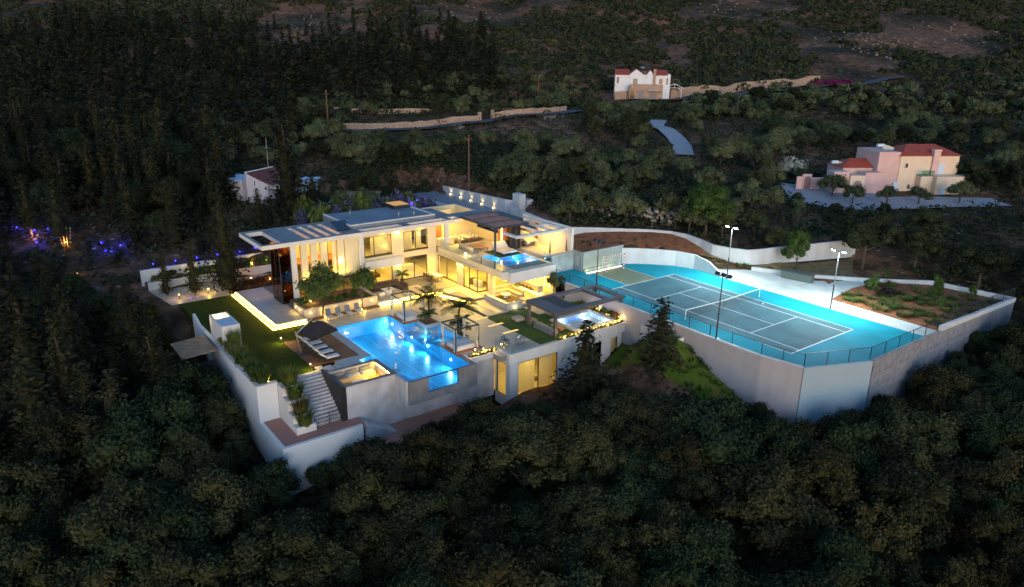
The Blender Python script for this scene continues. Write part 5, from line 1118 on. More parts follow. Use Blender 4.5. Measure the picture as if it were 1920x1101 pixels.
def tvmat():
    m = emit('tv_picture', (1,1,1), 2.2); nt = m.node_tree; e = [n for n in nt.nodes if n.type == 'EMISSION'][0]
    tc = nt.nodes.new('ShaderNodeTexCoord'); no = nt.nodes.new('ShaderNodeTexNoise'); no.inputs['Scale'].default_value = 1.6; r = nt.nodes.new('ShaderNodeValToRGB')
    r.color_ramp.elements[0].position = 0.36; r.color_ramp.elements[0].color = (0.35,0.1,0.3,1); r.color_ramp.elements[1].position = 0.48; r.color_ramp.elements[1].color = (0.95,0.85,0.95,1)
    nt.links.new(tc.outputs['Object'], no.inputs[0]); nt.links.new(no.outputs[0], r.inputs[0]); nt.links.new(r.outputs[0], e.inputs[0]); return m
MB().box(0.78,-2.80,-1.27,3.12,-2.785,0.07).build('picture', tvmat(), tv); MB().box(1.8,-2.7,-2.0,2.1,-2.62,-1.35).build('stand', dark_metal, tv)
t = thing('pergola_sofa', 'grey sofa with its back to the armchairs under the pergola', 'sofa', (2.0,-11.7,ZP)); sofa_run(t,0.5,-12.1,3.6,-11.2,ZP,'y-',greyfab,n=4)
t = thing('pergola_table', 'yellow lit timber table under the pergola', 'table', (2.6,-10.2,ZP)); MB().box(1.7,-10.7,ZP+0.32,3.4,-9.8,ZP+0.38).build('table_top', wood_light, t); MB().box(2.0,-10.5,ZP,3.1,-10.0,ZP+0.32).build('base', wood_red, t)
t = thing('stone_pouf', 'square brown pouf on the turf', 'pouf', (-2.2,-12.2,ZP)); MB().cushion(-2.75,-12.7,ZP+0.04,-1.65,-11.6,ZP+0.42).build('cushion', beige, t, True); MB().box(-2.6,-12.6,ZP-0.02,-1.8,-11.75,ZP+0.04).build('feet', black, t)
t = thing('side_table', 'small timber side table on the turf beside the pouf', 'table', (-0.8,-11.3,ZP)); MB().box(-1.3,-11.8,ZP+0.38,-0.3,-10.9,ZP+0.44).build('table_top', wood_light, t)
for q in ((-1.2,-11.7),(-0.4,-11.7),(-1.2,-11.0),(-0.4,-11.0)): MB().bar((*q,ZP),(*q,ZP+0.38),0.05).build('leg', wood_red, t)
lamp('AREA', 'pergola_light', (2.0,-11.2,0.5), 16, WARM, 2.0, (2,-11.2,-2)); 
t = thing('steam_bench', 'pale stone bench beside the turf under the pergola far side', 'bench', (-1.6,-6.5,ZP)); MB().box(-2.3,-8.0,ZP,-1.6,-4.0,ZP+0.42).build('seat', coping, t); MB().box(-2.45,-8.0,ZP,-2.3,-4.0,ZP+0.75).build('backrest', coping, t)
# ------------------------------------------------------------------ car
car = thing('parked_car', 'pale saloon car parked in the carport facing out', 'car', (-17.2,-0.1,ZU+0.02))
prof = [(2.3,0.35),(2.32,0.62),(2.15,0.80),(1.25,0.95),(0.55,1.38),(-0.3,1.50),(-1.3,1.45),(-2.05,1.05),(-2.3,0.95),(-2.35,0.40)]
v = []; n = len(prof)
for y, k in ((-0.92,0.0),(-0.80,1.0),(0.80,1.0),(0.92,0.0)):
    for (x, z) in prof: v.append((x*(1.0 if k else 0.985), y*(0.86 if z > 1.1 else 1.0), z if k or z < 0.9 else z-0.03))
f = []
for j in range(3): f += [(j*n+i, j*n+(i+1)%n, (j+1)*n+(i+1)%n, (j+1)*n+i) for i in range(n)]
f += [tuple(range(n))[::-1], tuple(range(3*n, 4*n))]
mb = MB(); mb._add(v, f); mb.build('body', carpaint, car, False, world=False)
ws = MB(); ws.quad((1.18,-0.66,0.99),(1.18,0.66,0.99),(0.56,0.60,1.375),(0.56,-0.60,1.375)); ws.xf(Matrix.Translation((0.02,0,0.015))); ws.build('windscreen', window_dark, car, world=False)
for s_ in (-1,1):
    sw_ = MB(); sw_.quad((0.9,s_*0.88,1.0),(-1.8,s_*0.88,1.0),(-1.2,s_*0.80,1.38),(0.4,s_*0.80,1.36)); sw_.build('side_window', window_dark, car, world=False)
    MB().ball((2.2,s_*0.62,0.70),0.12,0.2,0.08).build('headlight', line_white, car, True, world=False)
    for x in (1.42,-1.4):
        w = MB().tube((x,s_*0.74,0.33),(x,s_*0.95,0.33),0.33,n=18).build('wheel', rubber, car, world=False); MB().tube((x,s_*0.94,0.33),(x,s_*0.96,0.33),0.22,n=12).build('rim', steelm, w, world=False)
MB().box(2.26,-0.42,0.48,2.335,0.42,0.66).build('grille', black, car, world=False); MB().box(2.26,-0.75,0.34,2.34,0.75,0.42).build('bumper_slot', black, car, world=False)
# ------------------------------------------------------------------ shower cabin and kiosk on the left
sb = thing('shower_cabin', 'small white open topped cabin lit inside at the edge of the lawn', 'cabin', (-14.2,-40.2,ZP))
mb = MB(); mb.box(-16.3,-41.15,ZP,-16.15,-39.4,0.45); mb.box(-16.15,-41.15,ZP,-14.6,-41.0,0.45); mb.box(-16.15,-39.55,ZP,-12.0,-39.4,0.45); mb.box(-14.6,-41.15,ZP,-14.45,-39.55,0.45); mb.box(-12.15,-41.15,ZP,-12.0,-39.55,0.45); mb.box(-13.4,-41.15,ZP,-12.15,-41.0,0.45); mb.box(-14.45,-41.15,-0.4,-13.4,-41.0,0.45); mb.build('wall', white_out, sb)
MB().box(-14.45,-41.0,0.30,-12.15,-39.55,0.44).build('roof', mat('blue_white_roof',(0.45,0.52,0.60),0.7), sb)
for k in range(5): MB().box(-13.3+0.0,-41.4-0.02,ZP-0.3-k*0.18,-12.2,-41.15,ZP-0.2-k*0.18).build('side_slat', white_out, sb)
lamp('POINT', 'cabin_light_beam', (-15.4,-40.3,-0.3), 45, WARMW, 0.1); lamp('POINT', 'cabin_light_beam', (-16.6,-41.6,-0.2), 10, WARMW, 0.08)
ki = thing('timber_shelter', 'weathered timber shelter roof just outside the lawn wall', 'shelter', (-13.4,-43.6,-5))
for k in range(9): MB().prism([(-15.9+k*0.52,-45.2),(-15.4+k*0.52,-45.2),(-15.4+k*0.52,-42.0),(-15.9+k*0.52,-42.0)], [-1.75,-1.75,-1.55,-1.55], [-1.65,-1.65,-1.45,-1.45]).build('roof_board', wood_old, ki)
for q in ((-15.6,-44.9),(-11.6,-44.9),(-15.6,-42.3),(-11.6,-42.3)): MB().bar((*q,-7.5),(*q,-1.7),0.12).build('post', bronze, ki)
mb = MB(); mb.box(-15.5,-44.8,-8,-11.7,-44.7,-1.9); mb.box(-15.5,-44.7,-8,-15.4,-42.4,-1.9); mb.box(-11.8,-44.7,-8,-11.7,-42.4,-2.6); mb.build('shade_box', black, ki)  # black sheets put in for the darkness under the shelter roof
# ------------------------------------------------------------------ left garden beds and lights
lw1 = thing('garden_back_wall', 'pale garden wall lit by blue spots behind the plant bed', 'wall', (-38,-34,-1))
wallpiece('wall_body', [(-37.3,-43.5),(-37.6,-34),(-37.4,-24.5)], -3, [0.40,0.42,0.45], 0.25, white, lw1)
lw2 = thing('garden_bed_wall', 'low pale wall in front of the lit plant bed', 'wall', (-36,-34,-2))
wallpiece('wall_body', [(-36.4,-43),(-36.3,-34),(-35.9,-24.5)], -3, [-1.0,-1.0,-0.95], 0.22, white, lw2); MB().prism([(-37.2,-43.2),(-36.45,-43),(-36.0,-24.6),(-37.3,-24.6)], -3, -1.1).build('soil_fill', hotsoil, lw2)
structure(MB().prism([(-36.2,-43),(-29.2,-42),(-29.2,-35.4),(-33.5,-34.6),(-35.8,-26)], -2.6, -2.045), 'garden_path', stone_floor, 'pale paved path between lawn and plant bed')
tag(MB().prism([(-35.5,-38.6),(-33.2,-37.5),(-33.2,-37.2),(-35.5,-38.3)], -2.1, -1.9).build('path_kerb', coping), 'dark kerb strip across the garden path', 'kerb')
for i, y in enumerate((-41.8,-39.2,-36.6,-34.0,-31.2,-29.0,-27.3)):
    x = -38.1; t = thing('blue_spotlight', 'small blue garden spotlight behind the pale garden wall', 'spotlight', (x,y,0.3), 0, 'blue spots along the garden wall'); MB().tube((x,y,0.2),(x,y,0.75),0.06).build('body', dark_metal, t); MB().ball((x+0.03,y,0.82),0.09).build('lens', e_blue, t)
    lamp('POINT', 'blue_beam', (x-0.25,y,1.0), 40, (0.06,0.05,1.0), 0.08)
for i, (x, y, z, p) in enumerate(((-36.9,-40.7,-0.9,26),(-36.8,-37.8,-0.9,22),(-36.8,-35.2,-0.9,26),(-36.7,-32.2,-0.9,30),(-36.7,-30.2,-0.9,34),(-36.6,-28.3,-0.9,34),(-33.6,-31.4,-1.8,26),(-32.0,-29.5,-1.9,22))):
    t = thing('garden_spotlight', ['warm spotlight at the left end of the plant bed','warm spotlight second along the plant bed','warm spotlight behind the garden conifer','warm spotlight in the middle of the plant bed','warm spotlight beside the clipped shrubs','warm spotlight in the plant bed nearest the glass tower','orange spotlight in the red grasses by the tower','orange spotlight in the red grasses at the plinth corner'][i], 'spotlight', (x,y,z)); MB().tube((x,y,z-0.2),(x,y,z+0.08),0.05).build('body', dark_metal, t); MB().ball((x,y,z+0.14),0.07).build('lens', e_lamp, t); lamp('POINT', 'spot_beam', (x+0.1,y,z+0.35), p, WARM if i < 6 else (1.0,0.45,0.12), 0.06)
for i, (x, y) in enumerate(((-31.4,-37.3),(-31.2,-40.7))):
    t = thing('path_lamp', ['bright star like path lamp beside the garden path','orange path lamp at the left end of the garden path'][i], 'path lamp', (x,y,-2.05)); MB().tube((x,y,-2.05),(x,y,-1.6),0.04).build('post', dark_metal, t); MB().ball((x,y,-1.52),0.13 if i == 0 else 0.09).build('globe', e_fairy, t); lamp('POINT', 'path_lamp_beam', (x,y,-1.25), 30 if i == 0 else 16, WARM, 0.1)
for i, q in enumerate(((-30.4,-39.6),(-30.2,-38.9))): tag(MB().ball((*q,-1.9),0.07).build('marker_light', e_purple), ['magenta marker light on the left by the path','magenta marker light on the right by the path'][i], 'marker light')
for i, (x, y) in enumerate(((-59.7,-52.2),(-62,-54),(-58.2,-50.6),(-55.5,-52.4),(-50.5,-45.5),(-48.2,-43.6),(-47.6,-45.5))):
    z = gz(x, y); t = thing('blue_spotlight', 'blue spotlight among the dark conifers on the left', 'spotlight', (x,y,z), 0, 'blue spots in the wood'); MB().tube((x,y,z-0.1),(x,y,z+0.5),0.06).build('body', dark_metal, t); MB().ball((x,y,z+0.58),0.11).build('lens', e_blue, t); lamp('POINT', 'blue_beam', (x,y,z+0.9), 90, (0.06,0.05,1.0), 0.08)
for i, (x, y) in enumerate(((-58.5,-52.0),(-53.8,-49.2),(-44,-49.5))):
    z = gz(x, y); t = thing('wood_spotlight', ['orange spotlight at the foot of the single lit trunk','orange spotlight at the foot of the lit pale trunks','small orange spotlight low among the dark conifers'][i], 'spotlight', (x,y,z)); MB().tube((x,y,z-0.1),(x,y,z+0.3),0.05).build('body', dark_metal, t); MB().ball((x,y,z+0.36),0.08).build('lens', e_fairy, t); lamp('POINT', 'spot_beam', (x+0.3,y-0.2,z+0.5), 40 if i < 2 else 10, (1.0,0.5,0.12), 0.06)
# fairy lights on the terrace planters
def fairy(name, pts, label, power):
    t = thing(name, label, 'light string', pts[0]); 
    for i, q in enumerate(pts): MB().ball((q[0]+random.uniform(-.1,.1), q[1]+random.uniform(-.1,.1), q[2]+random.uniform(0,.28)), random.choice((0.07,0.09,0.13)), n=8, k=5).build('bulb', e_fairy, t)
    for i in range(0, len(pts), 3): lamp('POINT', 'bulb_beam', (pts[i][0], pts[i][1], pts[i][2]+0.4), power, (1.0,0.66,0.25), 0.1)
fairy('fairy_lights', [(4.9,-12.0+k*0.42,-1.85) for k in range(24)], 'string of fairy lights along the front terrace planter', 9)
fairy('spa_fairy_lights', [(0.0+k*0.4,-3.0,-1.8) for k in range(12)], 'string of fairy lights behind the spa', 6)
fairy('planter_fairy_lights', [(3.3,-22.2+k*0.33,-1.95) for k in range(10)], 'string of fairy lights in the planter beside the pool', 7)
for i, (x, y, z) in enumerate(((-15.0,-24.9,-1.95),(-15.1,-29.3,-1.95),(-18.5,-30.6,-1.0),(-18.3,-29.6,-1.0))):
    t = thing('tree_uplight', ['warm uplight under the right round tree','warm uplight under the left round tree','yellow uplight at the left end of the hall planter','yellow uplight in the hall planter shrubs'][i], 'uplight', (x,y,z)); MB().tube((x,y,z-0.1),(x,y,z+0.05),0.06).build('body', dark_metal, t); MB().ball((x,y,z+0.09),0.07).build('lens', e_lamp, t); lamp('POINT', 'uplight_beam', (x+0.1,y+0.1,z+0.3), 20, WARM, 0.06)
for i, (x, y, z) in enumerate(((-2.2,-40.2,-1.9),(0.5,-38.8,-2.7),(-0.7,-38.7,-1.9))):
    t = thing('bed_light', ['yellow light in the shrub bed at the lawn corner','yellow light in the stepped planter, lower box','small orange light in the stepped planter, upper box'][i], 'uplight', (x,y,z)); MB().ball((x,y,z+0.05),0.06).build('lens', e_lamp, t); MB().tube((x,y,z-0.1),(x,y,z),0.05).build('body', dark_metal, t); lamp('POINT', 'bed_beam', (x,y,z+0.35), 12 if i < 2 else 4, WARM, 0.05)
# ------------------------------------------------------------------ far houses, road, poles
AZ = math.atan2(R2[1], R2[0])
def loc_house(name, label, x, y, rz, z=None):
    return thing(name, label, 'house', (x, y, gz(x, y)-0.2 if z is None else z), rz)
def B(t, nm, m, *a): return MB().box(*a).build(nm, m, t, world=False)
def gable(t, nm, m, x0, x1, y0, y1, z0, z1, axis='y', rm=None, over=0.25, th=0.15):
    """gabled block: walls to z0 with gable peak z1, ridge along axis; roof pieces as parts"""
    mb = MB()
    if axis == 'y':
        xm = (x0+x1)/2; mb._add([(x0,y0,0),(x1,y0,0),(x1,y0,z0),(xm,y0,z1),(x0,y0,z0),(x0,y1,0),(x1,y1,0),(x1,y1,z0),(xm,y1,z1),(x0,y1,z0)], [(0,1,2,3,4),(9,8,7,6,5),(1,6,7,2),(5,0,4,9)])
        o = mb.build(nm, m, t, world=False)
        for s_ in (0, 1):
            a = (x0-over if s_ == 0 else x1+over); zz = z0-(z1-z0)*over/((x1-x0)/2)
            MB()._add([(a,y0+0.12,zz),(xm,y0+0.12,z1),(xm,y1,z1),(a,y1,zz),(a,y0+0.12,zz+th),(xm,y0+0.12,z1+th),(xm,y1,z1+th),(a,y1,zz+th)], [(0,1,2,3),(7,6,5,4),(0,4,5,1),(3,2,6,7),(0,3,7,4)]).build('roof', rm or red_tile, t, world=False)
    else:
        ym = (y0+y1)/2; mb._add([(x0,y0,0),(x1,y0,0),(x1,y1,0),(x0,y1,0),(x0,y0,z0),(x1,y0,z0),(x1,y1,z0),(x0,y1,z0),(x0,ym,z1),(x1,ym,z1)], [(0,1,5,4),(2,3,7,6),(1,2,6,9,5),(3,0,4,8,7)])
        o = mb.build(nm, m, t, world=False)
        for s_ in (0, 1):
            b = (y0-over if s_ == 0 else y1+over); zz = z0-(z1-z0)*over/((y1-y0)/2)
            MB()._add([(x0-0.1,b,zz),(x1+0.1,b,zz),(x1+0.1,ym,z1),(x0-0.1,ym,z1),(x0-0.1,b,zz+th),(x1+0.1,b,zz+th),(x1+0.1,ym,z1+th),(x0-0.1,ym,z1+th)], [(3,2,1,0),(4,5,6,7),(0,1,5,4),(2,3,7,6),(1,2,6,5),(3,0,4,7)]).build('roof', rm or red_tile, t, world=False)
    return o
def win(t, x0, x1, z0, z1, y, m=window_dark, fr=None, arch=False, nm='window'):
    o = MB().box(x0-0.1,y-0.10,z0-0.1,x1+0.1,y-0.02,z1+0.1).build(nm, fr or white, t, world=False)
    if arch:
        n = 10; xc = (x0+x1)/2; r = (x1-x0)/2; pts = [(x0,z0),(x1,z0)]+[(xc+r*math.cos(PI*i/n), z1-r+r*math.sin(PI*i/n)) for i in range(n+1)]
        mb = MB(); mb._add([(a,y-0.13,b) for a, b in pts], [tuple(range(len(pts)))]); mb.build('pane', m, o, world=False)
    else: MB().box(x0,y-0.14,z0,x1,y-0.11,z1).build('pane', m, o, world=False)
hw = mat('bright_house_render', (0.72,0.72,0.74), 0.85, 0.04)
h1 = loc_house('white_house', 'white two storey house with red roofs and stone arches on the far hillside', -95.2, 104.3, AZ-0.10, 14.3)
gable(h1,'wall',hw,-8.0,-3.9,0.2,7,6.6,7.9,'x'); gable(h1,'wall',hw,-3.9,0.0,0,8,6.7,8.1,'y'); B(h1,'wall',hw,0,0.6,0,3.0,8,6.7); gable(h1,'wall',hw,1.0,3.0,0.4,7.9,6.6,7.9,'y'); gable(h1,'wall',hw,3.0,7.0,0.3,7,6.6,7.9,'x'); B(h1,'parapet',hw,7.0,0.3,0,7.9,6,6.9)
B(h1,'chimney',stone_house,2.95,0.0,0,3.7,0.59,8.3); B(h1,'stone_terrace',stone_house,-3.9,-3.2,0,5.6,-0.02,3.5); B(h1,'balcony_wall',stone_house,-3.9,-3.2,3.5,5.6,-3.0,4.1); B(h1,'awning',white,1.2,-4.6,2.35,5.4,-3.2,2.45)
win(h1,-7.5,-6.9,4.2,5.9,0.2); win(h1,-2.7,-2.2,3.6,5.5,0,mat('tan_door',(0.3,0.22,0.1))); win(h1,-2.05,-1.6,3.6,5.5,0,mat('tan_door',(0.3,0.22,0.1))); win(h1,0.4,2.0,3.6,5.7,0.6,hw,blue_paint,True); win(h1,4.8,5.6,4.2,5.6,0.3); win(h1,6.8,7.2,4.0,5.8,0.3)
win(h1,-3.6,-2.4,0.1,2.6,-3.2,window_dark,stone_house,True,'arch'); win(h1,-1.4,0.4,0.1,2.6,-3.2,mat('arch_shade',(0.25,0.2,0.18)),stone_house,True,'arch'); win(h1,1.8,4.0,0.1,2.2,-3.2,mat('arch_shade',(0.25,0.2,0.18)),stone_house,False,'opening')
cpz = thing('white_carport', 'white timber carport with a red roof beside the white house', 'carport', (-89.7,111.7,15.0), AZ-0.10)
gable(cpz,'gable_frame',white,-2.2,2.4,0,5,2.6,3.5,'y') if False else None
for x in (-2.0,2.2):
    for y in (0,4.5): B(cpz,'post',white,x-0.1,y-0.1,-0.5,x+0.1,y+0.1,2.4)
MB()._add([(-2.6,-0.3,2.3),(0.1,-0.3,3.5),(0.1,5,3.5),(-2.6,5,2.3),(-2.6,-0.3,2.45),(0.1,-0.3,3.65),(0.1,5,3.65),(-2.6,5,2.45)],[(0,1,2,3),(7,6,5,4),(0,4,5,1),(0,3,7,4)]).build('roof', red_tile, cpz, world=False); MB()._add([(2.8,-0.3,2.3),(0.1,-0.3,3.5),(0.1,5,3.5),(2.8,5,2.3),(2.8,-0.3,2.45),(0.1,-0.3,3.65),(0.1,5,3.65),(2.8,5,2.45)],[(3,2,1,0),(4,5,6,7),(1,5,4,0)]).build('roof', red_tile, cpz, world=False)
for a, b in (((-2.6,-0.35,2.35),(0.1,-0.35,3.55)),((2.8,-0.35,2.35),(0.1,-0.35,3.55)),((-2.2,-0.35,2.4),(2.4,-0.35,2.4)),((0.1,-0.35,2.4),(0.1,-0.35,3.4)),((-2.0,-0.1,1.4),(-1.1,-0.1,2.35)),((2.2,-0.1,1.4),(1.3,-0.1,2.35))): MB().bar(a,b,0.16).build('beam', white, cpz, world=False)
B(h1,'solar_panel',mat('solar_glass',(0.02,0.03,0.05)),-0.4,3,7.2,1.4,4.0,7.4); MB().tube((-0.6,4.2,8.5),(0.5,4.2,8.5),0.35).build('water_tank', steelm, h1, world=False)
# pink house
h2 = loc_house('pink_house', 'pink and peach house with a red hip roof above the gravel yard', -1.9, 69.6, AZ+0.12, 4.1)
B(h2,'wall',pink,-3.9,0.2,0,0,7,7.1); B(h2,'wall',peach,0,0,0,10.8,7,6.5)
MB()._add([(-0.4,-0.4,6.5),(11.2,-0.4,6.5),(11.2,7.4,6.5),(-0.4,7.4,6.5),(3.0,3.5,8.1),(8.2,3.5,8.1)],[(0,1,5,4),(1,2,5),(2,3,4,5),(3,0,4),(3,2,1,0)]).build('roof', red_tile, h2, world=False)
B(h2,'chimney',pink,5.7,-0.4,0,6.9,0.4,7.4); B(h2,'chimney_cap',peach,5.6,-0.5,7.4,7.0,0.5,7.55)
B(h2,'lower_block',peach,5.4,-2.6,0,11.9,-0.02,3.3); B(h2,'balcony_rail',glass('green_glass',(0.6,0.8,0.72)),3.3,-1.5,3.35,5.6,-1.45,4.2); B(h2,'balcony_slab',roofm,3.3,-1.5,3.2,5.38,-0.02,3.34); B(h2,'lower_block',peach,3.3,-1.5,0,5.38,-0.02,3.19)
B(h2,'balcony_rail',glass('green_glass',(0.6,0.8,0.72)),10.4,-2.5,3.3,11.9,-2.45,4.2)
win(h2,1.0,1.4,4.5,5.2,0); win(h2,2.0,2.4,0.9,1.6,0); win(h2,-0.6,0.2,0.0,1.9,0.0,blue_paint,blue_paint,False,'door'); win(h2,3.0-0.1,3.6-0.4,0,1.3,0,blue_paint,blue_paint,False,'door'); win(h2,7.2,8.1,3.4,5.0,0,blue_paint,blue_paint,False,'door'); win(h2,9.9,11.0,0.2,1.7,-2.6); win(h2,8.3,9.8,0.2,1.7,-2.6,mat('tan_shutter',(0.42,0.33,0.24))); win(h2,6.3,7.1,0.3,1.3,-2.6,blue_paint,blue_paint)
B(h2,'wing',pink,-9.3,1.5,0,-3.9,6.5,4.3); MB()._add([(-9.6,1.2,4.3),(-3.9,1.2,4.3),(-3.9,6.8,4.3),(-9.6,6.8,4.3),(-6.8,4.0,5.6),(-3.9,4.0,5.6)],[(0,1,5,4),(3,0,4),(2,3,4,5),(3,2,1,0)]).build('roof', red_tile, h2, world=False)
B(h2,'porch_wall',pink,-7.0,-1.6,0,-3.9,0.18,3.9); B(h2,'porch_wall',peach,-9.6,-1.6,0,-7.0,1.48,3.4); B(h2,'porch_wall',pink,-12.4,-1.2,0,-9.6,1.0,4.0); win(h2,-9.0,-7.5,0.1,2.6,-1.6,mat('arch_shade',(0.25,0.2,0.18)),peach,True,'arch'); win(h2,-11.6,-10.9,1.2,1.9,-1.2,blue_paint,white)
gwp = thing('pink_garden_wall', 'pink garden wall with an arched gate beside the pink house', 'wall', (-9.8,59.2,4.3), AZ+0.12)
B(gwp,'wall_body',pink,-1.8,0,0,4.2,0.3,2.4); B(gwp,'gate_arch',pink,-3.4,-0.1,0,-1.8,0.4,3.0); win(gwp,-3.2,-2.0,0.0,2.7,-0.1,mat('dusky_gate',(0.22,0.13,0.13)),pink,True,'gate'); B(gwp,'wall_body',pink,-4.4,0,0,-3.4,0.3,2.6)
for q in ((-2.2,3,7.9),(-9.5,4,4.9)): MB().tube((q[0]-0.6,q[1],q[2]),(q[0]+0.6,q[1],q[2]),0.28).build('water_tank', blue_paint, h2, world=False); MB().bar((q[0]+0.5,q[1],q[2]-0.2),(q[0]+1.8,q[1]-1,q[2]-0.7),0.06,0.9).build('solar_panel', steelm, h2, world=False)
# small white house
h3 = loc_house('small_white_house', 'small white house with a dark red roof among the conifers', -57.2, -23.6, AZ-0.35, 3.1)
hw3 = mat('dull_white_render', (0.46,0.46,0.52), 0.9, 0.08)
B(h3,'wall',hw3,-6.9,0.6,0,0,6,3.5); B(h3,'flat_roof',blue_paint,-6.7,0.8,3.5,-0.2,5.8,3.56)
MB()._add([(0,0,0),(3.9,0,0),(3.9,6.5,0),(0,6.5,0),(0,0,4.9),(3.9,0,3.5),(3.9,6.5,3.5),(0,6.5,4.9)],[(0,1,5,4),(1,2,6,5),(2,3,7,6),(3,0,4,7)]).build('wall', hw3, h3, world=False)
MB()._add([(0.15,0.2,4.88),(4.4,0.2,3.35),(4.4,6.7,3.35),(0.15,6.7,4.88),(0.15,0.2,5.0),(4.4,0.2,3.47),(4.4,6.7,3.47),(0.15,6.7,5.0)],[(3,2,1,0),(4,5,6,7),(0,1,5,4),(1,2,6,5)]).build('roof', mat('dark_red_tile',(0.13,0.03,0.025),0.8,0.2,2), h3, world=False)
B(h3,'verge',hw,-0.15,-0.02,4.9,0.15,6.6,5.1); B(h3,'porch_roof',white_out,3.9,1.0,2.7,6.5,4.5,2.85); win(h3,-6.6,-5.9,1.2,2.2,0.6,window_dark,blue_paint); win(h3,1.6,1.8,3.0,3.9,0.0,window_dark,hw)
MB().box(4.02-0.1,2.0,0.6,4.02,2.8,2.4).build('door', window_dark, h3, world=False)
ld = MB(); ld.bar((0.0,-0.9,0),(-0.6,-0.05,4.4),0.06); ld.bar((0.5,-0.9,0),(-0.1,-0.05,4.4),0.06)
for k in range(12): ld.bar(Vector((0.0,-0.9,0)).lerp(Vector((-0.6,-0.05,4.4)), k/12), Vector((0.5,-0.9,0)).lerp(Vector((-0.1,-0.05,4.4)), k/12), 0.04)
ldo = ld.build('ladder', steelm); ldo.location = h3.location; ldo.rotation_euler = h3.rotation_euler; tag(ldo, 'ladder leaning on the small white house', 'ladder')
mt = thing('lattice_mast', 'thin antenna mast behind the small white house', 'mast', (-60,-19,gz(-60,-19)))
for dx in (-0.15,0.15): MB().bar((-60+dx,-19,gz(-60,-19)),(-60+dx*0.4,-19,gz(-60,-19)+9),0.05).build('leg', steelm, mt)
MB().bar((-60.6,-19,gz(-60,-19)+7.4),(-59.0,-18.4,gz(-60,-19)+7.4),0.05).build('aerial', steelm, mt)
for i, (x, y, w, d, hh, m, lb) in enumerate(((-52.0,-6.5,5,3,2.4,wood_old,'low shed with a flat weathered roof behind the villa'),(-58.5,-13.5,3.2,3,2.8,blue_paint,'small pale blue outhouse behind the villa trees'))):
    t = thing('shed', lb, 'shed', (x,y,gz(x,y)), AZ); B(t,'wall',plaster,-w/2,-d/2,-0.3,w/2,d/2,hh); B(t,'roof',m,-w/2-0.4,-d/2-0.4,hh,w/2+0.4,d/2+0.4,hh+0.12)
# poles
def pole(x, y, h, label, tilt=0):
    z = gz(x, y); t = thing('utility_pole', label, 'utility pole', (x,y,z), 0, 'wooden poles on the hillside'); MB().tube((x,y,z-0.3),(x+tilt,y,z+h),0.17,0.12).build('shaft', pole_wood, t); MB().bar((x+tilt-0.5,y-0.4,z+h-0.5),(x+tilt+0.5,y+0.4,z+h-0.5),0.1).build('cross_arm', pole_wood, t)
    MB().tube((x+tilt,y,z+h),(x+tilt,y,z+h+0.15),0.06).build('insulator', steelm, t)
pole(-92.1,5.4,10,'wooden pole at the bend of the country road'); pole(-47.5,11.6,9.6,'brown wooden pole just behind the drive wall'); pole(-102,70.8,8.9,'wooden pole beside the stone gate wall'); pole(-106.9,-18.2,6.5,'leaning wooden pole above the small white house',1.2); pole(-117.6,-39.6,5,'short wooden pole among the left conifers'); pole(-98.7,96.3,5,'thin pole below the white house')
# road and stone walls
rd = [(-112,-4),(-104,6),(-99.7,13.7),(-94.3,25.2),(-90.7,34.5),(-89.5,46.8),(-85.5,57.7),(-87,71.4),(-93,88),(-92,101),(-86.5,112),(-84,126),(-80,146),(-76,172),(-70,205)]
def ribbon(name, pts, w, m, label, dz=0.3, n=8):
    c = []
    for a, b in zip(pts[:-1], pts[1:]):
        for k in range(n): c.append((a[0]+(b[0]-a[0])*k/n, a[1]+(b[1]-a[1])*k/n))
    c.append(pts[-1]); v = []; f = []
    for i, q in enumerate(c):
        a = c[max(0,i-1)]; b = c[min(len(c)-1,i+1)]; d = Vector((b[0]-a[0], b[1]-a[1])).normalized(); nn = Vector((-d[1], d[0]))*w/2; zz = max(gz(q[0]+nn[0],q[1]+nn[1]), gz(*q), gz(q[0]-nn[0],q[1]-nn[1]))+dz
        v += [(q[0]+nn[0],q[1]+nn[1],zz),(q[0]-nn[0],q[1]-nn[1],zz)]
        if i: f.append((2*i-2,2*i-1,2*i+1,2*i))
    mb = MB(); mb._add(v, f); return structure(mb, name, m, label)
ribbon('road', rd, 4.5, asphalt, 'narrow grey country road on the far hillside')
ribbon('gravel_drive', [(-66,80),(-61.9,74),(-56,71.5),(-50,68),(-45.3,64.4),(-40,59)], 4.0, gravel, 'pale blue gravel track between the olive trees')
sheet('gravel_yard', [(-16,56.5),(-9,49.0),(0,50.5),(8,66),(14,76),(10,78),(0,65.5),(-6,66),(-12,60)], gravel, 0.2, 2.0, 'blue grey gravel yard in front of the pink house')
def stonewall(pts, h, label, th=0.5):
    c = []
    for a, b in zip(pts[:-1], pts[1:]):
        for k in range(6): c.append((a[0]+(b[0]-a[0])*k/6, a[1]+(b[1]-a[1])*k/6))
    c.append(pts[-1]); o = wallpiece('stone_wall', c, [gz(*q)-1 for q in c], [gz(*q)+h*(0.9+0.2*random.random()) for q in c], th, stone_house); return tag(o, label, 'wall')
stonewall([(-107,9),(-102.5,16.5),(-97,27),(-93.5,36),(-92.4,44.6)], 1.5, 'low honey stone wall along the country road, left of the gate')
stonewall([(-92.2,48.6),(-88.6,58),(-90,70.5)], 1.4, 'low honey stone wall along the country road, right of the gate')
gte = thing('farm_gate', 'dark metal farm gate between the stone wall ends', 'gate', (-92.2,46.6,gz(-92.2,46.6)))
for y in (44.7,48.5): MB().box(-92.7,y-0.3,gz(-92.2,y)-0.5,-91.9,y+0.3,gz(-92.2,y)+2.2).build('gate_pier', stone_house, gte)
for k in range(6): MB().bar((-92.3,45.0+k*0.62,gz(-92.2,46)+0.1),(-92.3,45.0+k*0.62,gz(-92.2,46)+1.8),0.06).build('bar', dark_metal, gte)
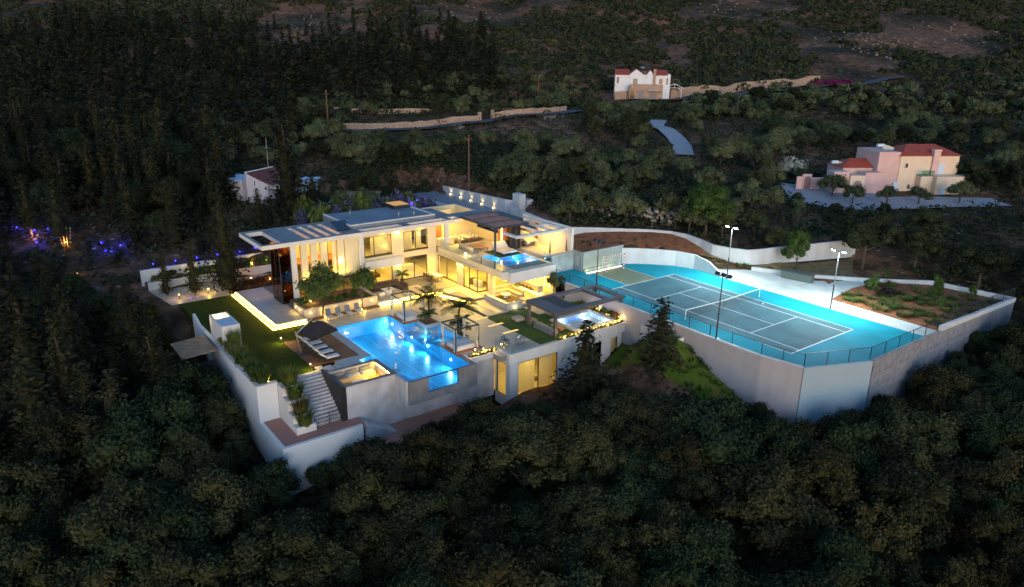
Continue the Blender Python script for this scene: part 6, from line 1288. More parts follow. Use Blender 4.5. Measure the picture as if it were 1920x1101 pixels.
MB().bar((-92.3,44.9,gz(-92.2,46)+1.75),(-92.3,48.3,gz(-92.2,46)+1.75),0.1).build('top_rail', dark_metal, gte)
stonewall([(-134,13),(-118.5,29.3),(-112,44),(-107,57),(-95,57.5)], 1.2, 'grey terrace wall of loose stone above the road')
stonewall([(-91,112),(-88,126),(-86,141.4),(-83.5,157),(-80.9,172.9)], 2.4, 'long pale stone wall below the white house garden')
stonewall([(-100,98),(-94.5,104.5),(-91,110)], 2.2, 'stone retaining wall in front of the white house')
fpo = thing('wire_fence', 'thin wire fence on the stone wall beside the road', 'fence', (-98,26,gz(-98,26)))
for k in range(18):
    x = -101.5+k*0.5; y = 16.5+k*1.7; MB().bar((x,y,gz(x,y)),(x,y,gz(x,y)+2.2),0.05).build('post', dark_metal, fpo)
# rocks
def rocks(name, pts, label, smin, smax, m=rock):
    mb = MB()
    for (x, y, z) in pts:
        r = random.uniform(smin, smax); k0 = len(mb.v); mb.ball((x,y,z+r*0.25), r, r*random.uniform(0.6,1.1), r*random.uniform(0.5,0.8), 6, 4)
        for i in range(k0, len(mb.v)): q = mb.v[i]; mb.v[i] = (q[0]+random.uniform(-r,r)*0.22, q[1]+random.uniform(-r,r)*0.22, q[2]+random.uniform(-r,r)*0.22)
    o = mb.build(name, m); o['kind'] = 'stuff'; o['label'] = label; return o
pts = []
for k in range(420):
    a = random.random(); x = -24.5+13.5*a+random.uniform(-1,1); y = 13.6+9.0*a+random.gauss(1.6,1.2); pts.append((x,y,gz(x,y)+max(0,random.gauss(0.7,0.5))))
rocks('rubble', pts, 'bank of loose pale rubble behind the boundary wall', 0.15, 0.42)
pts = []
for (cx, cyy, rx, n) in ((-265,80,30,160),(-255,150,28,120),(-186,268,30,120),(-107,255,26,190),(-92,305,26,120),(-98,240,18,100),(-69,113,8,60),(9.5,49,4,60),(-24,27,5,40),(-90,36,3,30),(-84,60,4,50),(-110,50,6,60),(-314,-22,16,60)):
    for k in range(n): x = cx+random.gauss(0,rx*0.5); y = cyy+random.gauss(0,rx*0.5); pts.append((x,y,gz(x,y)))
rocks('hillside_stones', [q for i, q in enumerate(pts) if i%2], 'scattered pale limestone on the bare hillside patches', 0.2, 0.65, mat('dull_limestone', (0.20,0.155,0.12), 0.9, 0.4, 1.0, 0.8, 4))
# ------------------------------------------------------------------ vegetation
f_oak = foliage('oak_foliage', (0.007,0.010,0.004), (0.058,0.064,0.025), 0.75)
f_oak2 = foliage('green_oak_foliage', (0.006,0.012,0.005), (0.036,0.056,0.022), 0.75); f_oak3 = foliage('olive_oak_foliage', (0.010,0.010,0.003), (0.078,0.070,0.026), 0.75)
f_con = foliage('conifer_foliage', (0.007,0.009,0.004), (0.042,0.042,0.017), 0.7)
f_olive = foliage('olive_foliage', (0.036,0.046,0.020), (0.150,0.172,0.080), 0.5)
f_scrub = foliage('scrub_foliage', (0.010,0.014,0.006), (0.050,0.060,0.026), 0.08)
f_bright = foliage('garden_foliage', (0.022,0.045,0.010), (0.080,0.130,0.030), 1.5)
f_palm = foliage('palm_foliage', (0.030,0.045,0.012), (0.090,0.110,0.030), 1.5)
f_red = foliage('red_grass', (0.06,0.025,0.012), (0.20,0.09,0.035), 1.5)
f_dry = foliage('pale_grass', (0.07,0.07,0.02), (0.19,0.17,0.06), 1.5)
f_lav = foliage('lavender', (0.05,0.05,0.07), (0.15,0.13,0.22), 1.5)
f_mag = foliage('magenta_flowers', (0.10,0.01,0.05), (0.30,0.03,0.12), 1.5)
def leaves(pos, nrm, size, r, aspect=1.5):
    """leaf-like quads at pos, facing roughly nrm -> verts (4n,3)"""
    n = len(pos); nrm = nrm/np.linalg.norm(nrm, axis=1, keepdims=True)
    a = r.normal(size=(n,3)); t = np.cross(nrm, a); t /= np.linalg.norm(t, axis=1, keepdims=True)+1e-9; b = np.cross(nrm, t)
    s = size*r.uniform(0.6,1.3,(n,1)); w = t*s*0.5*aspect; h = b*s*0.5
    k = nrm*s*0.18
    return np.stack([pos-w, pos-h*0.9+k, pos+w, pos+h*0.9+k], 1).reshape(-1,3)
def mesh_np(name, V, F4, m, tri=None):
    me = bpy.data.meshes.new(name); nv = len(V); nq = len(F4); nt_ = 0 if tri is None else len(tri)
    me.vertices.add(nv); me.vertices.foreach_set('co', np.asarray(V, np.float32).ravel())
    L = nq*4+nt_*3; me.loops.add(L); li = np.asarray(F4, np.int32).ravel()
    if nt_: li = np.concatenate([li, np.asarray(tri, np.int32).ravel()])
    me.loops.foreach_set('vertex_index', li); me.polygons.add(nq+nt_)
    st_ = np.arange(nq)*4
    if nt_: st_ = np.concatenate([st_, nq*4+np.arange(nt_)*3])
    me.polygons.foreach_set('loop_start', st_.astype(np.int32))
    me.update(calc_edges=True); me.validate(); me.materials.append(m); return me
def quads(n, o=0): return (np.arange(n*4).reshape(n,4)+o)
def core(blobs, f=0.72):
    mb = MB()
    for c, rr in blobs: mb.ball(c, rr*f, rr*f, rr*f*0.9, 7, 5)
    V = np.array(mb.v); Q = np.array([q for q in mb.f if len(q) == 4]); T = np.array([q for q in mb.f if len(q) == 3]); return V, Q, T
def crown_round(name, seed, m, R=2.4, H=2.5, zc=3.1, nb=36, br=(0.40,0.80), n=8000, size=0.14, usecore=True, flat=1.0):
    r = np.random.default_rng(seed); blobs = []
    for i in range(nb):
        d = r.normal(size=3); d /= np.linalg.norm(d); d[2] = abs(d[2])*1.25-0.42; k = r.uniform(0.45,1.0)
        blobs.append((np.array([d[0]*R*k, d[1]*R*k, zc+d[2]*H*k]), r.uniform(*br)))
    w = np.array([b[1]**2 for b in blobs]); bi = r.choice(nb, n, p=w/w.sum()); C = np.array([b[0] for b in blobs])[bi]; RR = np.array([b[1] for b in blobs])[bi]
    d = r.normal(size=(n,3)); d /= np.linalg.norm(d, axis=1, keepdims=True); d[:,2] = np.where(d[:,2] < -0.35, -d[:,2], d[:,2])
    P = C+d*(RR*(0.74+0.62*r.uniform(0,1,n)**2.4))[:,None]; P[:,2] *= flat
    V = leaves(P, d+r.normal(size=(n,3))*0.55, size, r)
    if usecore:
        cv, cq, ct = core(blobs); cv = cv.copy(); cv[:,2] *= flat
        return mesh_np(name, np.concatenate([V, cv]), np.concatenate([quads(n), cq+4*n]), m, ct+4*n)
    return mesh_np(name, V, quads(n), m)
def crown_conifer(name, seed, m, H=10.0, R=1.7, n_lev=32, size=0.22, base=0.7, power=0.85, droop=0.25, per=13):
    r = np.random.default_rng(seed); P = []; N_ = []
    for i in range(n_lev):
        z = base+(H-base)*(i/n_lev); rad = R*(1-(z-base)/(H-base))**power*r.uniform(0.75,1.2)+0.12; k = max(3, int(per*(0.5+0.5*rad/R)))
        for a in r.uniform(0, 2*PI, k):
            L = rad*r.uniform(0.6,1.15); m_ = max(2, int(L/(0.62*size)))
            for q in range(m_):
                u = (q+0.6)/m_; o = r.normal(size=3)*0.12
                P.append((math.cos(a)*L*u+o[0], math.sin(a)*L*u+o[1], z+0.25*L*u-droop*L*u*u*1.6+o[2])); N_.append((math.cos(a)*0.5+r.normal()*0.5, math.sin(a)*0.5+r.normal()*0.5, 0.7+r.normal()*0.3))
    P = np.array(P); V = leaves(P, np.array(N_), size, r)
    mb = MB(); mb.tube((0,0,base*0.9),(0,0,H*0.85),R*0.42,0.08,8,cap=False); cv = np.array(mb.v); cq = np.array(mb.f)
    return mesh_np(name, np.concatenate([V, cv]), np.concatenate([quads(len(P)), cq+4*len(P)]), m)
def trunk_mesh(name, seed, h, r0, limbs=4, m=bark, spread=1.2):
    r = random.Random(seed); mb = MB(); pts = [(0,0,-0.4)]
    for k in range(1,5): pts.append((pts[-1][0]+r.uniform(-.12,.12)*h*0.2, pts[-1][1]+r.uniform(-.12,.12)*h*0.2, h*k/4))
    mb.path(pts, r0, r0*0.5, 7)
    for i in range(limbs):
        a = 2*PI*i/limbs+r.uniform(-.4,.4); q = pts[2 if i%2 else 3]; e = (q[0]+math.cos(a)*spread*r.uniform(.7,1.2), q[1]+math.sin(a)*spread*r.uniform(.7,1.2), q[2]+h*0.5*r.uniform(.7,1.1)); mid = ((q[0]+e[0])/2+r.uniform(-.1,.1),(q[1]+e[1])/2,(q[2]+e[2])/2-0.08); mb.path([q, mid, e], r0*0.42, r0*0.12, 5)
    o = mb.build(name, m); me = o.data; bpy.data.objects.remove(o); return me
class Kind:
    def __init__(s, name, crowns, trunks, h): s.name, s.crowns, s.trunks, s.h = name, crowns, trunks, h
OAK = Kind('broadleaf_tree', [crown_round('crown', 10+i, f_oak) for i in range(6)], [trunk_mesh('trunk', i, 2.4, 0.16) for i in range(3)], 5.8)
CON = Kind('conifer_tree', [crown_conifer('crown', 30+i, f_con, R=(1.5,1.9,1.3,2.1)[i%4], power=(0.8,0.95,0.7,0.9)[i%4]) for i in range(6)], [trunk_mesh('trunk', 9+i, 8.0, 0.15, 0, bark_dark) for i in range(2)], 10.0)
OLV = Kind('olive_tree', [crown_round('crown', 50+i, f_olive, 1.7, 1.3, 2.3, 13, (0.5,0.9), 1700, 0.19, True) for i in range(6)], [trunk_mesh('trunk', 20+i, 1.7, 0.15, 4, bark, 0.9) for i in range(3)], 3.9)
SHR = Kind('shrub', [crown_round('crown', 70+i, f_scrub, 0.9, 0.7, 0.7, 8, (0.4,0.65), 420, 0.24, True) for i in range(4)], [], 1.6)
def plant(kind, x, y, h, label, cat='tree', group=None, m=None, z=None, name=None, wid=1.0, crown=None):
    z = gz(x, y)-0.1 if z is None else z; k = h/kind.h
    t = thing(name or kind.name, label, cat, (x, y, z), random.uniform(0, 2*PI), group); t.scale = (k*wid, k*wid, k)
    me = crown or random.choice(kind.crowns); o = bpy.data.objects.new('crown', me); COL.objects.link(o); o.parent = t
    if m: 
        o.material_slots[0].link = 'OBJECT'; o.material_slots[0].material = m
    if kind.trunks:
        o = bpy.data.objects.new('trunk', random.choice(kind.trunks)); COL.objects.link(o); o.parent = t
    return t
FPX = 1363.61
def px(x, y, z):
    d = Vector((x,y,z))-Vector(CAM); w = d.dot(FWD); return 960+FPX*d.dot(RT)/w, 550.5-FPX*d.dot(UP)/w, w
CL = [(-300,640),(0,640),(380,655),(400,690),(440,752),(480,812),(522,888),(535,882),(600,853),(690,818),(760,818),(800,785),(850,752),(900,746),(960,750),(1010,742),(1075,745),(1140,728),(1180,722),(1240,745),(1300,742),(1370,738),(1420,742),(1480,765),(1510,788),(1560,778),(1605,782),(1625,750),(1680,722),(1760,690),(1800,628),(1850,612),(1920,600),(2200,560)]
CLx = [q[0] for q in CL]; CLy = [q[1] for q in CL]
def line(u): return float(np.interp(u, CLx, CLy))
KEEP = [[(-21,-42),(4.6,-42),(4.6,-34),(6.2,-31.5),(6.2,-22),(7.4,-19.5),(7.6,-13),(9.5,-13),(10.5,-7.7),(20.5,-6.8),(24.4,-3.7),(27,-3),(30.2,4.5),(30.4,35),(20,36),(10,40),(3,30),(-2,22),(-8,22),(-12,18),(-18,10),(-30,13),(-57,13),(-57,-3),(-33,-12),(-33,-24),(-37.8,-24),(-37.8,-45),(-29,-45),(-24,-43)],
        [(-17,-46.5),(-10.5,-46.5),(-10.5,-42),(-17,-42)]]
def free(x, y): return not any(inpoly(x, y, P) for P in KEEP)
ncount = {'front':0,'con':0,'olv':0}
cand = []
for s in np.arange(20, 80, 2.75):
    for t in np.arange(-60, 62, 2.75):
        a, b = s+random.uniform(-1,1), t+random.uniform(-1,1); x, y = xy(a, b)
        if not free(x, y): continue
        z = gz(x, y); u, v, w = px(x, y, z+3)
        if u < -120 or u > 2040 or v > 1230 or v < 350: continue
        cand.append((x,y,z,a,b,u,v,w))
random.shuffle(cand)
for (x,y,z,a,b,u,v,w) in cand:
    if u < 330 and a > 52: continue
    if random.random() < 0.10: continue
    h = random.choice((random.uniform(3.2,5.0), random.uniform(5,7), random.uniform(6.5,8.8)))
    ok = False
    while h > 2.0:
        rr = 0.42*h*FPX/w*0.8; ut, vt, _ = px(x, y, z+h*0.97)
        lim = max(line(ut), line(ut-rr)-rr*0.35, line(ut+rr)-rr*0.35)
        if vt >= lim-2: ok = True; break
        h *= 0.92
    if not ok: continue
    right = u > 1600
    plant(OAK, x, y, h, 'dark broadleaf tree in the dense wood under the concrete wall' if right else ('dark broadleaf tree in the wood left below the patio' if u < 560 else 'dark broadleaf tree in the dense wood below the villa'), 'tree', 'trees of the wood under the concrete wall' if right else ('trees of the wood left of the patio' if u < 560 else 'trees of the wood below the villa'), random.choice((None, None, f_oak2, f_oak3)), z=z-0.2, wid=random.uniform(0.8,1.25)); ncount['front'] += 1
# left wood: conifers
LLx = [-300,0,40,60,150,160,225,240,290,310,340,360,385,395,440]; LLy = [400,430,440,480,480,525,525,450,485,520,560,610,650,700,760]
cand = []
for s in np.arange(46, 150, 3.6):
    for t in np.arange(-95, -10, 3.6):
        a, b = s+random.uniform(-1.3,1.3), t+random.uniform(-1.3,1.3); x, y = xy(a, b)
        if not free(x, y): continue
        z = gz(x, y); u, v, w = px(x, y, z+4)
        if u < -140 or v < 120 or v > 900: continue
        if u > (330 if a < 88 else 420): continue
        if a >= 88 and -64 < x < -44 and -58 < y < -41 and random.random() < 0.75: continue
        cand.append((x,y,z,a,u,v,w))
random.shuffle(cand)
for (x,y,z,a,u,v,w) in cand:
    h = random.choice((random.uniform(5,8), random.uniform(7,11), random.uniform(9,14)))
    if a < 93:
        ok = False
        while h > 3.0:
            ut, vt, _ = px(x, y, z+h); rr = 0.12*h*FPX/w
            if vt >= max(np.interp(ut+rr, LLx, LLy), np.interp(ut, LLx, LLy))-2: ok = True; break
            h *= 0.93
        if not ok: continue
    elif u > 300:
        ut, vt, _ = px(x, y, z+h)
        if 340 < ut and 290 < vt < 420 and False: continue
        if ut > 345 and a < 112: h = min(h, 3.5)
    if random.random() < 0.25: plant(OAK, x, y, h*0.75, 'dark rounded tree among the conifers left of the villa', 'tree', 'rounded trees of the left wood', random.choice((f_con, f_oak2)), z-0.2, wid=random.uniform(0.75,1.1)); continue
    ncount['con'] += 1
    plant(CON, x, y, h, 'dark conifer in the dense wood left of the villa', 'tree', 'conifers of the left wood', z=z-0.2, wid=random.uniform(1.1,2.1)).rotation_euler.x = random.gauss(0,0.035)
# named conifers
def con(x, y, h, label, wid=1.0, z=None, m=None): return plant(CON, x, y, h, label, 'tree', None, m, z, 'conifer_tree', wid)
con(-31.4,-34.9,13.5,'tall dark conifer growing beside the garden path left of the glass tower',0.95,-2.1)
con(-32.6,-38.6,6.5,'small dark conifer between the plant bed and the path lamp',1.0,-2.1); con(-33.6,-41.6,6.0,'small dark conifer at the left end of the garden path',1.0,-2.1)
con(-54.1,-29.8,10,'dark conifer in front of the left end of the small white house',1.2); con(-46.1,-21.2,17,'tall bushy conifer behind the left end of the villa',1.25); con(-45.0,-26.0,5.5,'low yellowish conifer behind the roof overhang',1.8); con(-45.4,-17.6,6.5,'low bushy conifer behind the solar panel',2.0)
con(10.3,-13.4,9.4,'slim dark conifer in front of the lower wing windows',1.9,-7.2); con(13.6,-6.6,8.6,'dark conifer between the lower wing and the court wall',2.1,-4.6)
# background conifers: a far wood that reads as one mass
def merged(name, items, protos, m, label):
    """items (x,y,z,scale_xy,scale_z,rot), protos arrays of quad verts"""
    out = []
    for (x,y,z,kx,kz,ro) in items:
        V = protos[random.randrange(len(protos))]; c, s_ = math.cos(ro), math.sin(ro)
        out.append(np.stack([(V[:,0]*c-V[:,1]*s_)*kx+x, (V[:,0]*s_+V[:,1]*c)*kx+y, V[:,2]*kz+z], 1))
    V = np.concatenate(out); o = bpy.data.objects.new(name, mesh_np(name, V, quads(len(V)//4), m)); COL.objects.link(o); o['kind'] = 'stuff'; o['label'] = label; return o
def verts_of(me):
    v = np.empty(len(me.vertices)*3, np.float32); me.vertices.foreach_get('co', v); return v.reshape(-1,3).astype(float)
def lod_conifer(seed):
    me_ = crown_conifer('lod', seed, f_con, 10, 1.7, 15, 0.62, 0.9, 0.85, 0.25, 6); v = verts_of(me_); n = (len(v)-16)//4*4; bpy.data.meshes.remove(me_); return v[:n]
items = []
for s in np.arange(150, 335, 6.4):
    for t in np.arange(-190, 20, 5.8):
        a, b = s+random.uniform(-3,3), t+random.uniform(-3,3); x, y = xy(a, b); z = gz(x, y); u, v, w = px(x, y, z+3)
        if u < -120 or u > 930 or v < -60: continue
        if u > 560 and v > 178: continue
        if u > 430 and v < 95 and random.random() < 0.55: continue
        if random.random() < 0.12: continue
        h = random.uniform(7,11.5)/10; items.append((x,y,z-0.3,h*random.uniform(1.2,1.7),h,random.uniform(0,6)))
nb_ = len(items); merged('conifer_wood', items, [lod_conifer(300+i) for i in range(5)], f_con, 'dark conifer wood on the far slope above the country road')
# olives and carobs behind
NOOL = [[(-16.5,57),(-9,48.3),(0,50),(8,65),(15,77),(10,80),(2,76),(-10,72),(-18,62)],[(-108,95),(-96,95),(-84,108),(-84,118),(-96,120),(-108,112)]]
def near_line(x, y, pts, d):
    P = Vector((x,y))
    for a, b in zip(pts[:-1], pts[1:]):
        A = Vector(a); B_ = Vector(b); k = max(0, min(1, (P-A).dot(B_-A)/(B_-A).length_squared))
        if (P-A.lerp(B_, k)).length < d: return True
    return False
gd = [(-66,80),(-61.9,74),(-56,71.5),(-50,68),(-45.3,64.4),(-40,59)]
occl = [(1095,1250,110,192),(1500,1800,270,362),(1222,1284,235,280),(660,1090,208,246),(350,620,300,380)]
cand = []
for s in np.arange(100, 235, 5.5):
    for t in np.arange(-75, 165, 5.5):
        a, b = s+random.uniform(-2.2,2.2), t+random.uniform(-2.2,2.2); x, y = xy(a, b); z = gz(x, y); u, v, w = px(x, y, z+2)
        if u < 330 or u > 1990 or not free(x, y) or near_line(x, y, rd, 3.6) or near_line(x, y, gd, 3.2) or any(inpoly(x,y,P) for P in NOOL): continue
        if u < 560 and a < 120: continue
        if wav(x, y, 21, 28) > 0.17 and u > 600: continue
        cand.append((w,x,y,z,u,v,a))
cand.sort(key=lambda q: q[0]); far = []
for (w,x,y,z,u,v,a) in cand:
    dark = (u > 1500 and v > 330) or random.random() < 0.12
    h = random.uniform(3.6,5.2) if not dark else random.uniform(4.5,6.5)
    if a > 165: h *= 0.85
    ut, vt, _ = px(x, y, z+h); rr = 0.45*h*FPX/w; bad = False
    for (u0,u1,v0,v1) in occl:
        if u0-rr*0.7 < ut < u1+rr*0.7 and vt < v1-8 and v > v0: bad = True
    if bad:
        h *= 0.45; ut, vt, _ = px(x, y, z+h)
        if any(u0-rr*0.4 < ut < u1+rr*0.4 and vt < v1-6 and v > v0 for (u0,u1,v0,v1) in occl): continue
    if u < 700 and v < 195: continue
    if ncount['olv'] >= 285 and not dark: far.append((x,y,z-0.2,h/3.9,h/3.9,random.uniform(0,6))); continue
    if not dark: ncount['olv'] += 1
    if dark: plant(OAK, x, y, h, 'dark rounded tree among the olives on the slope behind the villa', 'tree', 'dark trees among the olives', f_scrub, z-0.2, 'carob_tree', 1.1)
    else: plant(OLV, x, y, h, 'grey green olive tree on the slope behind the villa', 'tree', 'olive trees on the slope', None, z-0.2)
def lod_olive(seed):
    me_ = crown_round('lod', seed, f_olive, 1.7, 1.3, 2.3, 13, (0.55,0.95), 300, 0.46, False); v = verts_of(me_); bpy.data.meshes.remove(me_); return v
if far: merged('olive_grove', far, [lod_olive(330+i) for i in range(4)], f_olive, 'olive trees further up the slope, too many to tell apart')
def tuft(name, x, y, z, r, n, m, label, group=None, seed=0, up=1.0, cat='plant'):
    g = np.random.default_rng(seed); a = g.uniform(0,2*PI,n); k = np.sqrt(g.uniform(0,1,n))*r*0.45; b0 = np.stack([np.cos(a)*k, np.sin(a)*k, np.zeros(n)],1); out = np.stack([np.cos(a),np.sin(a),np.zeros(n)],1); L = g.uniform(0.6,1.0,n)*up
    tip = b0+out*(g.uniform(0.2,0.9,n)*r)[:,None]+np.stack([np.zeros(n),np.zeros(n),L],1); mid = (b0+tip)/2+np.array([0,0,0.18*up]); s_ = np.cross(out, np.array([0,0,1.0]))*0.03
    V = np.concatenate([np.stack([b0-s_,b0+s_,mid+s_*0.8,mid-s_*0.8],1).reshape(-1,3), np.stack([mid-s_*0.8,mid+s_*0.8,tip+s_*0.1,tip-s_*0.1],1).reshape(-1,3)]); me = mesh_np(name, V, quads(2*n), m); o = bpy.data.objects.new(name, me); COL.objects.link(o); o.location = (x,y,z); tag(o, label, cat, group); o['kind'] = 'thing'; return o
# single trees close to the court and villa
def rt(x, y, h, label, m=None, wid=1.0, z=None, name='broadleaf_tree', kind=None): return plant(kind or OAK, x, y, h, label, 'tree', None, m, z, name, wid)
rt(-5.5,23.5,7.5,'big leafy tree leaning over the curved boundary wall',f_bright,1.15); rt(-9.5,27,6.5,'leafy tree behind the rubble bank',f_scrub,1.2); rt(8.2,24.9,5.6,'bushy olive green tree beside the grey storage box',f_bright,0.75,0.3); rt(12.6,33.0,8.5,'big dark tree over the end of the boundary wall',f_scrub,1.15); rt(17,38,6.5,'dark tree behind the low rim wall',f_scrub,1.2); rt(3.4,27.5,3.6,'low yellowish shrub tree above the boundary wall',f_dry,1.2); rt(24,40,7,'dark tree behind the corner of the soil bed',f_scrub,1.25); rt(32,42,8,'dark tree at the far corner of the concrete wall',f_scrub,1.25); rt(30,48,8,'tall dark tree far behind the concrete wall',f_scrub,1.3)
ROUND = [crown_round('crown', 90+i, f_bright, 1.45, 1.15, 2.75, 14, (0.5,0.85), 2200, 0.17, True) for i in range(2)]; RT_ = Kind('round_tree', ROUND, [trunk_mesh('trunk', 40, 2.0, 0.09, 5, bark, 0.7)], 4.6)
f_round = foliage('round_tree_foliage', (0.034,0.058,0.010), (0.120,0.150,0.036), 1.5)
plant(RT_, -15.3,-29.4,6.3,'left round headed tree in front of the fins','tree','round trees by the pool',f_round,ZP,'round_tree',1.08,ROUND[0]); plant(RT_, -15.5,-24.6,5.4,'right round headed tree beside the patio','tree','round trees by the pool',f_round,ZP,'round_tree',0.82,ROUND[1])
for q, hh in (((-15.2,-46.6),3.6),((-12.8,-47.0),3.7),((-10.4,-46.2),3.4),((-17.6,-46.0),4.2),((-9.0,-44.0),2.6)): plant(OAK, q[0], q[1], hh, 'dark broadleaf tree in front of the timber shelter', 'tree', 'trees round the timber shelter', None, gz(*q)-0.2)
for i in range(60):
    x = random.uniform(7,22); y = -3.3-random.random()**1.5*3.6; tuft('bank_tuft', x, y, gz(x,y)+0.03, 0.6, 36, f_bright if random.random() < .7 else f_dry, 'grass clump on the bank under the court wall', 'grass clumps on the bank', 700+i, 0.4)
for i, (x, y, h) in enumerate(((-6.2,57.0,3.9),(-1.6,55.2,3.4),(1.8,59.4,3.3),(4.6,64.2,3.3),(8.0,71.0,3.8))): plant(OLV, x, y, h, ['bushy olive tree in front of the pink arch wall','small olive tree in the gravel yard, second from the left','small olive tree in the gravel yard below the peach wall','small olive tree in the gravel yard below the balcony','olive tree at the right end of the gravel yard'][i], 'tree', 'olive trees in the gravel yard', None, gz(x,y), 'olive_tree', 1.1)
# palms
def palm(x, y, z, h, nf, L, label, lean=0.0, m=None):
    t = thing('palm_tree', label, 'palm', (x,y,z)); r = random.Random(int(x*100)); mb = MB(); pts = [(x+lean*(k/6)**2, y, z+h*k/6) for k in range(7)]; mb.path(pts, 0.13, 0.09, 8); mb.build('trunk', bark, t)
    top = Vector(pts[-1]); V = []
    for i in range(nf):
        a = 2*PI*i/nf+r.uniform(-.2,.2); e = r.uniform(0.35,1.25); q = top.copy(); d = Vector((math.cos(a)*math.cos(e), math.sin(a)*math.cos(e), math.sin(e))); n = 16; P = []
        for k in range(n): P.append(q.copy()); q = q+d*L/n; d = (d+Vector((0,0,-0.105-0.02*r.random()))).normalized()
        for k in range(1, n):
            w = (P[k]-P[k-1]).normalized(); s_ = w.cross(Vector((0,0,1))).normalized(); ll = L*0.30*math.sin(PI*(0.12+0.85*k/n))
            for sd_ in (-1,1):
                e_ = P[k]+s_*sd_*ll+w*ll*0.6-Vector((0,0,ll*0.35)); V += [P[k]-w*0.045, P[k]+w*0.045, e_+w*0.02, e_-w*0.02]
            V += [P[k-1]-s_*0.015, P[k-1]+s_*0.015, P[k]+s_*0.015, P[k]-s_*0.015]
    me = mesh_np('fronds', np.array([tuple(q-Vector((x,y,z))) for q in V]), quads(len(V)//4), m or f_palm); o = bpy.data.objects.new('fronds', me); COL.objects.link(o); o.parent = t; return t
palm(-6.9,-20.8,-1.75,2.7,22,2.2,'palm with drooping fronds in the grey planter beside the rear daybed'); palm(-6.6,-21.2,-1.75,0.9,12,1.4,'small palm at the foot of the planter palm'); palm(-2.7,-19.8,-1.9,2.9,18,2.4,'palm leaning behind the front daybed',0.4); palm(-2.3,-19.7,-1.9,1.1,14,1.5,'short feathery palm beside the pool bay steps'); palm(-20.9,-16.4,ZG,1.0,12,1.1,'bright green pot palm under the facade lamp',0,f_bright)
tag(MB().tube((-20.9,-16.4,ZG),(-20.9,-16.4,ZG+0.45),0.22,0.28).build('plant_pot', bronze), 'dark plant pot under the facade lamp', 'pot')
for q, h, lb in (((-14.5,60.5),3.2,'spiky palm in front of the pink house arch'),((-49.5,-22.5),2.6,'spiky yucca in front of the small white house')): palm(q[0],q[1],gz(*q),h*0.6,18,1.6,lb)
# shrubs, grasses
def shr(x, y, z, h, label, m, group=None, wid=1.0): return plant(SHR, x, y, h, label, 'shrub', group, m, z, 'shrub', wid)
for i in range(26):   # red grasses at the tower
    x = random.uniform(-33.2,-29.4); y = random.uniform(-33.8,-27.5); tuft('red_grass', x, y, -2.05, 0.7, 60, f_red, 'tuft of reddish grass behind the glass tower','red grasses by the tower', i, 0.8)
for i in range(15):
    y = -42.2+i*1.05+random.uniform(-.3,.3); shr(-36.8+random.uniform(-.15,.15), y, -1.12, random.uniform(0.6,1.2), 'shrub in the lit plant bed along the garden wall', f_bright if i%3 else f_dry, 'shrubs of the lit plant bed')
for i in range(14):   # along lawn wall
    x = -12.2+i*0.78; m = (f_round, f_bright, f_dry)[i%3]
    if i%2: tuft('ornamental_grass', x, -40.75, -2.03, 1.0, 160, m, 'ornamental grass in the bed on top of the retaining wall','grasses along the lawn wall', 50+i, random.uniform(1.1,2.0))
    else: shr(x, -40.6, -2.03, random.uniform(1.1,2.1), 'shrub in the bed on top of the retaining wall', m, 'shrubs along the lawn wall', 0.9)
tuft('bamboo', -11.4,-40.3,-2.03,0.9,260,f_round,'feathery tall plant beside the white cabin',None,80,2.4)
for i, (x, z) in enumerate(((-0.7,-2.0),(0.45,-2.9),(1.5,-3.9),(2.3,-4.7))):
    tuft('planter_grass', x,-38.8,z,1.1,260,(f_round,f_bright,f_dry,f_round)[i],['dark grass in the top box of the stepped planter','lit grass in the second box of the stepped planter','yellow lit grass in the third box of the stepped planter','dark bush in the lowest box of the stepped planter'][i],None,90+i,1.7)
for i in range(12): shr(-18.9+random.uniform(0,2.4), -30.7+i*0.66, -1.14, random.uniform(0.5,1.0), 'lit shrub in the planter in front of the fins', f_bright, 'shrubs of the hall planter', 0.9)
for i in range(20): tuft('edge_grass', 4.95+random.uniform(-.12,.1), -12.2+i*0.5, -2.06, 0.35, 40, f_dry if i%2 else f_round, 'small grass among the terrace fairy lights','grasses in the front terrace planter', 120+i, 0.45)
for i in range(9): tuft('edge_grass', 3.25, -22.1+i*0.36, -2.08, 0.35, 40, f_dry if i%2 else f_round, 'small grass among the fairy lights beside the pool','grasses in the pool side planter', 150+i, 0.45)
for i in range(12): shr(0.1+i*0.42, -2.75+random.uniform(-.1,.1), -2.0, random.uniform(0.5,1.1), 'shrub behind the spa under the court fence', f_bright if i%3 else f_red, 'shrubs behind the spa')
for i in range(6): shr(-1.3, -8+i*0.9, -2.0, random.uniform(0.6,1.2), 'shrub beside the stone bench near the spa', f_round if i%2 else f_bright, 'shrubs by the stone bench')
for i, (x, y) in enumerate(((-6.3,-3.6),(-6.2,-2.2))): plant(OLV, x, y, 3.2-i*0.6, ['slim olive in front of the veranda corner column','low olive beside the veranda corner column'][i], 'tree', None, None, -1.9, 'olive_tree', 0.55)
for i, (x, y) in enumerate(((-10.6,-0.7),(-10.4,1.9))): plant(CON, x, y, 1.9, ['slim pencil cypress on the left in front of the carport','slim pencil cypress on the right in front of the carport'][i], 'tree', None, f_red, ZU, 'pencil_cypress', 0.55)
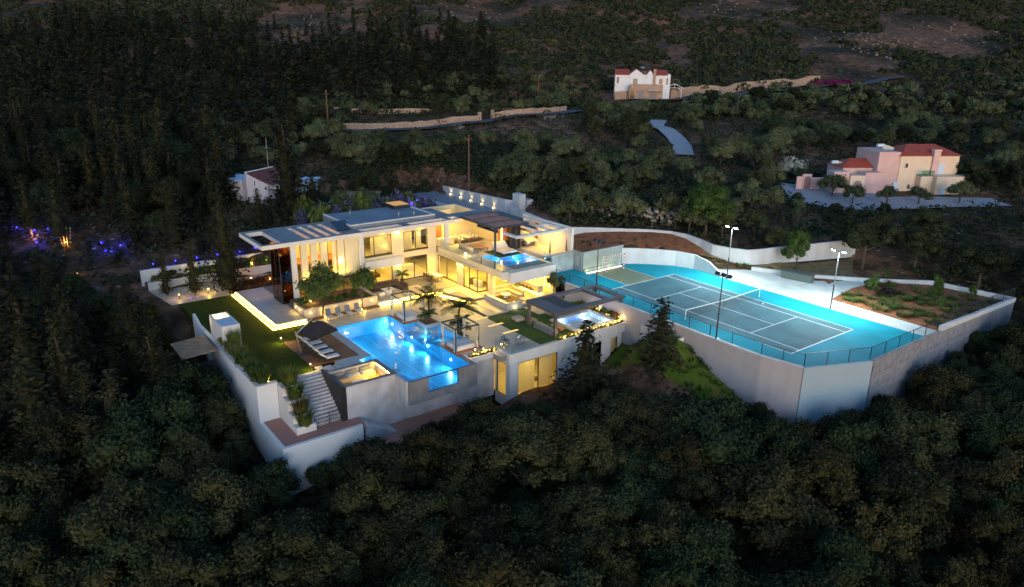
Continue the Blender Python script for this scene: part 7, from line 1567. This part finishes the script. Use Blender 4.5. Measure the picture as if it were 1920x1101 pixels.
# lavender hedge behind the villa with blue spots
for i in range(34):
    x = -35.2-random.uniform(0,3.2); y = -23+i*0.62+random.uniform(-.3,.3)
    if i%3: shr(x, y, 1.4+random.uniform(0,.4), random.uniform(3.6,5.4), 'grey violet shrub in the hedge behind the villa roof', f_lav if i%2 else f_round, 'hedge shrubs behind the villa', 0.55)
    else: tuft('feather_grass', x, y, 3.6, 0.9, 70, f_lav, 'violet feather grass in the hedge behind the villa','feather grasses behind the villa', 200+i, 1.6)
for i, (x, y) in enumerate(((-36.3,-6.2),(-37.6,-4.6),(-36.8,-2.9),(-36.6,-9.6),(-36.2,-13.5))):
    z = 4.6; t = thing('blue_spotlight','blue spotlight in the hedge behind the villa roof','spotlight',(x,y,z),0,'blue spots in the rear hedge'); MB().tube((x,y,z-3.0),(x,y,z),0.05).build('stake', dark_metal, t); MB().ball((x,y,z+0.07),0.10).build('lens', e_blue, t); lamp('POINT','blue_beam',(x+0.2,y,z+0.3),70,(0.08,0.05,1.0),0.08)
# garden bed on the right
for i in range(240):
    x = random.uniform(17.2,29.0); y = random.uniform(18.4,33.0)
    if y > 29+(x-17)*0.4 or (x < 17.3): continue
    d = random.random()
    if d < 0.5+0.3*(y < 22): tuft('bed_grass', x, y, 0.12, 0.8, 55, f_bright if random.random() < .65 else f_dry, 'green grass clump in the red soil bed','grass clumps of the soil bed', 300+i, 0.5)
for i, (x, y, h) in enumerate(((19.8,21.8,3.2),(25.0,26.0,3.0),(23.5,29.5,2.6),(18.0,29.0,2.2),(27.0,22.5,2.3),(26.8,30.5,2.2))): plant(RT_, x, y, h, ['bright young tree with a pale stake in the soil bed','thin young tree in the middle of the soil bed','thin young tree at the back of the soil bed','young yellow sapling at the rear left of the soil bed','small sapling near the end fence','young sapling in the far right corner of the soil bed'][i], 'tree', None, f_bright, 0.12, 'young_tree', 0.6)
for i, (x, y) in enumerate(((20.3,24.5),(17.6,25.8))): shr(x, y, 0.12, 1.0, ['dark purple shrub in the middle of the soil bed','dark purple shrub at the left corner of the soil bed'][i], mat('purple_leaf',(0.03,0.015,0.02)), None, 1.2)
for i in range(30):
    x, y = [(-17+random.uniform(0,9), 6+random.uniform(0,11)), (random.uniform(-1,5), random.uniform(18.6,20.4))][i%2]
    if not free(x,y) and (i%2 or inpoly(x,y,[(-16,4),(-8,4),(-6,11),(-3,16),(-8,18),(-13,13)])): tuft('seedling', x, y, gz(x,y)+0.12 if i%2 == 0 else 0.45, 0.3, 26, f_bright if i%2 else f_round, 'small seedling on the red soil bank' if i%2 == 0 else 'grass clump on the dry verge', 'seedlings on the soil bank' if i%2 == 0 else 'grass clumps on the verge', 500+i, 0.45)
for i in range(9): shr(-77+random.uniform(-3,3), 168+i*1.6, gz(-77,168+i*1.6), 2.0, 'magenta flowering shrub along the far stone wall', f_mag, 'magenta shrubs on the far hillside')
shr(-17.5,62.5,gz(-17.5,62.5),3.6,'shrub with white blossom left of the pink garden wall',foliage('white_blossom',(0.05,0.08,0.04),(0.5,0.5,0.45),6.0),None,1.1)
# lit trunks in the wood
for i, (x, y, n) in enumerate(((-58.9,-52.6,1),(-54.3,-49.7,4))):
    t = thing('lit_tree', ['single trunk lit orange among the left conifers','cluster of pale trunks lit orange among the left conifers'][i], 'tree', (x,y,gz(x,y)))
    for k in range(n): MB().tube((x+k*0.35,y+k*0.3,gz(x,y)-0.3),(x+k*0.5-0.5,y+k*0.4,gz(x,y)+2.4),0.18 if n == 1 else 0.09,0.07).build('trunk', mat('pale_bark',(0.32,0.22,0.14),0.9,0.3,3), t)
    o = bpy.data.objects.new('crown', CON.crowns[i]); COL.objects.link(o); o.parent = t; o.location = (0,0,0.8); o.scale = (1.3,1.3,0.8)
# far scrub: too many to count
def scrub_mass():
    r = np.random.default_rng(77); P = []; N_ = []; S_ = []
    S, T = np.meshgrid(np.arange(196, 470, 4.6), np.arange(-330, 360, 4.6), indexing='ij'); S = S+r.uniform(-2,2,S.shape); T = T+r.uniform(-2,2,T.shape); S = S.ravel(); T = T.ravel()
    k = np.abs(T) < S*0.78+30; S, T = S[k], T[k]; X = CAM[0]+S*F2[0]+T*R2[0]; Y = CAM[1]+S*F2[1]+T*R2[1]; Z = ground(X, Y)
    bare = wav(X, Y, 11, 60)+0.5*wav(X, Y, 12, 22)
    for (cx, cyy, rr) in ((-268,78,34),(-252,152,30),(-186,268,26),(-106,255,34),(-92,310,30),(-84,190,12)): bare = bare+1.0*np.exp(-((X-cx)**2+(Y-cyy)**2)/rr**2)
    keep = (bare < 0.38) & (r.uniform(0,1,len(X)) < 0.93)
    for (x, y, z) in zip(X[keep], Y[keep], Z[keep]):
        if near_line(x, y, rd, 4.5) or inpoly(x, y, NOOL[1]): continue
        h = r.uniform(1.0,3.0)*(1.25 if r.uniform() < .3 else 0.9); n = 46; d = r.normal(size=(n,3)); d /= np.linalg.norm(d,axis=1,keepdims=True); d[:,2] = np.abs(d[:,2])*1.0-0.15
        P.append(np.array([x,y,z+h*0.25])+d*np.array([h*r.uniform(.8,1.3),h*r.uniform(.8,1.3),h*0.8])*r.uniform(0.72,1.08,(n,1))); N_.append(d+r.normal(size=(n,3))*0.4); S_.append(np.full(n, h))
    P = np.concatenate(P); V = leaves(P, np.concatenate(N_), 0.95, r)
    o = bpy.data.objects.new('scrub', mesh_np('scrub', V, quads(len(P)), f_scrub)); COL.objects.link(o); o['kind'] = 'stuff'; o['label'] = 'dark evergreen scrub covering the far hillside'
    # low growth under the trees
    P = []; N_ = []
    for _ in range(7500):
        s = r.uniform(24,215); t = r.uniform(-0.8,0.8)*s; x, y = xy(s, t)
        if not free(x, y) or near_line(x, y, rd, 3) or near_line(x, y, gd, 3) or any(inpoly(x,y,Q) for Q in NOOL): continue
        h = r.uniform(0.4,1.2)*(1.5 if s > 95 else 1.0); n = 18; d = r.normal(size=(n,3)); d /= np.linalg.norm(d,axis=1,keepdims=True); d[:,2] = np.abs(d[:,2]); P.append(np.array([x,y,gz(x,y)])+d*np.array([h*1.3,h*1.3,h])*r.uniform(.7,1.1,(n,1))); N_.append(d+r.normal(size=(n,3))*.4)
    for _ in range(900):     # bushes on the slope behind the drive
        s = r.uniform(104,150); t = r.uniform(-32,22); x, y = xy(s, t)
        if not free(x, y): continue
        h = r.uniform(0.9,2.3); n = 60; d = r.normal(size=(n,3)); d /= np.linalg.norm(d,axis=1,keepdims=True); d[:,2] = np.abs(d[:,2]); P.append(np.array([x,y,gz(x,y)])+d*np.array([h*0.9,h*0.9,h])*r.uniform(.6,1.1,(n,1))); N_.append(d+r.normal(size=(n,3))*.4)
    P = np.concatenate(P); o = bpy.data.objects.new('undergrowth', mesh_np('undergrowth', leaves(P, np.concatenate(N_), 0.42, r), quads(len(P)), f_scrub)); COL.objects.link(o); o['kind'] = 'stuff'; o['label'] = 'low dark undergrowth between the trees'
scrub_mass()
print('TREES', ncount, nb_, len(far))
